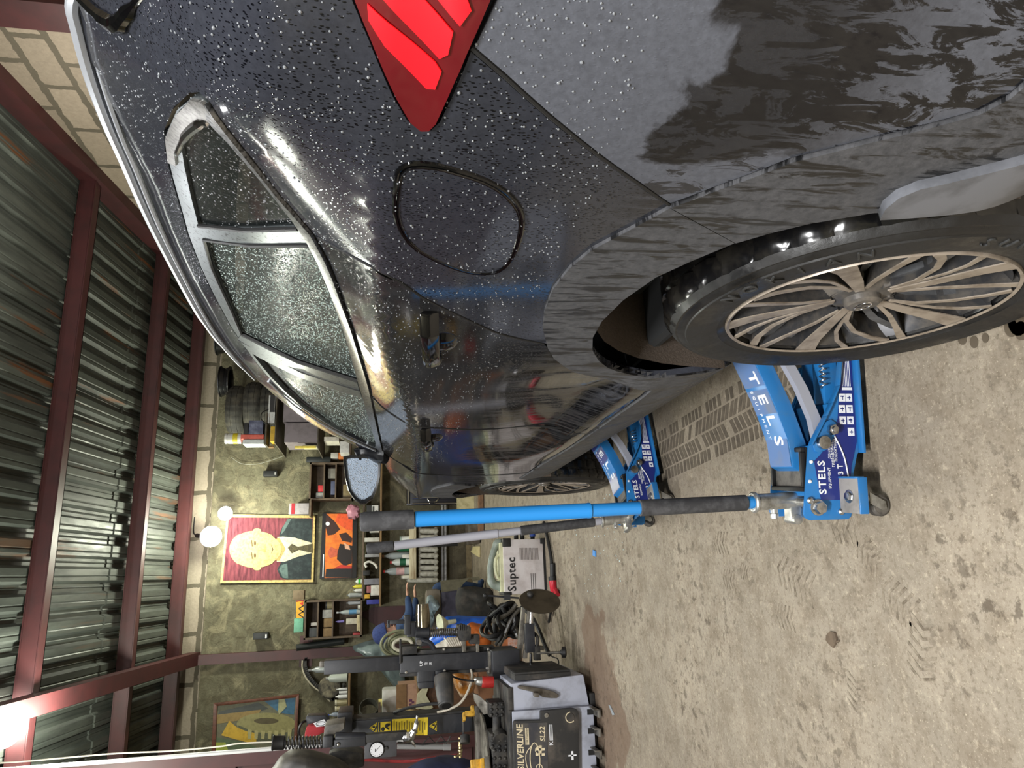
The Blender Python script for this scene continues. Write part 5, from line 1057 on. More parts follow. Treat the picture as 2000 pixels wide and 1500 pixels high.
# orange picture in a black frame
pc = thing('poster', 'glossy orange and black picture in a black frame below the portrait', 'picture', tuple(at(697, 1066, W)))
flat(pc, 'frame', [(624, 1131), (630, 1002), (698, 1004), (696, 1129)], W - .004, mat('black_frame', S(16, 16, 17), .3), .03)
og = worn('orange_print', S(226, 122, 36), S(196, 84, 24), 9, .35)
flat(pc, 'print', [(634, 1129), (637, 1003), (689, 1004), (687, 1128)], W - .0055, og, .001)
for i, (p, c) in enumerate([([(660, 1003), (689, 1004), (688, 1036), (676, 1034), (664, 1026), (655, 1018)], S(222, 84, 36)), ([(637, 1003), (655, 1020), (664, 1034), (652, 1044), (640, 1046), (636, 1030)], S(54, 26, 18)), ([(664, 1062), (688, 1066), (687, 1100), (672, 1106), (658, 1092), (660, 1076)], S(26, 14, 10)), ([(646, 1068), (660, 1074), (658, 1086), (644, 1090), (640, 1078)], S(196, 90, 60)), ([(637, 1111), (687, 1109), (687, 1128), (635, 1128)], S(16, 10, 10)), ([(662, 1043), (676, 1040), (688, 1052), (686, 1060), (668, 1056)], S(52, 22, 12)), ([(652, 1110), (666, 1103), (687, 1106), (687, 1110)], S(190, 46, 30)), ([(672, 1060), (682, 1066), (684, 1074), (674, 1072)], S(222, 170, 140))]):
    flat(pc, 'print_shape', p, W - .007 - i * .0006, cm(c, .35), .0006)
flat(pc, 'white_dot', ell(640, 1023, 4, 4, 14), W - .013, M_white, .0006); flat(pc, 'caption_strip', [(629.5, 1127), (631, 1083), (633, 1083), (631.5, 1127)], W - .0055, M_white, .001)
# framed tyre picture
fp = thing('framed_picture', 'tilted wooden framed picture of a big tractor tyre on the back wall', 'picture', tuple(at(584, 1410, W)))
m = MB(); O = [(417, 1374), (584, 1356), (577, 1500), (412, 1500)]; I = [(424, 1379), (578, 1362), (571, 1500), (419, 1500)]
for k in range(4): a, b = O[k], O[(k + 1) % 4]; c, d = I[(k + 1) % 4], I[k]; m.prism(poly([a, b, c, d], W - .03), (0, .04, 0))
m.build('frame', worn('red_brown_wood', S(110, 62, 44), S(74, 42, 30), 20, .45), fp, bevel=.004)
flat(fp, 'print', [(420, 1376), (581, 1359), (574, 1499), (416, 1499)], W - .004, cm(S(108, 106, 84)), .01)
for i, (p, c) in enumerate([([(428, 1390), (505, 1372), (525, 1384), (500, 1392), (424, 1400)], S(72, 76, 74)), ([(516, 1369), (577, 1363), (574, 1396), (545, 1392)], S(70, 112, 142)), ([(424, 1396), (510, 1386), (500, 1402), (423, 1414)], S(150, 126, 76)), (ell(520, 1414, 58, 22), S(150, 144, 98)), (ell(520, 1408, 24, 6), S(92, 84, 60)), ([(464, 1416), (500, 1430), (540, 1434), (576, 1428), (573, 1448), (520, 1452), (478, 1446)], S(96, 98, 78)), ([(448, 1408), (462, 1420), (480, 1428), (500, 1432), (501, 1452), (484, 1450), (460, 1444), (432, 1436)], S(206, 168, 62)), ([(424, 1440), (470, 1448), (500, 1458), (500, 1480), (420, 1480)], S(96, 110, 84)), ([(420, 1450), (440, 1450), (446, 1466), (420, 1466)], S(160, 170, 74)), ([(544, 1366), (556, 1365), (560, 1380), (545, 1396), (543, 1390)], S(170, 170, 130))]):
    flat(fp, 'print_shape', p, W - .0055 - i * .0007, cm(c, .3), .0007)
for k in range(7): flat(fp, 'tyre_lug', [(484 + k * 13, 1424 + 3 * math.sin(k * .6)), (492 + k * 13, 1426 + 3 * math.sin(k * .6)), (490 + k * 13, 1444), (484 + k * 13, 1443)], W - .0140, cm(S(170, 162, 112), .5), .0007)
# generic small things -------------------------------------------------------------
def rectbox(name, r, Y, d, mt, label, cat, group=None, bevel=.004):
    m = MB(); boxpx(m, *r, Y, d); return one(m, name, mt, label, cat, group, bevel=bevel)
def bottle(name, r, Y, col, label, cat='bottle', cap=None, shape='bottle', group=None, rough=.25, alpha=1.0, band=None):
    ix0, ix1, iy0, iy1 = r; t = at(ix0, (iy0 + iy1) / 2, Y); b = at(ix1, (iy0 + iy1) / 2, Y); R = abs(at(ix1, iy0, Y).x - at(ix1, iy1, Y).x) / 2; H = t.z - b.z
    P = {'bottle': [(0, 0), (R, .0), (R, .62 * H), (R * .85, .74 * H), (R * .38, .86 * H), (R * .36, .93 * H)], 'jar': [(0, 0), (R, 0), (R, .78 * H), (R * .9, .84 * H), (R * .86, .86 * H)], 'can': [(0, 0), (R, 0), (R, .8 * H), (R * .6, .88 * H), (R * .3, .9 * H)], 'jug': [(0, 0), (R, 0), (R * 1.02, .55 * H), (R * .8, .8 * H), (R * .34, .88 * H), (R * .32, .93 * H)]}[shape]
    th = thing(name, label, cat, (b.x, Y + R, b.z), group)
    m = MB(); m.lathe(P, (b.x, Y + R, b.z), (0, 0, 1), 16); body = m.build('body', mat('bc_%d_%d_%d_%d' % (int(col[0] * 999), int(col[1] * 999), int(col[2] * 999), int(alpha * 99)), col, rough, alpha=alpha), th)
    rr = P[-1][0] * 1.15; m = MB(); m.lathe([(rr, P[-1][1] * .99), (rr, H), (0, H)], (b.x, Y + R, b.z), (0, 0, 1), 14); m.build('cap', cm(cap or shade(col, .5), .4), th)
    if band: m = MB(); m.lathe([(R * 1.01, .2 * H), (R * 1.02, .5 * H)], (b.x, Y + R, b.z), (0, 0, 1), 16); m.build('wrapper', cm(band, .5), th)
    return th
def shelfboard(name, ix, iy0, iy1, Y, d, mt, label, th=.025, cat='shelf'):
    a = at(ix, iy1, Y); b = at(ix, iy0, Y); m = MB(); m.b2((a.x, Y, (a.z + b.z) / 2 - th), (b.x, Y + d, (a.z + b.z) / 2)); return one(m, name, mt, label, cat, bevel=.002)
WOOD = worn('shelf_wood', S(132, 104, 68), S(92, 72, 48), 14, .7, stretch=(.3, 1, 3)); DWOOD = worn('dark_shelf_wood', S(96, 80, 64), S(66, 54, 44), 14, .65)
CLEAR = S(196, 206, 206)
# black wall speakers
for r, lab in (((514, 541, 919, 930), 'small black wall speaker on the plaster right of the portrait'), ((494, 523, 1236, 1249), 'small black wall speaker on the plaster left of the portrait')):
    t = thing('wall_speaker', lab, 'speaker', tuple(at(r[1], (r[2] + r[3]) / 2, W)), 'wall speakers')
    m = MB(); boxpx(m, *r, W - .10, .13); sp = m.build('housing', mat('speaker_black', S(26, 28, 30), .5), t, bevel=.006)
    m = MB(); boxpx(m, r[1] - 5, r[1] - 2, r[2] + 3, r[3] - 3, W - .104, .004); m.build('badge', M_zinc, t)
# lamps
t = thing('wall_lamp', 'glaring bare lamp hung at the top of the back wall above the portrait', 'lamp', (.62, 9.62, 3.1))
GLOW = mat('lamp_glow', (1, 1, 1, 1), .5, emit=(1, .98, .88, 1), es=28)
for p, r in ((at(412, 1048, 9.7), .13), (at(440, 1003, 9.85), .09)):
    m = MB(); m.sphere(p, r, 16, 10, 0, (1, .5, 1)); m.build('lamp_globe', GLOW, t)
m = MB(); m.cyl(at(400, 1048, 9.72), at(385, 1046, 9.9), .02, .03, 12); m.tube([at(385, 1046, 9.9), at(378, 1040, 10.1), at(380, 1010, 10.15)], .008, 6, 4); m.build('lamp_arm', M_black, t)
t = thing('ceiling_bulb', 'bright bare bulb under the roof sheets at the far left', 'lamp', (-1.04, 6.85, 4.1))
m = MB(); m.sphere(at(4, 1424, 6.85), .15, 16, 10); m.build('lamp_globe', GLOW, t); m = MB(); q = at(4, 1424, 6.85); m.cyl(q + Vector((0, 0, .08)), q + Vector((0, 0, .16)), .04, .04, 12); m.build('lamp_holder', M_black, t)
# --- wooden cabinets on the wall
def cabinet(label, r, Y, d, shelves, th=.022, group=None, dividers=()):
    ix0, ix1, iy0, iy1 = r; t = thing('wall_cabinet', label, 'cabinet', tuple(at(ix1, (iy0 + iy1) / 2, Y + d)), group)
    ic = (ix0 + ix1) / 2; l = at(ic, iy1, Y).x; rr = at(ic, iy0, Y).x; zt = at(ix0, (iy0 + iy1) / 2, Y).z; zb = at(ix1, (iy0 + iy1) / 2, Y).z
    for nm, a, b in (('side_panel', (l, Y, zb), (l + th, Y + d, zt)), ('side_panel', (rr - th, Y, zb), (rr, Y + d, zt)), ('top_panel', (l, Y, zt - th), (rr, Y + d, zt)), ('bottom_panel', (l, Y, zb), (rr, Y + d, zb + th)), ('back_panel', (l, Y + d - .008, zb), (rr, Y + d, zt))):
        m = MB(); m.b2(a, b); m.build(nm, DWOOD, t, smooth=0)
    for ix in shelves: z = at(ix, (iy0 + iy1) / 2, Y).z; m = MB(); m.b2((l + th, Y + .01, z), (rr - th, Y + d - .01, z + .018)); m.build('shelf', DWOOD, t, smooth=0)
    return t
YA = 9.9
cabinet('dark open wooden wall cabinet partly behind the wing mirror', (604, 690, 903, 976), YA, .26, (634, 657))
cabinet('open brown wall cabinet full of bottles and boxes left of the portrait', (594, 707, 1171, 1247), YA, .26, (622, 651))
for args in [('storage_box', (621, 633, 948, 960), YA + .06, .1, cm(S(190, 46, 52)), 'small red box in the dark wall cabinet behind the mirror', 'box'),
             ('storage_box', (617, 633, 962, 972), YA + .06, .1, cm(S(150, 150, 146)), 'small pale box beside the red one in the dark cabinet', 'box'),
             ('storage_box', (646, 657, 940, 966), YA + .05, .1, cm(S(74, 80, 108)), 'bluish grey box on the middle shelf of the dark cabinet', 'box'),
             ('storage_box', (641, 656, 915, 934), YA + .05, .1, cm(S(128, 124, 116)), 'stack of grey boxes on the middle shelf of the dark cabinet', 'box'),
             ('tool_case', (670, 690, 946, 972), YA + .05, .12, cm(S(120, 104, 68)), 'tan case at the foot of the dark cabinet', 'case'),
             ('cardboard_box', (632, 650, 1208, 1225), YA + .05, .15, cm(S(128, 104, 72), .8), 'right of two brown cartons on the cabinet shelf left of portrait', 'box'),
             ('cardboard_box', (631, 650, 1227, 1244), YA + .05, .15, cm(S(124, 100, 70), .8), 'left of two brown cartons on the cabinet shelf left of portrait', 'box'),
             ('storage_box', (630, 650, 1191, 1207), YA + .05, .12, cm(S(150, 148, 144)), 'pale grey packet right of the two brown cartons', 'box'),
             ('storage_box', (607, 621, 1216, 1222), YA + .05, .08, cm(S(176, 170, 166)), 'small white packet on the top shelf of the brown cabinet', 'box'),
             ('tool_case', (604, 621, 1226, 1244), YA + .05, .1, cm(S(60, 62, 64)), 'dark tool case on the top shelf of the brown cabinet', 'case'),
             ('book', (697, 701, 1201, 1232), YA + .03, .16, cm(S(196, 182, 146), .8), 'upper of two cream books lying in the brown cabinet', 'book'),
             ('book', (702, 706, 1200, 1233), YA + .03, .16, cm(S(204, 190, 152), .8), 'lower of two cream books lying in the brown cabinet', 'book'),
             ('storage_box', (676, 697, 1208, 1219), YA + .06, .1, cm(S(186, 180, 164)), 'white and black box standing on the cream books', 'box'),
             ('tool_case', (689, 706, 1236, 1245), YA + .06, .1, cm(S(150, 40, 44)), 'red tool lying at the left end of the brown cabinet', 'tool')]:
    rectbox(*args)
bottle('water_bottle', (657, 706, 1190, 1199), YA + .04, CLEAR, 'tall clear water bottle with blue label in the brown cabinet', cap=S(230, 230, 230), alpha=.55, band=S(90, 140, 180))
bottle('glass_jar', (636, 650, 1174, 1189), YA + .05, S(150, 140, 110), 'jar of screws right of the grey packet in the cabinet', 'jar', shape='jar', cap=S(70, 70, 70))
bottle('spray_can', (676, 706, 1173, 1180), YA + .05, S(180, 182, 184), 'silver tube standing inside the brown cabinet at its right', 'can', shape='can')
bottle('dial_gauge', (698, 706, 1181, 1190), YA + .02, S(200, 198, 190), 'small round white gauge on the floor of the brown cabinet', 'gauge', shape='jar', cap=S(120, 120, 120))
bottle('glue_bottle', (655, 672, 1211, 1216), YA + .05, S(120, 110, 180), 'thin violet bottle on the low shelf of the brown cabinet')
rectbox('tan_carton', (572, 594, 1153, 1171), YA + .02, .16, cm(S(124, 108, 86), .8), 'tan carton on top of the cabinet under the portrait corner', 'box')
t = thing('warning_board', 'yellow and black chevron board with red top lying on the cabinet', 'sign', tuple(at(592, 1190, YA)))
flat(t, 'board', [(579, 1207), (578, 1173), (593, 1172), (593, 1207)], YA, cm(S(232, 170, 40)), .01)
for k in range(2): flat(t, 'chevron', [(593, 1205 - k * 11), (585, 1200 - k * 11), (593, 1195 - k * 11), (593, 1192 - k * 11), (582, 1200 - k * 11), (593, 1208 - k * 11)], YA - .001, M_black, .001)
flat(t, 'chevron', [(592, 1183), (585, 1179), (592, 1175)], YA - .001, cm(S(222, 60, 36)), .001); flat(t, 'chevron', [(579, 1176), (578, 1173), (593, 1172), (593, 1175), (586, 1174)], YA - .001, cm(S(150, 24, 30)), .001)
rectbox('tool_case', (574, 592, 1208, 1235), YA, .08, cm(S(112, 176, 148)), 'mint green case with dark scribble on top of the brown cabinet', 'case')
m = MB(); a = at(579, 1265, YA + .1); b = at(672, 1252, YA + .16); m.cyl(a, b, .042, .042, 18); one(m, 'black_tube', mat('tube_black', S(34, 38, 38), .4), 'long black tube standing left of the brown cabinet by the column', 'tube')
t = thing('carton', 'grey and white carton with red stripe standing beside the portrait corner', 'box', tuple(at(602, 995, YA)))
m = MB(); boxpx(m, 564, 603, 983, 1004, YA, .2); m.build('box', cm(S(158, 152, 156)), t, bevel=.003)
m = MB(); boxpx(m, 569, 576, 983, 1004, YA - .002, .003); m.build('red_stripe', cm(S(160, 30, 44)), t)
shelfboard('wall_shelf', 604, 976, 1008, YA - .05, .28, DWOOD, 'short dark shelf carrying the red striped carton')
m = MB(); a = at(648, 897, YA); boxpx(m, 598, 646, 892, 902, YA, .1); one(m, 'black_case', mat('tube_black', S(34, 38, 38), .4), 'long black case beside the dark cabinet right of the speaker', 'case', bevel=.01)
rectbox('parts_carton', (646, 660, 884, 895), YA, .2, cm(S(196, 192, 184)), 'white half of the cartons above the wing mirror', 'box'); rectbox('parts_carton', (661, 672, 884, 896), YA, .2, cm(S(206, 120, 60)), 'orange carton just above the wing mirror', 'box')
# shelves and what stands on them
shelfboard('wall_shelf', 708, 950, 1171, YA + .02, .26, DWOOD, 'upper long wooden shelf under the orange picture')
shelfboard('wall_shelf', 742, 870, 1184, YA - .06, .34, WOOD, 'lower long wooden shelf with tools above the radiator')
for nm, r, c, lab, cat in [('grinder', (712, 741, 1050, 1058), S(190, 188, 180), 'white angled grinder lying on the lower shelf', 'tool'),
                           ('carton', (724, 741, 1143, 1163), S(206, 204, 196), 'white carton with red and blue print at the left of lower shelf', 'box'), ('packet', (716, 741, 1171, 1180), S(44, 50, 140), 'stack of blue packets at the left end of the lower shelf', 'packet'),
                           ('carton', (716, 725, 1144, 1158), S(150, 90, 90), 'reddish carton on top of the white one on the lower shelf', 'box'), ('black_block', (709, 722, 1114, 1124), S(28, 28, 28), 'small black clamp standing on the lower shelf', 'tool'),
                           ('packet', (711, 741, 1130, 1142), S(116, 116, 124), 'grey bag lump between cartons on the lower shelf', 'bag'), ('charger', (713, 741, 1082, 1088), S(140, 140, 142), 'grey charger beside the white hose on the lower shelf', 'tool'),
                           ('box', (722, 741, 1026, 1040), S(186, 184, 176), 'white lump of rags right of the handle on the lower shelf', 'rag'), ('box', (726, 741, 905, 930), S(94, 92, 88), 'grey tool box behind the wing mirror on the lower shelf', 'box'), ('yellow_carton', (712, 722, 1161, 1169), S(206, 160, 40), 'small yellow carton on the lower shelf beside the blue packets', 'box')]:
    o = rectbox(nm, r, YA - .02, .16, cm(c), lab, cat)
t = thing('radio', 'black box with a white dial panel on the lower long shelf', 'radio', tuple(at(741, 1000, YA)))
m = MB(); boxpx(m, 716, 741, 986, 1012, YA - .02, .16); m.build('housing', cm(S(30, 30, 32)), t, bevel=.005)
m = MB(); boxpx(m, 726, 739, 987, 1006, YA - .024, .005); dp = m.build('dial_panel', cm(S(206, 206, 204)), t)
m = MB(); boxpx(m, 727.5, 731, 989, 1004, YA - .027, .004); m.build('screen', cm(S(60, 62, 60)), dp); m = MB(); p_ = at(735, 999, YA - .024); m.cyl(p_, p_ + Vector((0, -.01, 0)), .016, .014, 14); m.build('knob', M_black, dp)
m = MB(); m.tube([at(716, 1108, YA), at(713, 1101, YA), at(722, 1097, YA), at(733, 1103, YA), at(736, 1110, YA)], .016, 10, 6); one(m, 'white_hose', cm(S(206, 204, 196)), 'curved white hose on the lower shelf under the orange picture', 'hose')
m = MB(); m.sphere(at(690, 1000, YA + .02), .09, 14, 10, 0, (1.1, .6, .9), .5, 3); one(m, 'plastic_bag', worn('pink_bag', S(186, 128, 144), S(96, 70, 82), 9, .3), 'pink crumpled plastic bag on the upper shelf beside the orange picture', 'bag')
bottle('spray_can', (677, 707, 1157, 1166), YA + .05, S(150, 154, 154), 'grey spray can on the upper shelf right of the cabinet', 'can', shape='can'); bottle('detergent_bottle', (693, 707, 1131, 1140), YA + .04, S(196, 204, 196), 'white bottle with green band on the upper shelf', band=S(60, 190, 60)); bottle('yellow_bottle', (688, 707, 1142, 1149), YA + .05, S(202, 190, 60), 'little yellow bottle beside the grey spray can'); bottle('white_bottle', (690, 707, 1150, 1156), YA + .02, S(206, 206, 200), 'plain white bottle between the yellow one and grey spray can')
# window sill, bottles, radiator, pipes
YS2 = 9.86
m = MB(); boxpx(m, 800, 813, 1020, 1131, YS2, .34); one(m, 'window_sill', worn('pale_board', S(196, 186, 156), S(140, 116, 84), 10, .6, stretch=(.4, 1, 4)), 'thick pale board above the radiator with bottles on it', 'board', bevel=.004)
bottle('water_bottle', (748, 800, 1107, 1122), YS2 + .05, CLEAR, 'clear plastic bottle with red cap, leftmost on the board over radiator', cap=S(214, 60, 56), alpha=.5, band=S(210, 170, 170))
bottle('soda_bottle', (762, 800, 1090, 1104), YS2 + .06, S(206, 214, 206), 'white bottle with green label and red cap on the board', cap=S(206, 50, 50), band=S(30, 96, 66))
bottle('soda_bottle', (746, 800, 1078, 1091), YS2 + .14, CLEAR, 'clear bottle with brown neck behind the green labelled one', cap=S(150, 110, 80), alpha=.6)
bottle('green_bottle', (769, 800, 1064, 1077), YS2 + .08, S(30, 92, 62), 'dark green bottle with white cap on the board', cap=S(220, 220, 220)); bottle('white_jar', (783, 800, 1123, 1131), YS2 + .05, S(196, 194, 182), 'short white jar at the left end of the board', 'jar', shape='jar'); bottle('white_jar', (781, 800, 1046, 1060), YS2 + .06, S(204, 208, 204), 'white tub right of the dark green bottle on the board', 'tub', shape='jar', cap=S(170, 190, 180))
rectbox('milk_carton', (786, 800, 1083, 1090), YS2 + .02, .06, cm(S(206, 204, 198)), 'small white carton in front of the bottles on the board', 'box')
RAD = worn('radiator_paint', S(192, 190, 178), S(140, 136, 122), 18, .5)
t = thing('radiator', 'pale cast iron radiator under the board on the back wall', 'radiator', tuple(at(860, 1085, 10.0)))
for k in range(9):
    iy = 1037 + 12 * k; ix0 = 813 if iy < 1125 else 790
    m = MB(); a = at(ix0 + 4, iy, 9.96); b = at(857, iy, 9.96)
    for dy in (0, .09): m.lathe([(0, 0), (.03, .02), (.033, .06), (.033, (a - b).length - .06), (.03, (a - b).length - .02), (0, (a - b).length)], b + Vector((0, dy, 0)), a - b, 10)
    m.b2((b.x - .024, 9.96, b.z + .03), (b.x + .024, 10.06, b.z + .09)); m.b2((a.x - .024, 9.96, a.z - .09), (a.x + .024, 10.06, a.z - .03)); m.build('section', RAD, t)
m = MB(); m.tube([at(851, 1030, 10.0), at(851, 1137, 10.0)], .022, 8); m.tube([at(820, 1030, 10.0), at(820, 1137, 10.0)], .022, 8); m.build('header_pipe', RAD, t)
for ix, lab in ((864, 'upper of two thin grey heating pipes running under the radiator'), (870, 'lower of two thin grey heating pipes running under the radiator')):
    m = MB(); m.tube([at(ix, 975, 10.08), at(ix + .5, 1200, 10.08)], .018, 10); one(m, 'heating_pipe', worn('pipe_paint', S(150, 150, 150), S(96, 92, 86), 20, .5), lab, 'pipe', 'heating pipes')
m = MB(); m.tube([at(812, 1066, 9.8), at(894, 1063, 9.75)], .022, 8); one(m, 'black_pole', M_black, 'black pole leaning in front of the radiator', 'pole')
# creeper board with chrome rails
t = thing('mechanics_creeper', 'dark board with chrome rails leaning on the wall beside the front wheel', 'creeper', tuple(at(897, 965, 9.85)))
m = MB(); boxpx(m, 794, 898, 930, 986, 9.85, .05); m.build('board', mat('creeper_black', S(22, 24, 34), .35), t, bevel=.01)
for iy in (952, 973, 984):
    m = MB(); m.tube([at(805, iy, 9.82), at(895, iy - 1, 9.82)], .011, 8); m.build('rail', M_chrome, t)
m = MB(); m.tube([at(797, 940, 9.82), at(797, 984, 9.82)], .02, 8); m.tube([at(835, 974, 9.82), at(840, 980, 9.8), at(850, 980, 9.8), at(856, 974, 9.82)], .008, 6, 4); m.build('end_rail', M_chrome, t)
# floor level scraps along the wall
m = MB(); q1 = at(893, 1000, 9.75); q2 = at(917, 955, 9.75); m.b2((q1.x, 9.75, 0), (q2.x, 9.79, q1.z)); one(m, 'plank', worn('pale_plank', S(190, 180, 140), S(150, 140, 100), 14, .8), 'pale plank standing on edge at the wall beside the front wheel', 'plank')
m = MB(); m.prism([onz(941, 1000, .01), onz(941, 1046, .01), onz(945, 1046, .01), onz(944, 950, .01), onz(941, 950, .01)], (0, 0, .05)); one(m, 'brown_plank', worn('brown_plank', S(124, 92, 66), S(84, 62, 44), 14, .8), 'brown plank lying on the floor by the back wall', 'plank')
m = MB(); P_ = [at(904, 1010, 8.9), at(906, 1030, 8.85), at(910, 1062, 8.8)]
for y0, y1 in ((1008, 1064),): m.add([onz(925, y0, .02), onz(925, y1, .02), onz(937, y1 - 4, .02), onz(937, y0, .02), onz(925, y0, .02) + Vector((0, 0, .12)), onz(925, y1, .02) + Vector((0, 0, .10)), onz(937, y1 - 4, .02) + Vector((0, 0, .0)), onz(937, y0, .02) + Vector((0, 0, .03))], [(0, 1, 2, 3), (0, 4, 5, 1), (4, 5, 6, 7), (3, 7, 6, 2), (1, 5, 6, 2), (0, 3, 7, 4)])
one(m, 'metal_channel', worn('dark_channel', S(62, 52, 44), S(100, 96, 90), 10, .5), 'dark metal channel lying on the floor before the radiator', 'channel')
m = MB(); m.prism([onz(926, 1067, .005), onz(938, 1067, .005), onz(938, 1088, .005), onz(922, 1078, .005)], (0, 0, .02)); one(m, 'cardboard_sheet', cm(S(196, 182, 136), .8), 'beige cardboard sheet on the floor left of the metal channel', 'cardboard')
# ------------------------------------------------------------------ loft shelf with tyres and boxes, behind the car roof
YL = 9.35; YS3 = YL - .32
shelfboard('loft_shelf', 541, 640, 866, YS3, 1.12, worn('rough_board', S(92, 86, 74), S(66, 60, 50), 12, .8), 'thin high shelf board carrying the stacked tyres and black rims', .012)
shelfboard('loft_shelf', 622, 700, 874, YS3, 1.12, worn('rough_board', S(92, 86, 74), S(66, 60, 50), 12, .8), 'thin lower shelf board carrying the grey boxes behind the car roof', .012)
shelfboard('wall_shelf', 683, 846, 888, YS3, .4, DWOOD, 'narrow shelf under the white case above the wing mirror', .012)
m = MB()
for x, in ((at(600, 905, YL).x,),): m.b2((x, YL + .05, at(700, 905, YL).z), (x + .05, YL + .1, at(541, 905, YL).z))
def tyre_flat(c, R, w, label, group, seed=0):
    t = thing('tyre', label, 'tyre', tuple(c), group); n = 96; P = [(R * .62, .0), (R * .72, -.0), (R * .88, .0), (R * .96, .03), (R, .06), (R, w * .3), (R - .008, w * .31), (R - .008, w * .34), (R, w * .35), (R, w * .64), (R - .008, w * .65), (R - .008, w * .68), (R, w * .69), (R, w - .06), (R * .96, w - .03), (R * .88, w), (R * .72, w), (R * .62, w), (R * .6, w * .5)]
    m = MB(); m.lathe(P, c, (0, 0, 1), n, closed=True)
    for k, (r, h) in enumerate(P):
        if r > R * .95:
            for i in range(n):
                if (i + seed) % 4 == 0: v = m.v[k * n + i]; d = Vector((v.x - c.x, v.y - c.y, 0)); m.v[k * n + i] = v - d.normalized() * .006
    m.build('carcass', worn('old_tyre', S(50, 49, 46), S(82, 78, 68), 9, .8), t)
    m = MB(); m.lathe([(R * .615, w * .1), (R * .64, w * .02), (R * .66, -.004)], c, (0, 0, 1), 40); m.build('bead', M_black, t); return t
ZB = max(at(541, 872, YS3).z, at(541, 640, YS3).z) + .012; ZB2 = max(at(622, 905, YS3).z, at(622, 700, YS3).z) + .012
T0 = at(541, 786, YL); Rt = (at(490, 737, YL).x - at(490, 834, YL).x) / 2; zs = [ZB + k * (at(438, 786, YL).z - ZB) / 3 for k in range(4)]
for k, lab in enumerate(('lowest tyre of the three stacked on the high shelf', 'middle tyre of the three stacked on the high shelf', 'topmost tyre of the three stacked on the high shelf')):
    tyre_flat(Vector((T0.x + (.01, .02, -.03)[k], YL + Rt + .01, zs[k] + .002)), Rt, zs[k + 1] - zs[k] - .004, lab, 'tyres stacked on the high shelf', k)
def rim_flat(c, R, w, label):
    t = thing('steel_rim', label, 'rim', tuple(c), 'black steel rims'); m = MB(); m.lathe([(R * .8, 0), (R, .0), (R, .012), (R * .93, .02), (R * .9, .05), (R * .82, w * .45), (R * .88, w - .05), (R * .93, w - .02), (R, w - .012), (R, w), (R * .85, w), (R * .76, w * .45)], c, (0, 0, 1), 40, closed=True); m.build('barrel', mat('rim_black', S(22, 22, 24), .3), t)
    m = MB(); m.lathe([(.03, w * .6), (R * .4, w * .66), (R * .78, w * .5)], c, (0, 0, 1), 30); m.build('disc', mat('rim_black', S(22, 22, 24), .3), t)
Rr = (at(430, 703, YL).x - at(430, 764, YL).x) / 2; p = at(460, 733, YL)
rim_flat(Vector((p.x, YL + Rr + .12, zs[3] + .004)), Rr, at(421, 733, YL).z - zs[3], 'black steel rim lying on top of the stacked tyres')
pk = thing('crate', 'tall dark crate hidden by the car, under the second black rim', 'crate', tuple(at(541, 655, YL + .2))); m = MB(); q = at(541, 655, YL + .2); m.b2((q.x - .02, YL + .0, ZB), (q.x + .1, YL + .19, at(466, 700, YL).z)); m.b2((q.x - .2, YL + .2, ZB), (q.x + .3, YL + .65, at(452, 655, YL + .2).z)); m.build('body', M_bkflat, pk, bevel=.006)
p = at(452, 655, YL + .2); rim_flat(Vector((p.x, YL + .42, p.z + .003)), Rr, at(410, 655, YL).z - p.z, 'second black steel rim, farther right above the car roof')
m = MB(); qq = at(466, 660, YL + .1); m.sphere(Vector((q.x + .04, YL + .1, qq.z + .062)), .09, 12, 8, 0, (.8, .6, .8), .4, 5); one(m, 'blue_rag', worn('blue_cloth', S(52, 58, 120), S(36, 40, 86), 9, .9), 'dark blue rag tucked beside the upper black rim', 'rag')
for args in [('grey_box', (556, 620, 826, 864), YS3 + .02, .55, worn('mauve_grey_metal', S(120, 112, 116), S(98, 92, 94), 8, .6), 'mauve grey metal box with pale left side above the door mirror', 'box'),
             ('grey_box', (554, 620, 760, 824), YS3 + .04, .5, worn('mauve_grey_metal', S(120, 112, 116), S(98, 92, 94), 8, .6), 'larger mauve grey box right of the pale sided one, cut by the car roof', 'box'),
             ('oil_carton', (486, 514, 821, 848), YS3 + .02, .26, worn('carton_print', S(66, 70, 96), S(120, 126, 150), 12, .5), 'dark blue printed carton standing left of the stacked tyres', 'box'),
             ('black_case', (476, 485, 826, 848), YS3 + .02, .26, M_black, 'black case beside the dark blue carton on the high shelf', 'case'),
             ('yellow_canister', (528, 536.5, 833, 862), YS3 + .02, .26, cm(S(196, 158, 40)), 'yellow canister with pale side below the dark blue carton', 'canister'),
             ('white_case', (664, 682, 862, 884), YS3 + .02, .3, cm(S(206, 206, 200)), 'white case with dark lid just above the wing mirror arm', 'case'),
             ('white_carton', (633, 662, 853, 862), YS3 + .02, .3, cm(S(204, 200, 184)), 'white flat carton above the wing mirror beside the yellow bar', 'box')]:
    rectbox(*args)
sd = thing('wall_tray', 'high shelf board under the cartons left of the tyres', 'shelf', tuple(at(516, 840, YL)))
m = MB(); a = at(516, 868, YS3); b = at(516, 806, YS3); m.b2((a.x, YS3, a.z - .02), (b.x, YS3 + .29, a.z - .002)); m.build('board', worn('rough_board', S(120, 112, 92), S(84, 76, 62), 12, .8), sd)
m = MB(); m.b2((b.x - .05, YS3 + .02, ZB - .01), (b.x - .01, YS3 + .28, a.z - .02)); m.build('support', WOOD, sd); m = MB(); m.b2((a.x, YS3 + .2, ZB - .01), (a.x + .02, YS3 + .28, a.z - .02)); m.build('support', WOOD, sd)
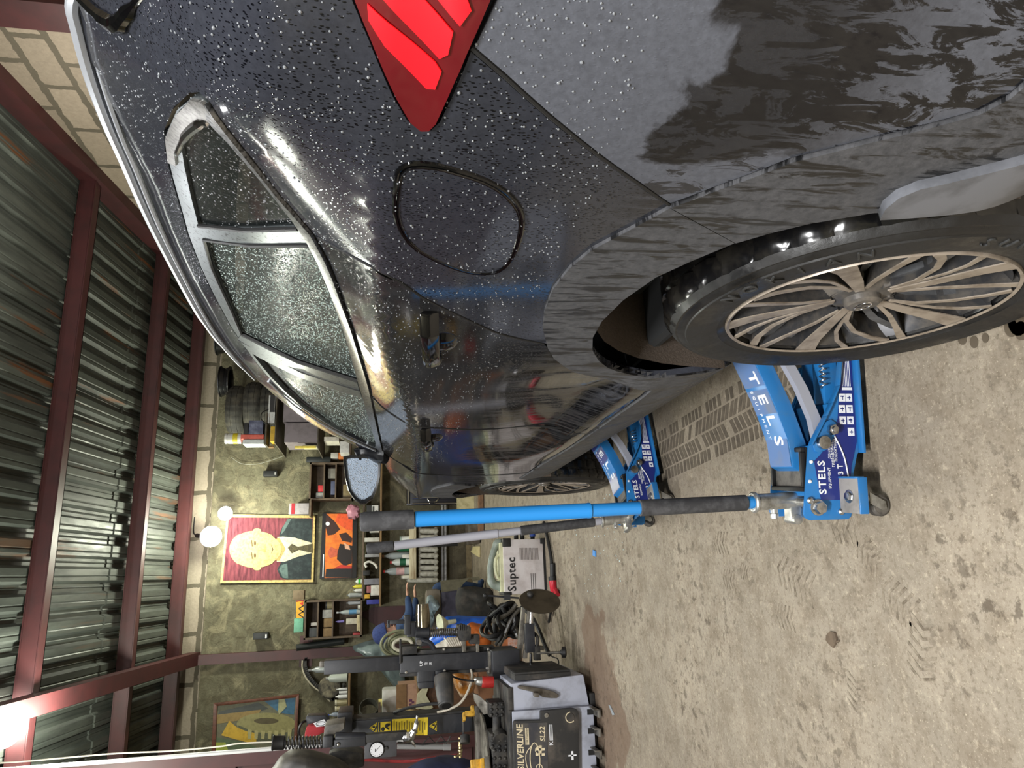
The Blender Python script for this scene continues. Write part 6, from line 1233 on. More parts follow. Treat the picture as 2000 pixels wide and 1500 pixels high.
for args in [('red_white_carton', (470, 515, 848.5, 857), YS3 + .02, .25, cm(S(206, 96, 80)), 'red and white carton standing on the tray beside the dark carton', 'box'), ('white_carton', (474, 515, 858, 867), YS3 + .02, .26, cm(S(200, 206, 206)), 'white carton at the left end of the high tray', 'box')]: rectbox(*args)
bottle('bucket', (438, 473, 842.5, 848), YL + .1, S(206, 206, 200), 'white tub with a red label standing on the cartons', 'tub', shape='jar', cap=S(210, 208, 200), band=S(170, 50, 56)) if False else None
bottle('paint_bucket', (438, 470, 844, 865), YS3 + .04, S(206, 206, 200), 'white bucket with yellow and red bands on top of the cartons', 'bucket', shape='jar', cap=S(212, 212, 206), band=S(214, 196, 40))
m = MB(); a = at(575, 872, YS3 + .0); m.b2((a.x - .012, YS3 + .03, ZB2 - .012), (a.x + .012, YS3 + .07, a.z)); one(m, 'yellow_bar', cm(S(226, 206, 90)), 'yellow spirit level standing upright beside the grey box', 'level')
m = MB(); m.b2((at(600, 870, YS3).x, YS3 + .08, at(617, 875, YS3).z), (at(600, 867, YS3).x, YS3 + .3, at(590, 875, YS3).z)); one(m, 'white_carton', cm(S(210, 206, 170)), 'cream carton with dark print left of the grey metal box', 'box')
t = thing('electric_box', 'white and black electrical box with cable hanging beside the tyres', 'box', tuple(at(541, 800, YS3)))
m = MB(); boxpx(m, 527, 536, 772, 805, YS3 + .02, .1); m.build('lid', M_black, t); m = MB(); boxpx(m, 524, 527, 772, 826, YS3 + .02, .12); boxpx(m, 527, 536.5, 805, 826, YS3 + .02, .12); boxpx(m, 535, 536.5, 772, 826, YS3 + .03, .12); m.build('housing', cm(S(190, 192, 190)), t)
m = MB(); m.tube([at(524, 800, YS3 + .01), at(512, 806, YS3 - .02), at(510, 818, YS3 - .03), at(520, 828, YS3 - .02), at(528, 828, YS3 + .0)], .006, 6, 5); m.build('cable', M_black, t)
m = MB(); m.tube([at(452, 893, W), at(470, 905, W), at(495, 907, W), at(520, 902, W), at(556, 890, W)], .0028, 6, 6); one(m, 'grey_cable', cm(S(176, 176, 166)), 'thin grey cable sagging across the plaster right of the lamp', 'cable')
# ------------------------------------------------------------------ left shelf by the column
shelfboard('wall_shelf', 680, 1290, 1402, YA + .0, .26, WOOD, 'short wooden shelf with sprays and canisters behind the tyre changer')
bottle('canister', (636, 678, 1315, 1333), YA + .03, S(176, 182, 174), 'pale grey canister on the short shelf behind the black column', 'canister', shape='jug', cap=S(150, 150, 146)); bottle('gas_canister', (602, 678, 1298, 1313), YA + .10, S(150, 156, 158), 'tall bluish grey canister behind the black column', 'canister', shape='jug', cap=S(120, 120, 120))
bottle('spray_bottle', (657, 678, 1343, 1348), YA + .02, S(214, 214, 214), 'thin white spray bottle on the short shelf', cap=S(220, 220, 220)); bottle('white_tub', (662, 678, 1349, 1355), YA + .02, S(210, 210, 208), 'small white tub between two white bottles on the short shelf', 'tub', shape='jar', cap=S(220, 220, 220)); bottle('spray_bottle', (655, 678, 1356, 1364), YA + .02, S(216, 216, 216), 'wider white bottle on the short shelf beside the jars', cap=S(220, 220, 220))
for k, (iy, lab) in enumerate(((1366, 'right glass jar on the short shelf'), (1378, 'left glass jar on the short shelf'))): bottle('glass_jar', (654, 678, iy, iy + 11), YA + .03, S(176, 166, 130), lab, 'jar', shape='jar', cap=S(206, 200, 176), alpha=.8)
bottle('clear_bottle', (640, 678, 1390, 1399), YA + .03, S(150, 160, 176), 'blue capped clear bottle at the left end of the short shelf', cap=S(50, 70, 160), alpha=.7)

m = MB(); m.sphere(at(672, 1338, YA + .05), .035, 12, 8, 0, (.9, 1.2, .8), .4, 4); one(m, 'work_glove', M_bkflat, 'black work glove lying on the short shelf beside the canister', 'glove')
bt = thing('toothed_belt', 'black toothed belt with pale edge hung on the wall over the short shelf', 'belt', tuple(at(650, 1340, W)))
bp = [at(594, 1288, W - .02), at(594, 1304, W - .02), at(601, 1322, W - .02), at(614, 1338, W - .02), at(630, 1350, W - .02), at(642, 1362, W - .02), at(648, 1368, W - .02)]
m = MB(); m.tube([p + Vector((0, .02, 0)) for p in bp], .022, 8, 6)
for p in catmull([p + Vector((.012, .0, -.022)) for p in bp], 5): m.box(p, (.03, .05, .03))
m.build('belt', M_bkflat, bt); m = MB(); m.tube([p + Vector((-.01, -.0, .02)) for p in bp], .010, 6, 6); m.build('edge', cm(S(196, 188, 166)), bt)
m = MB(); m.lathe([(.0, 0), (.13, 0), (.14, .01), (.13, .03), (0, .03)], at(644, 1342, W - .09), (0, 1, .1), 28); one(m, 'round_cover', worn('pale_rim_cover', S(64, 60, 52), S(190, 180, 150), 5, .6), 'round dark cover with pale rim behind the short shelf', 'cover')
hb = thing('hanging_bag', 'black and red hanging bag with white tag near the wooden picture', 'bag', tuple(at(640, 1415, 6.2)))
m = MB(); m.prism(poly([(596, 1403), (600, 1398), (635, 1397), (642, 1404), (644, 1418), (626, 1422), (600, 1420)], 6.25), (0, .12, 0)); m.build('black_bag', M_bk, hb, bevel=.02); m = MB(); m.prism(poly([(598, 1420), (612, 1416), (636, 1420), (640, 1428), (618, 1438), (594, 1440)], 6.15), (0, .14, 0)); m.build('red_bag', worn('red_cloth', S(150, 34, 42), S(110, 24, 30), 8, .8), hb, bevel=.015)
m = MB(); m.prism(poly([(612, 1413), (633, 1405), (641, 1417), (618, 1420)], 6.12), (0, .006, 0)); g = m.build('white_tag', M_white, hb); m = MB(); c = at(626, 1413.5, 6.112); m.tube([c + Vector((.026 * math.sin(a) * .55, 0, -.034 * math.cos(a))) for a in [2 * PI * k / 20 for k in range(20)]], .002, 5, closed=True); m.build('oval_mark', M_black, g)
m = MB(); m.tube([Vector((-1.3, 6.40, at(590, 1440, 6.3).z)), at(584, 1430, 6.25), at(590, 1412, 6.22), at(600, 1408, 6.28)], .01, 6, 5); m.build('strap', M_black, hb)
# ------------------------------------------------------------------ workbench clutter behind the machine
YK = 8.6
YO0 = onz(1024, 1260).y + .12
wb_ = thing('old_cabinet', 'low brown wooden cabinet behind the tyre changer carrying the clutter', 'cabinet', tuple(at(960, 1370, YK)))
a = at(818, 1410, YK); b = at(818, 1318, YK); m = MB(); m.b2((a.x - .3, YK, .0), (b.x, YK + .6, a.z)); m.build('carcass', worn('brown_veneer', S(110, 78, 54), S(72, 52, 38), 10, .6), wb_, bevel=.006)
m = MB(); m.b2((a.x - .31, YK - .02, a.z - .002), (b.x + .02, YK + .6, a.z + .02)); m.build('worktop', WOOD, wb_, bevel=.004)
cb = thing('cardboard_box', 'open brown cardboard box with purple print behind the press roller', 'box', tuple(at(818, 1360, YK)))
m = MB(); q1 = at(778, 1383, YK + .02); q2 = at(800, 1336, YK + .02); m.b2((q1.x, YK + .02, a.z + .021), (q2.x, YK + .3, q1.z)); m.build('carton', cm(S(176, 140, 116), .85), cb); m = MB(); boxpx(m, 774, 794, 1337, 1384, YK + .01, .006); m.build('flap', cm(S(128, 98, 66), .85), cb)
m = MB()
for k, (ix, iy, s) in enumerate(((799, 1366, 6), (799, 1374, 5), (804, 1370, 5), (797, 1380, 4), (805, 1379, 3))): boxpx(m, ix, ix + s, iy, iy + s * .8, YK + .018, .002)
m.build('printed_mark', cm(S(96, 50, 84)), cb)
jc = thing('white_canister', 'large white plastic canister left of the cardboard box', 'canister', tuple(at(776, 1370, YK + .1)))
m = MB(); q1 = at(746, 1398, YK + .33); q2 = at(780, 1345, YK + .33); m.b2((q1.x, YK + .33, a.z + .021), (q2.x, YK + .57, q1.z)); m.build('body', worn('white_plastic', S(206, 206, 200), S(176, 174, 164), 6, .4), jc, bevel=.03); m = MB(); q = at(746, 1372, YK + .45); m.cyl(q, q + Vector((0, 0, .04)), .04, .04, 16); m.build('cap', cm(S(210, 196, 120)), jc)
rectbox('plank', (735, 815, 1360, 1368, ), YK + .4, .03, cm(S(120, 80, 56)), 'reddish board standing behind the white canister', 'plank') if False else None
rectbox('upright_plank', (728, 818, 1402, 1411), YK + .4, .05, worn('pale_plank', S(190, 180, 140), S(150, 140, 100), 14, .8), 'pale plank standing left of the white canister', 'plank')

dl = thing('drive_belt', 'black drive belt loop standing open beside the short shelf', 'belt', tuple(at(735, 1386, 8.9))); m = MB(); c = at(720, 1387, 8.7); m.lathe([(.095, -.07), (.102, -.07), (.102, .07), (.095, .07)], c, (.55, -.8, .0), 30, closed=True); m.build('loop', worn('belt_rubber', S(66, 66, 58), S(44, 44, 40), 12, .6), dl)
m = MB(); m.b2((c.x - .11, 8.62, c.z - .13), (c.x + .06, 8.8, c.z - .106)); m.b2((c.x - .11, 8.64, a.z + .021), (c.x - .09, 8.78, c.z - .13)); one(m, 'small_bench', DWOOD, 'small dark bench shelf under the drive belt loop', 'shelf')
m = MB(); m.prism(poly([(815, 1356), (830, 1340), (836, 1345), (832, 1358), (846, 1382), (838, 1386), (812, 1384)], YK - .07), (0, .03, 0)); one(m, 'paper_roll', cm(S(196, 192, 160), .8), 'crumpled cream paper roll behind the press roller', 'paper')
m = MB(); m.prism(poly([(777, 1384), (798, 1386), (826, 1389), (826, 1400), (776, 1398)], YK - .06), (0, .04, 0)); one(m, 'cream_board', cm(S(200, 178, 130), .8), 'cream board lying in front of the cardboard box', 'board')
def crumple(name, pts, Y, th, mt, label, cat, seed, jit=.06, n=26, m_=14):
    """a crumpled soft shape filling an outline seen from the front"""
    P = poly(pts, Y); c = sum(P, Vector()) / len(P); K = len(P); mb = MB(); rings = 7; vs = []
    Q = catmull(P, 3, True); K = len(Q)
    for s in (-1, 1):
        for r in range(rings):
            k = 1 - r / rings; h = s * th * math.sqrt(1 - k * k)
            for q in Q:
                p = c + (q - c) * k + Vector((0, h, 0)); v = noise.noise_vector(p * 9 + Vector((seed, 0, 0))) * jit * (1 - k * .75) + noise.noise_vector(p * 24) * jit * .4 * (1 - k * .6); vs.append(p + v)
    n0 = len(vs); vs += [c - Vector((0, th, 0)), c + Vector((0, th, 0))]; fs = []
    for s in range(2):
        o = s * rings * K
        for r in range(rings - 1): fs += [(o + r * K + i, o + r * K + (i + 1) % K, o + (r + 1) * K + (i + 1) % K, o + (r + 1) * K + i) for i in range(K)]
        fs += [(o + (rings - 1) * K + i, o + (rings - 1) * K + (i + 1) % K, n0 + s) for i in range(K)]
    fs += [(i, (i + 1) % K, rings * K + (i + 1) % K, rings * K + i) for i in range(K)]
    mb.add(vs, fs); return one(mb, name, mt, label, cat, smooth=50)
crumple('plastic_sheet', [(690, 1268), (700, 1256), (735, 1250), (760, 1262), (780, 1285), (792, 1330), (790, 1346), (770, 1340), (735, 1300), (712, 1282)], 10.02, .12, worn('grey_tarpaulin', S(118, 132, 132), S(84, 96, 96), 6, .25), 'grey green plastic sheet draped behind the black column', 'sheet', 2, .07)
hc_ = thing('hose_coil', 'coil of grey green hose hanging beside the black clamp', 'hose', tuple(at(785, 1250, 8.3)))
m = MB(); c = at(786, 1258, 8.3); m.tube([c + Vector((-.13, 0, 0)), c + Vector((-.16, .1, -.2)), c + Vector((-.17, .2, -.5)), c + Vector((-.16, .2, -1.1))], .014, 8, 4); r_ = random.Random(5)
for k in range(7): R0 = .215 - .016 * k + r_.uniform(-.012, .012); ox, oz = r_.uniform(-.02, .02), r_.uniform(-.02, .02); m.tube([c + Vector((ox + R0 * math.cos(a) * .62, .022 * math.sin(a * 2 + k) - .04, oz + R0 * math.sin(a))) for a in [2 * PI * i / 30 for i in range(30)]], .014, 8, closed=True)
m.build('hose', worn('hose_green', S(122, 124, 96), S(84, 86, 66), 12, .5), hc_); m = MB(); m.tube([c + Vector((.1 * math.cos(a) * .6, -.07, .1 * math.sin(a))) for a in [2 * PI * i / 30 for i in range(30)]], .018, 8, closed=True); m.build('hose_end', cm(S(200, 196, 176)), hc_)
# seated person
pe = thing('person', 'seated person in blue knit hat and denim clothes reaching forward behind the machine', 'person', tuple(at(945, 1190, 8.9)))
YP = 9.0
def skinmesh(name, pts, edges, mt, parent, root=0, sub=2):
    org = Vector(parent['_o']); me = bpy.data.meshes.new(name); me.from_pydata([Vector(p) - org for p, r in pts], edges, []); o = bpy.data.objects.new(name, me); COL.objects.link(o)
    md = o.modifiers.new('skin', 'SKIN'); md.use_smooth_shade = True; me.skin_vertices[0].data[root].use_root = True
    for v, (p, r) in zip(me.skin_vertices[0].data, pts): v.radius = r if isinstance(r, tuple) else (r, r)
    s = o.modifiers.new('sub', 'SUBSURF'); s.levels = sub; s.render_levels = sub
    dg = bpy.context.evaluated_depsgraph_get(); bpy.context.view_layer.update(); dg.update(); m2 = bpy.data.meshes.new_from_object(o.evaluated_get(dg))
    bpy.data.objects.remove(o); m2.materials.clear(); m2.materials.append(mt); m2.polygons.foreach_set('use_smooth', [True] * len(m2.polygons)); m2.polygons.foreach_set('material_index', [0] * len(m2.polygons))
    q = bpy.data.objects.new(name, m2); COL.objects.link(q); q.parent = parent; q['_o'] = list(org); return q
A = lambda ix, iy, dy=0: at(ix, iy, YP + dy)
denim = worn('denim', S(50, 72, 108), S(36, 52, 82), 14, .9); skinm = mat('skin', S(206, 160, 136), .55)
B = [(A(862, 1226), .16), (A(835, 1228), .155), (A(806, 1228), .165), (A(787, 1227), .12), (A(776, 1230), .058), (A(766, 1233), .055), (A(752, 1233), (.085, .10)), (A(742, 1235), .085),
     (A(790, 1220, -.19), .075), (A(800, 1196, -.2), .052), (A(797, 1172, -.16), .040), (A(796, 1163, -.15), .030),
     (A(790, 1224, .19), .075), (A(808, 1200, .2), .052), (A(812, 1176, .16), .040), (A(811, 1166, .15), .030),
     (A(864, 1212, -.11), .11), (A(852, 1146, -.14), .078), (A(900, 1143, -.12), .058), (A(938, 1146, -.1), .042), (A(941, 1130, -.1), .036),
     (A(864, 1214, .11), .11), (A(853, 1146, .14), .078), (A(900, 1143, .14), .058), (A(937, 1146, .14), .042), (A(940, 1130, .14), .036)]
E_ = [(0, 1), (1, 2), (2, 3), (3, 4), (4, 5), (5, 6), (6, 7), (3, 8), (8, 9), (9, 10), (10, 11), (3, 12), (12, 13), (13, 14), (14, 15), (0, 16), (16, 17), (17, 18), (18, 19), (19, 20), (0, 21), (21, 22), (22, 23), (23, 24), (24, 25)]
body = skinmesh('body', B, E_, denim, pe)
body.data.materials.append(skinm); o_ = Vector(pe['_o']); nk = A(777, 1230)
for f in body.data.polygons:
    c = f.center + o_
    if c.z > A(773, 1230).z and c.x < A(773, 1205).x: f.material_index = 1
    if c.x > A(796, 1161).x and c.z > A(830, 1160).z: f.material_index = 1
# hat, face, hands
hcx = A(750, 1234); m = MB()
for j in range(1):
    m.lathe([(.112, -.035), (.120, -.03), (.122, .0), (.118, .02), (.116, .03), (.108, .07), (.085, .108), (.045, .13), (0, .136)], hcx + Vector((-.02, 0, .0)), (-.25, 0, 1), 30)
m.build('knit_hat', worn('blue_knit', S(58, 72, 124), S(40, 52, 96), 60, .95), pe)
m = MB(); f0 = A(757, 1224); m.sphere(f0 + Vector((.03, 0, -.02)), .016, 10, 8, 0, (1.5, .7, 1.2)); m.sphere(f0 + Vector((-.0, 0, -.075)), .02, 10, 8, 0, (1.1, 1.4, .6)); 
for s in (-1, 1): m.sphere(A(756, 1236) + Vector((0, .105 * s, -.01)), .02, 10, 8, 0, (.7, .5, 1.4))
m.build('face_features', skinm, pe)
m = MB()
for s in (-1, 1): m.sphere(f0 + Vector((.012, .035 * s, .01)), .008, 8, 6)
m.build('eye', M_black, pe)
for (ix, iy, dy, sg) in ((796, 1164, -.15, 1), (811, 1167, .15, -1)):
    w0 = A(ix, iy, dy); P_ = [(w0, (.026, .018)), (w0 + Vector((.045, 0, .004)), (.030, .016)), (w0 + Vector((.085, 0, .006)), (.032, .014))]; Ed = [(0, 1), (1, 2)]
    for k in range(4):
        b0 = w0 + Vector((.09, (-.024 + .016 * k), .006)); L_ = (.062, .072, .068, .052)[k]; n = len(P_)
        P_ += [(b0, .0088), (b0 + Vector((L_ * .5, -.001 + .001 * k, .004)), .008), (b0 + Vector((L_ * .95, 0, -.012)), .0068)]; Ed += [(2, n), (n, n + 1), (n + 1, n + 2)]
    n = len(P_); P_ += [(w0 + Vector((.04, -.03 * sg, .008)), .010), (w0 + Vector((.072, -.046 * sg, .014)), .0088), (w0 + Vector((.098, -.048 * sg, .012)), .007)]; Ed += [(1, n), (n, n + 1), (n + 1, n + 2)]
    skinmesh('hand', P_, Ed, skinm, pe, 0, 1)
# armchair under the person
ac = thing('armchair', 'worn grey armchair under the seated person', 'chair', tuple(at(955, 1190, 8.75)))
s0 = at(884, 1215, 8.78); s1 = at(884, 1152, 8.78)
m = MB(); m.b2((s0.x - .25, 8.72, .0), (s1.x - .06, 9.3, s0.z - .14)); m.build('base', worn('mauve_grey_fabric', S(74, 72, 84), S(56, 54, 64), 8, .95), ac, bevel=.03)
m = MB(); m.b2((s0.x - .08, 8.74, s0.z - .13), (s1.x - .05, 9.28, s0.z - .01)); m.build('seat_cushion', worn('taupe_fabric', S(112, 104, 92), S(88, 82, 72), 8, .95), ac, bevel=.04)
m = MB(); m.b2((s0.x - .46, 8.75, s0.z - .1), (s0.x - .32, 9.28, s0.z + .40)); m.build('back_cushion', worn('taupe_fabric', S(112, 104, 92), S(88, 82, 72), 8, .95), ac, bevel=.04)
m = MB(); q1 = at(832, 1216, 8.48); q2 = at(862, 1150, 8.48); m.b2((q1.x - .25, 8.48, q2.z), (q2.x, 8.66, q1.z)); m.build('armrest', worn('taupe_fabric', S(112, 104, 92), S(88, 82, 72), 8, .95), ac, bevel=.05)
m = MB(); m.b2((q1.x - .25, 8.50, 0), (q2.x - .01, 8.66, q2.z)); m.build('side_panel', worn('mauve_grey_fabric', S(74, 72, 84), S(56, 54, 64), 8, .95), ac, bevel=.02)
m = MB(); m.prism(poly([(862, 1157), (860, 1134), (898, 1131), (918, 1128), (905, 1140), (897, 1152)], 8.42), (0, .012, 0)); m.prism(poly([(918, 1128), (935, 1126), (940, 1133), (924, 1134)], 8.42), (0, .012, 0)); one(m, 'olive_cover', worn('olive_fabric', S(92, 88, 70), S(70, 66, 52), 10, .9), 'olive fabric flap hanging at the right side of the armchair', 'cover')
crumple('dark_clothes', [(892, 1153), (910, 1146), (958, 1150), (964, 1175), (964, 1206), (915, 1212), (893, 1200)], 8.3, .12, worn('charcoal_cloth', S(44, 44, 42), S(70, 64, 58), 9, .9), 'heap of dark clothes in front of the armchair', 'clothes', 6)
crumple('clear_bag', [(834, 1166), (845, 1164), (858, 1184), (850, 1196), (846, 1222), (836, 1228), (832, 1196)], 8.34, .08, worn('crinkled_foil', S(140, 156, 160), S(96, 110, 116), 16, .2, .3), 'crinkled silvery plastic bag hanging behind the chrome tube', 'bag', 8, .07)
crumple('blue_bag', [(836, 1262), (842, 1240), (868, 1208), (880, 1202), (930, 1203), (975, 1206), (980, 1216), (940, 1222), (900, 1226), (868, 1244), (860, 1264)], 7.7, .16, worn('blue_plastic', S(30, 100, 206), S(24, 72, 170), 9, .35), 'bright blue plastic bag behind the clamp spring', 'bag', 9, .06)
m = MB(); m.lathe([(.02, 0), (.025, .09), (.09, .16), (.095, .17)], at(890, 1213, 7.50), (-.1, -.3, 1), 24); one(m, 'funnel', cm(S(206, 208, 180)), 'pale plastic funnel standing among the bags by the blue one', 'funnel')
crumple('paper_sack', [(848, 1262), (864, 1252), (874, 1246), (898, 1244), (903, 1252), (904, 1266), (870, 1272), (850, 1272)], YO0 + .2, .10, worn('white_sack', S(196, 190, 178), S(140, 130, 118), 11, .8), 'white paper sack with folds below the clamp spring', 'sack', 11, .05)
m = MB()
for k in range(7): m.tube([at(868 + k * 5, 1246, YO0 + .065), at(876 + k * 4.2, 1256, YO0 + .04), at(884 + k * 3.8, 1269, YO0 + .065)], .008, 6, 3)
one(m, 'string_bundle', cm(S(206, 198, 184)), 'bundle of pale strings hanging over the white sack', 'string')
ORANGE = worn('orange_wrap', S(176, 92, 36), S(112, 60, 28), 7, .35)
crumple('orange_package', [(908, 1226), (922, 1215), (946, 1222), (957, 1240), (955, 1272), (920, 1280), (906, 1258)], YO0 + .24, .12, ORANGE, 'crumpled orange wrapped package beside the toothed block', 'package', 12, .05)
crumple('amber_bag', [(884, 1316), (905, 1312), (930, 1320), (926, 1345), (905, 1362), (888, 1345)], 7.0, .12, worn('amber_plastic', S(150, 96, 40), S(180, 170, 150), 9, .25), 'amber plastic bag behind the red lubricator bowl', 'bag', 14, .06)
YO = YO0
ob = thing('orange_box', 'orange brown box with a wood lid on the floor behind the disc arm', 'box', tuple(onz(1024, 1255) + Vector((0, .1, 0))))
m = MB(); q0 = at(1000, 1300, YO); q1 = at(1000, 1216, YO); zt = at(976, 1250, YO).z; m.b2((q0.x, YO, 0), (q1.x, YO + .45, zt)); m.build('carton', worn('orange_box', S(170, 98, 50), S(130, 72, 38), 8, .6), ob, bevel=.006)
m = MB(); m.b2((q0.x - .02, YO - .03, zt), (q1.x + .03, YO + .47, zt + .02)); m.build('lid', WOOD, ob)
m = MB(); boxpx(m, 992, 1012, 1246, 1264, YO - .002, .004); m.build('printed_patch', worn('pale_print', S(176, 150, 140), S(170, 98, 50), 40, .7), ob)
rectbox('brown_carton', (936, 1000, 1306, 1366), 7.0, .4, cm(S(120, 82, 54), .85), 'brown carton behind the red lubricator carrying the amber bag', 'box')
# welding machine
YW = onz(1067, 1105).y; t = thing('welding_machine', 'white welding inverter marked in black on the floor left of the front wheel', 'welder', tuple(onz(1067, 1105)))
m = MB(); x0, x1, z0, z1 = boxpx(m, 984, 1062, 1053, 1160, YW, .21); m.build('side_cover', worn('dirty_white_metal', S(198, 192, 190), S(168, 156, 152), 7, .5), t, bevel=.006)
m = MB(); m.b2((x0 + .01, YW + .01, 0), (x1 - .01, YW + .2, z0 + .005)); m.build('foot', M_black, t)
m = MB(); boxpx(m, 982, 998, 1051, 1068, YW - .006, .22); boxpx(m, 1055, 1066, 1051, 1062, YW - .006, .22); boxpx(m, 984, 1000, 1156, 1163, YW - .004, .22); m.build('corner_guard', M_black, t, bevel=.006)
m = MB(); m.tube([at(985, 1060, YW + .1), at(972, 1060, YW + .1), at(966, 1072, YW + .1), at(960, 1092, YW + .1), at(958, 1118, YW + .1), at(963, 1140, YW + .1), at(984, 1146, YW + .1)], [.03, .03, .026, .024, .026, .034, .04], 12, 5); m.build('carry_handle', worn('greenish_grey_plastic', S(132, 142, 132), S(98, 106, 98), 8, .45), t)
m = MB(); m.tube([at(977, 1082, YW + .07), at(969, 1090, YW + .07), at(967, 1108, YW + .07), at(972, 1128, YW + .07), at(979, 1130, YW + .07)], .012, 8, 5); m.b2((x0 + .02, YW + .02, z1), (x1 - .02, YW + .19, z1 + .022)); m.build('handle_grip', worn('cream_plastic', S(196, 196, 160), S(160, 160, 130), 9, .5), t)
text('lettering', 'Suptec', .088, basis(at(1000, 1121.5, YW - .002), (1, 0, 0), (0, 0, 1)), M_black, t, bold=True, xs=1.0, spacing=1.06)
m = MB()
for k in range(14): boxpx(m, 1015 + k * 2.7, 1016.2 + k * 2.7, 1070, 1093, YW - .002, .003)
m.build('vent_grille', cm(S(120, 112, 108)), t, smooth=0)
m = MB()
for k in range(3): boxpx(m, 1037 + k * 4, 1038.3 + k * 4, 1120, 1151, YW - .002, .003)
m.build('fine_print', cm(S(96, 92, 90)), t, smooth=0)
for k, c in enumerate(((30, 30, 30), (190, 50, 60), (214, 190, 70))):
    m = MB(); boxpx(m, 1036.5 + k * 4, 1038.7 + k * 4, 1152, 1154, YW - .002, .003); m.build('colour_dot', cm(S(*c)), t, smooth=0)
for ix in (1008, 1020, 1040):
    m = MB(); p = at(ix, 1053, YW + .1); m.cyl(p, p + Vector((.07, 0, 0)), .018, .018, 12); m.build('cable_socket', M_black, t)
m = MB(); p = at(1040, 1048, YW + .1); m.cyl(p, p + Vector((.05, 0, 0)), .024, .024, 12); m.build('plug', cm(S(40, 74, 160)), t)
tr = thing('welding_torch', 'black cable with red and blue connector lying before the welding machine', 'cable', tuple(onz(1080, 1130)))
G = lambda ix, iy, z=.02: onz(ix, iy, z)
m = MB(); m.tube([G(1062, 1020), G(1068, 1045), G(1075, 1080), G(1078, 1105), G(1079, 1128)], .013, 8, 6); m.tube([G(1083, 1168), G(1081, 1182), G(1076, 1196), G(1072, 1215)], .010, 8, 5); m.build('cable', M_black, tr)
m = MB(); m.tube([G(1079, 1100), G(1079.5, 1128)], .020, 12); m.tube([G(1079.5, 1126), G(1080, 1134)], .032, 14); m.build('collar', M_black, tr)
m = MB(); m.tube([G(1080, 1134), G(1081, 1148), G(1083, 1160)], [.030, .028, .026], 14); m.tube([G(1085, 1152), G(1089, 1162)], .018, 10); m.build('red_connector', worn('red_plastic2', S(196, 40, 56), S(150, 24, 36), 12, .25), tr); m = MB(); m.tube([G(1082, 1158), G(1083, 1170)], .022, 12); m.build('blue_connector', cm(S(60, 84, 120)), tr)
cbn = thing('cable_bundle', 'tangled bundle of black welding cables hung over the orange box', 'cable', tuple(at(1010, 1215, 6.1)))
r_ = random.Random(11); m = MB()
for k in range(11):
    cx_, cy_ = 985 + r_.uniform(-10, 14), 1212 + r_.uniform(-10, 14); ra, rb = r_.uniform(14, 34), r_.uniform(18, 38); ph = r_.uniform(0, 6); Yk = 5.75 + r_.uniform(-.15, .2)
    m.tube([at(min(1020, cx_ + ra * math.cos(a + ph) + 4 * math.sin(2 * a)), cy_ + rb * math.sin(a), Yk + .1 * math.cos(a * 2 + ph)) for a in [2 * PI * i / 12 for i in range(12)]], .016, 8, 4, closed=True)
m.build('cable', M_black, cbn); m = MB()
for pts in ([(962, 1216), (985, 1203), (1000, 1192), (1008, 1180)], [(975, 1262), (985, 1240), (1000, 1208), (1016, 1188)], [(1004, 1204), (1006, 1222), (1012, 1244), (1040, 1262), (1062, 1266)]): m.tube([at(a, b, 5.6) for a, b in pts], .017, 8, 5)
m.build('grey_cable', worn('shiny_cable', S(96, 92, 84), S(56, 54, 50), 9, .25), cbn)
m = MB(); m.tube([at(1018, 1186, 5.4), at(1035, 1200, 5.3), at(1050, 1225, 5.2), at(1065, 1262, 5.15), at(1074, 1280, 5.1)], .014, 8, 6); one(m, 'floor_hose', M_black, 'black hose sagging from the disc arm to the floor', 'hose')
# dark shapes by the gate
crumple('black_hood', [(532, 1512), (538, 1492), (552, 1474), (572, 1463), (600, 1464), (640, 1474), (672, 1488), (690, 1520), (600, 1530)], 5.55, .16, worn('grey_black_shell', S(52, 50, 47), S(96, 90, 78), 5, .5), 'dark curved welding hood hanging low left by the red gate', 'hood', 17, .012)
m = MB(); m.prism(poly([(640, 1470), (668, 1464), (710, 1470), (712, 1500), (650, 1510)], 5.75), (0, .2, 0)); one(m, 'black_jacket', M_bkflat, 'black jacket hanging behind the gauge box', 'jacket', bevel=.03)
crumple('navy_cloth', [(790, 1512), (806, 1494), (836, 1482), (870, 1478), (905, 1481), (936, 1492), (950, 1515), (870, 1530)], 5.65, .16, worn('navy_cloth', S(34, 40, 72), S(26, 30, 54), 8, .9), 'navy blue cloth bundle behind the turntable', 'cloth', 19, .03)
m = MB(); m.tube([at(650, 1492, 6.3), at(700, 1484, 6.3), at(790, 1487, 6.3), at(850, 1480, 6.25), at(900, 1474, 6.2)], .012, 8, 6); one(m, 'red_hose', worn('red_hose', S(140, 44, 46), S(100, 32, 34), 10, .5), 'red hose running along the foot of the red gate', 'hose')
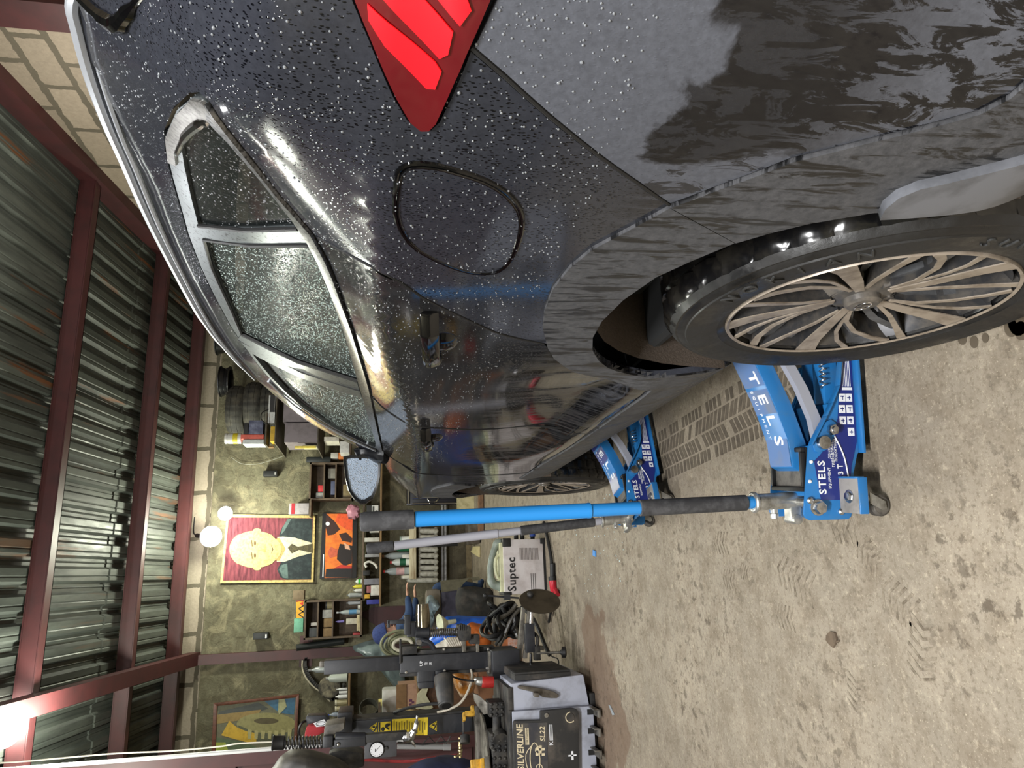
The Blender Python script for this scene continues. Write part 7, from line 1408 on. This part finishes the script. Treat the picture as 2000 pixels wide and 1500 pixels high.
# ------------------------------------------------------------------ small things and marks on the floor
p = onz(1162, 1081); m = MB(); m.prism([p + Vector(q) for q in ((-.02, -.025, .001), (.015, -.03, .001), (.022, .02, .001), (-.01, .03, .001))], (0, 0, .006)); one(m, 'blue_scrap', cm(S(60, 140, 214)), 'small blue plastic scrap on the floor by the grey handle jack', 'scrap')
p = onz(1627, 1246); m = MB(); m.prism([onz(x, y, .001) for x, y in ((1617, 1240), (1624, 1233), (1633, 1235), (1637, 1248), (1634, 1258), (1630, 1265), (1622, 1258), (1616, 1250))], (0, 0, .006)); m.prism([onz(x, y, .001) for x, y in ((1634, 1252), (1641, 1250), (1641, 1253), (1634, 1256))], (0, 0, .004)); one(m, 'mud_lump', worn('mud', S(98, 84, 68), S(76, 64, 52), 30, .95), 'flat brown lump of mud alone on the open floor', 'mud')
m = MB(); m.prism([onz(x, y, .001) for x, y in ((1189, 1376), (1193, 1378), (1201, 1396), (1197, 1397))], (0, 0, .003)); one(m, 'grey_strip', cm(S(150, 156, 160)), 'thin grey strip on the floor in front of the tyre changer', 'strip')
DIRT = worn('dry_dirt', S(92, 83, 70), S(66, 58, 49), 26, .95); FAINT = worn('faint_dirt', S(146, 135, 118), S(96, 86, 72), 34, .95, lo=.38, hi=.62)
def marks(name, quads, label, cat, mt=None):
    m = MB()
    for q in quads: m.prism([Vector((x, y, .0004)) for x, y in q], (0, 0, .0006))
    o = one(m, name, mt or DIRT, label, cat, smooth=0); o['kind'] = 'stuff'
# tyre print running out from under the car
qs = []; a = onz(1462, 800); b = onz(1268, 905); d = Vector((b.x - a.x, b.y - a.y)); L = d.length; d.normalize(); nn = Vector((-d.y, d.x)); r_ = random.Random(2)
a2 = Vector((a.x, a.y)) - d * .35; n = int((L + .75) / .034)
for k in range(n):
    for lane, (w0, w1, sk) in enumerate(((-.115, -.07, .0), (-.062, -.008, .03), (.002, .058, -.03), (.066, .112, 0.0))):
        if r_.random() < .12: continue
        c = a2 + d * (k * .034 + r_.uniform(-.003, .003)); t1 = .024
        qs.append([tuple(c + nn * w0), tuple(c + nn * w1 + d * sk), tuple(c + nn * w1 + d * (sk + t1)), tuple(c + nn * w0 + d * t1)])
marks('tyre_print', qs, 'dark tyre tread print on the floor leading out from under the car', 'tyre print')
def boot(ix, iy, ang, s, label, n=5):
    c = onz(ix, iy); d = Vector((math.cos(ang), math.sin(ang))); nn = Vector((-d.y, d.x)); q = []
    for k in range(n):
        o = Vector((c.x, c.y)) + d * (k - n / 2) * .019 * s
        for sg in (-1, 1): q.append([tuple(o), tuple(o + nn * .035 * s * sg - d * .018 * s), tuple(o + nn * .035 * s * sg - d * .011 * s), tuple(o + d * .006 * s)])
    marks('boot_print', q, label, 'boot print', FAINT)
for args in [(1404, 1060, 1.5, 1.2, 'zigzag boot print just below the foam sleeve of the blue handle'), (1545, 1125, 1.2, 1.5, 'large dark boot print nearest to the blue jack castor', 7), (1640, 1030, 1.4, 1.3, 'smudged boot print just left of the nearest castor'), (1690, 1075, .8, 1.1, 'broken boot print left of the rear wheel drips'), (1745, 1165, 1.0, 1.3, 'faint boot print in the middle of the speckled floor'), (1528, 1205, 1.5, 1.1, 'stepped boot print above the mud lump'), (1800, 1285, 2.8, 1.3, 'ribbed boot print lower right of the mud lump', 6), (1672, 1365, 2.9, 1.0, 'small chevron boot print below the mud lump'), (1420, 1130, 1.4, 1.0, 'faint zigzag print left of the blue handle foot'), (1450, 1115, 1.3, .8, 'short dark scuff mark beside the faint zigzag print', 4)]: boot(*args)
r_ = random.Random(4); m = MB()
for k in range(60):
    p = onz(r_.uniform(1120, 1220), r_.uniform(1010, 1160)) if k < 45 else onz(r_.uniform(1180, 1215), r_.uniform(950, 975)); s = r_.uniform(.002, .006)
    m.prism([p + Vector((s * math.cos(a + k), s * math.sin(a * 1.0 + k), .0005)) for a in (0, 2.1, 4.2)], (0, 0, .004))
o = one(m, 'glass_crumbs', mat('glass_crumb', S(210, 225, 225), .1, spec=.9), 'glittering glass crumbs scattered on the floor by the farther jack', 'glass crumbs', smooth=0); o['kind'] = 'stuff'
r_ = random.Random(9); m = MB()
for x, y, s in ((1880, 660, .016), (1903, 668, .014), (1925, 660, .011), (1975, 640, .02), (1989, 628, .03), (1995, 646, .02)):
    p = onz(x, y); m.prism([p + Vector((s * math.cos(a), s * .8 * math.sin(a), .0004)) for a in [2 * PI * i / 14 for i in range(14)]], (0, 0, .0008))
o = one(m, 'water_splashes', mat('puddle', S(84, 74, 60), .45), 'wet drips on the floor below the rear wheel', 'water', smooth=0); o['kind'] = 'stuff'
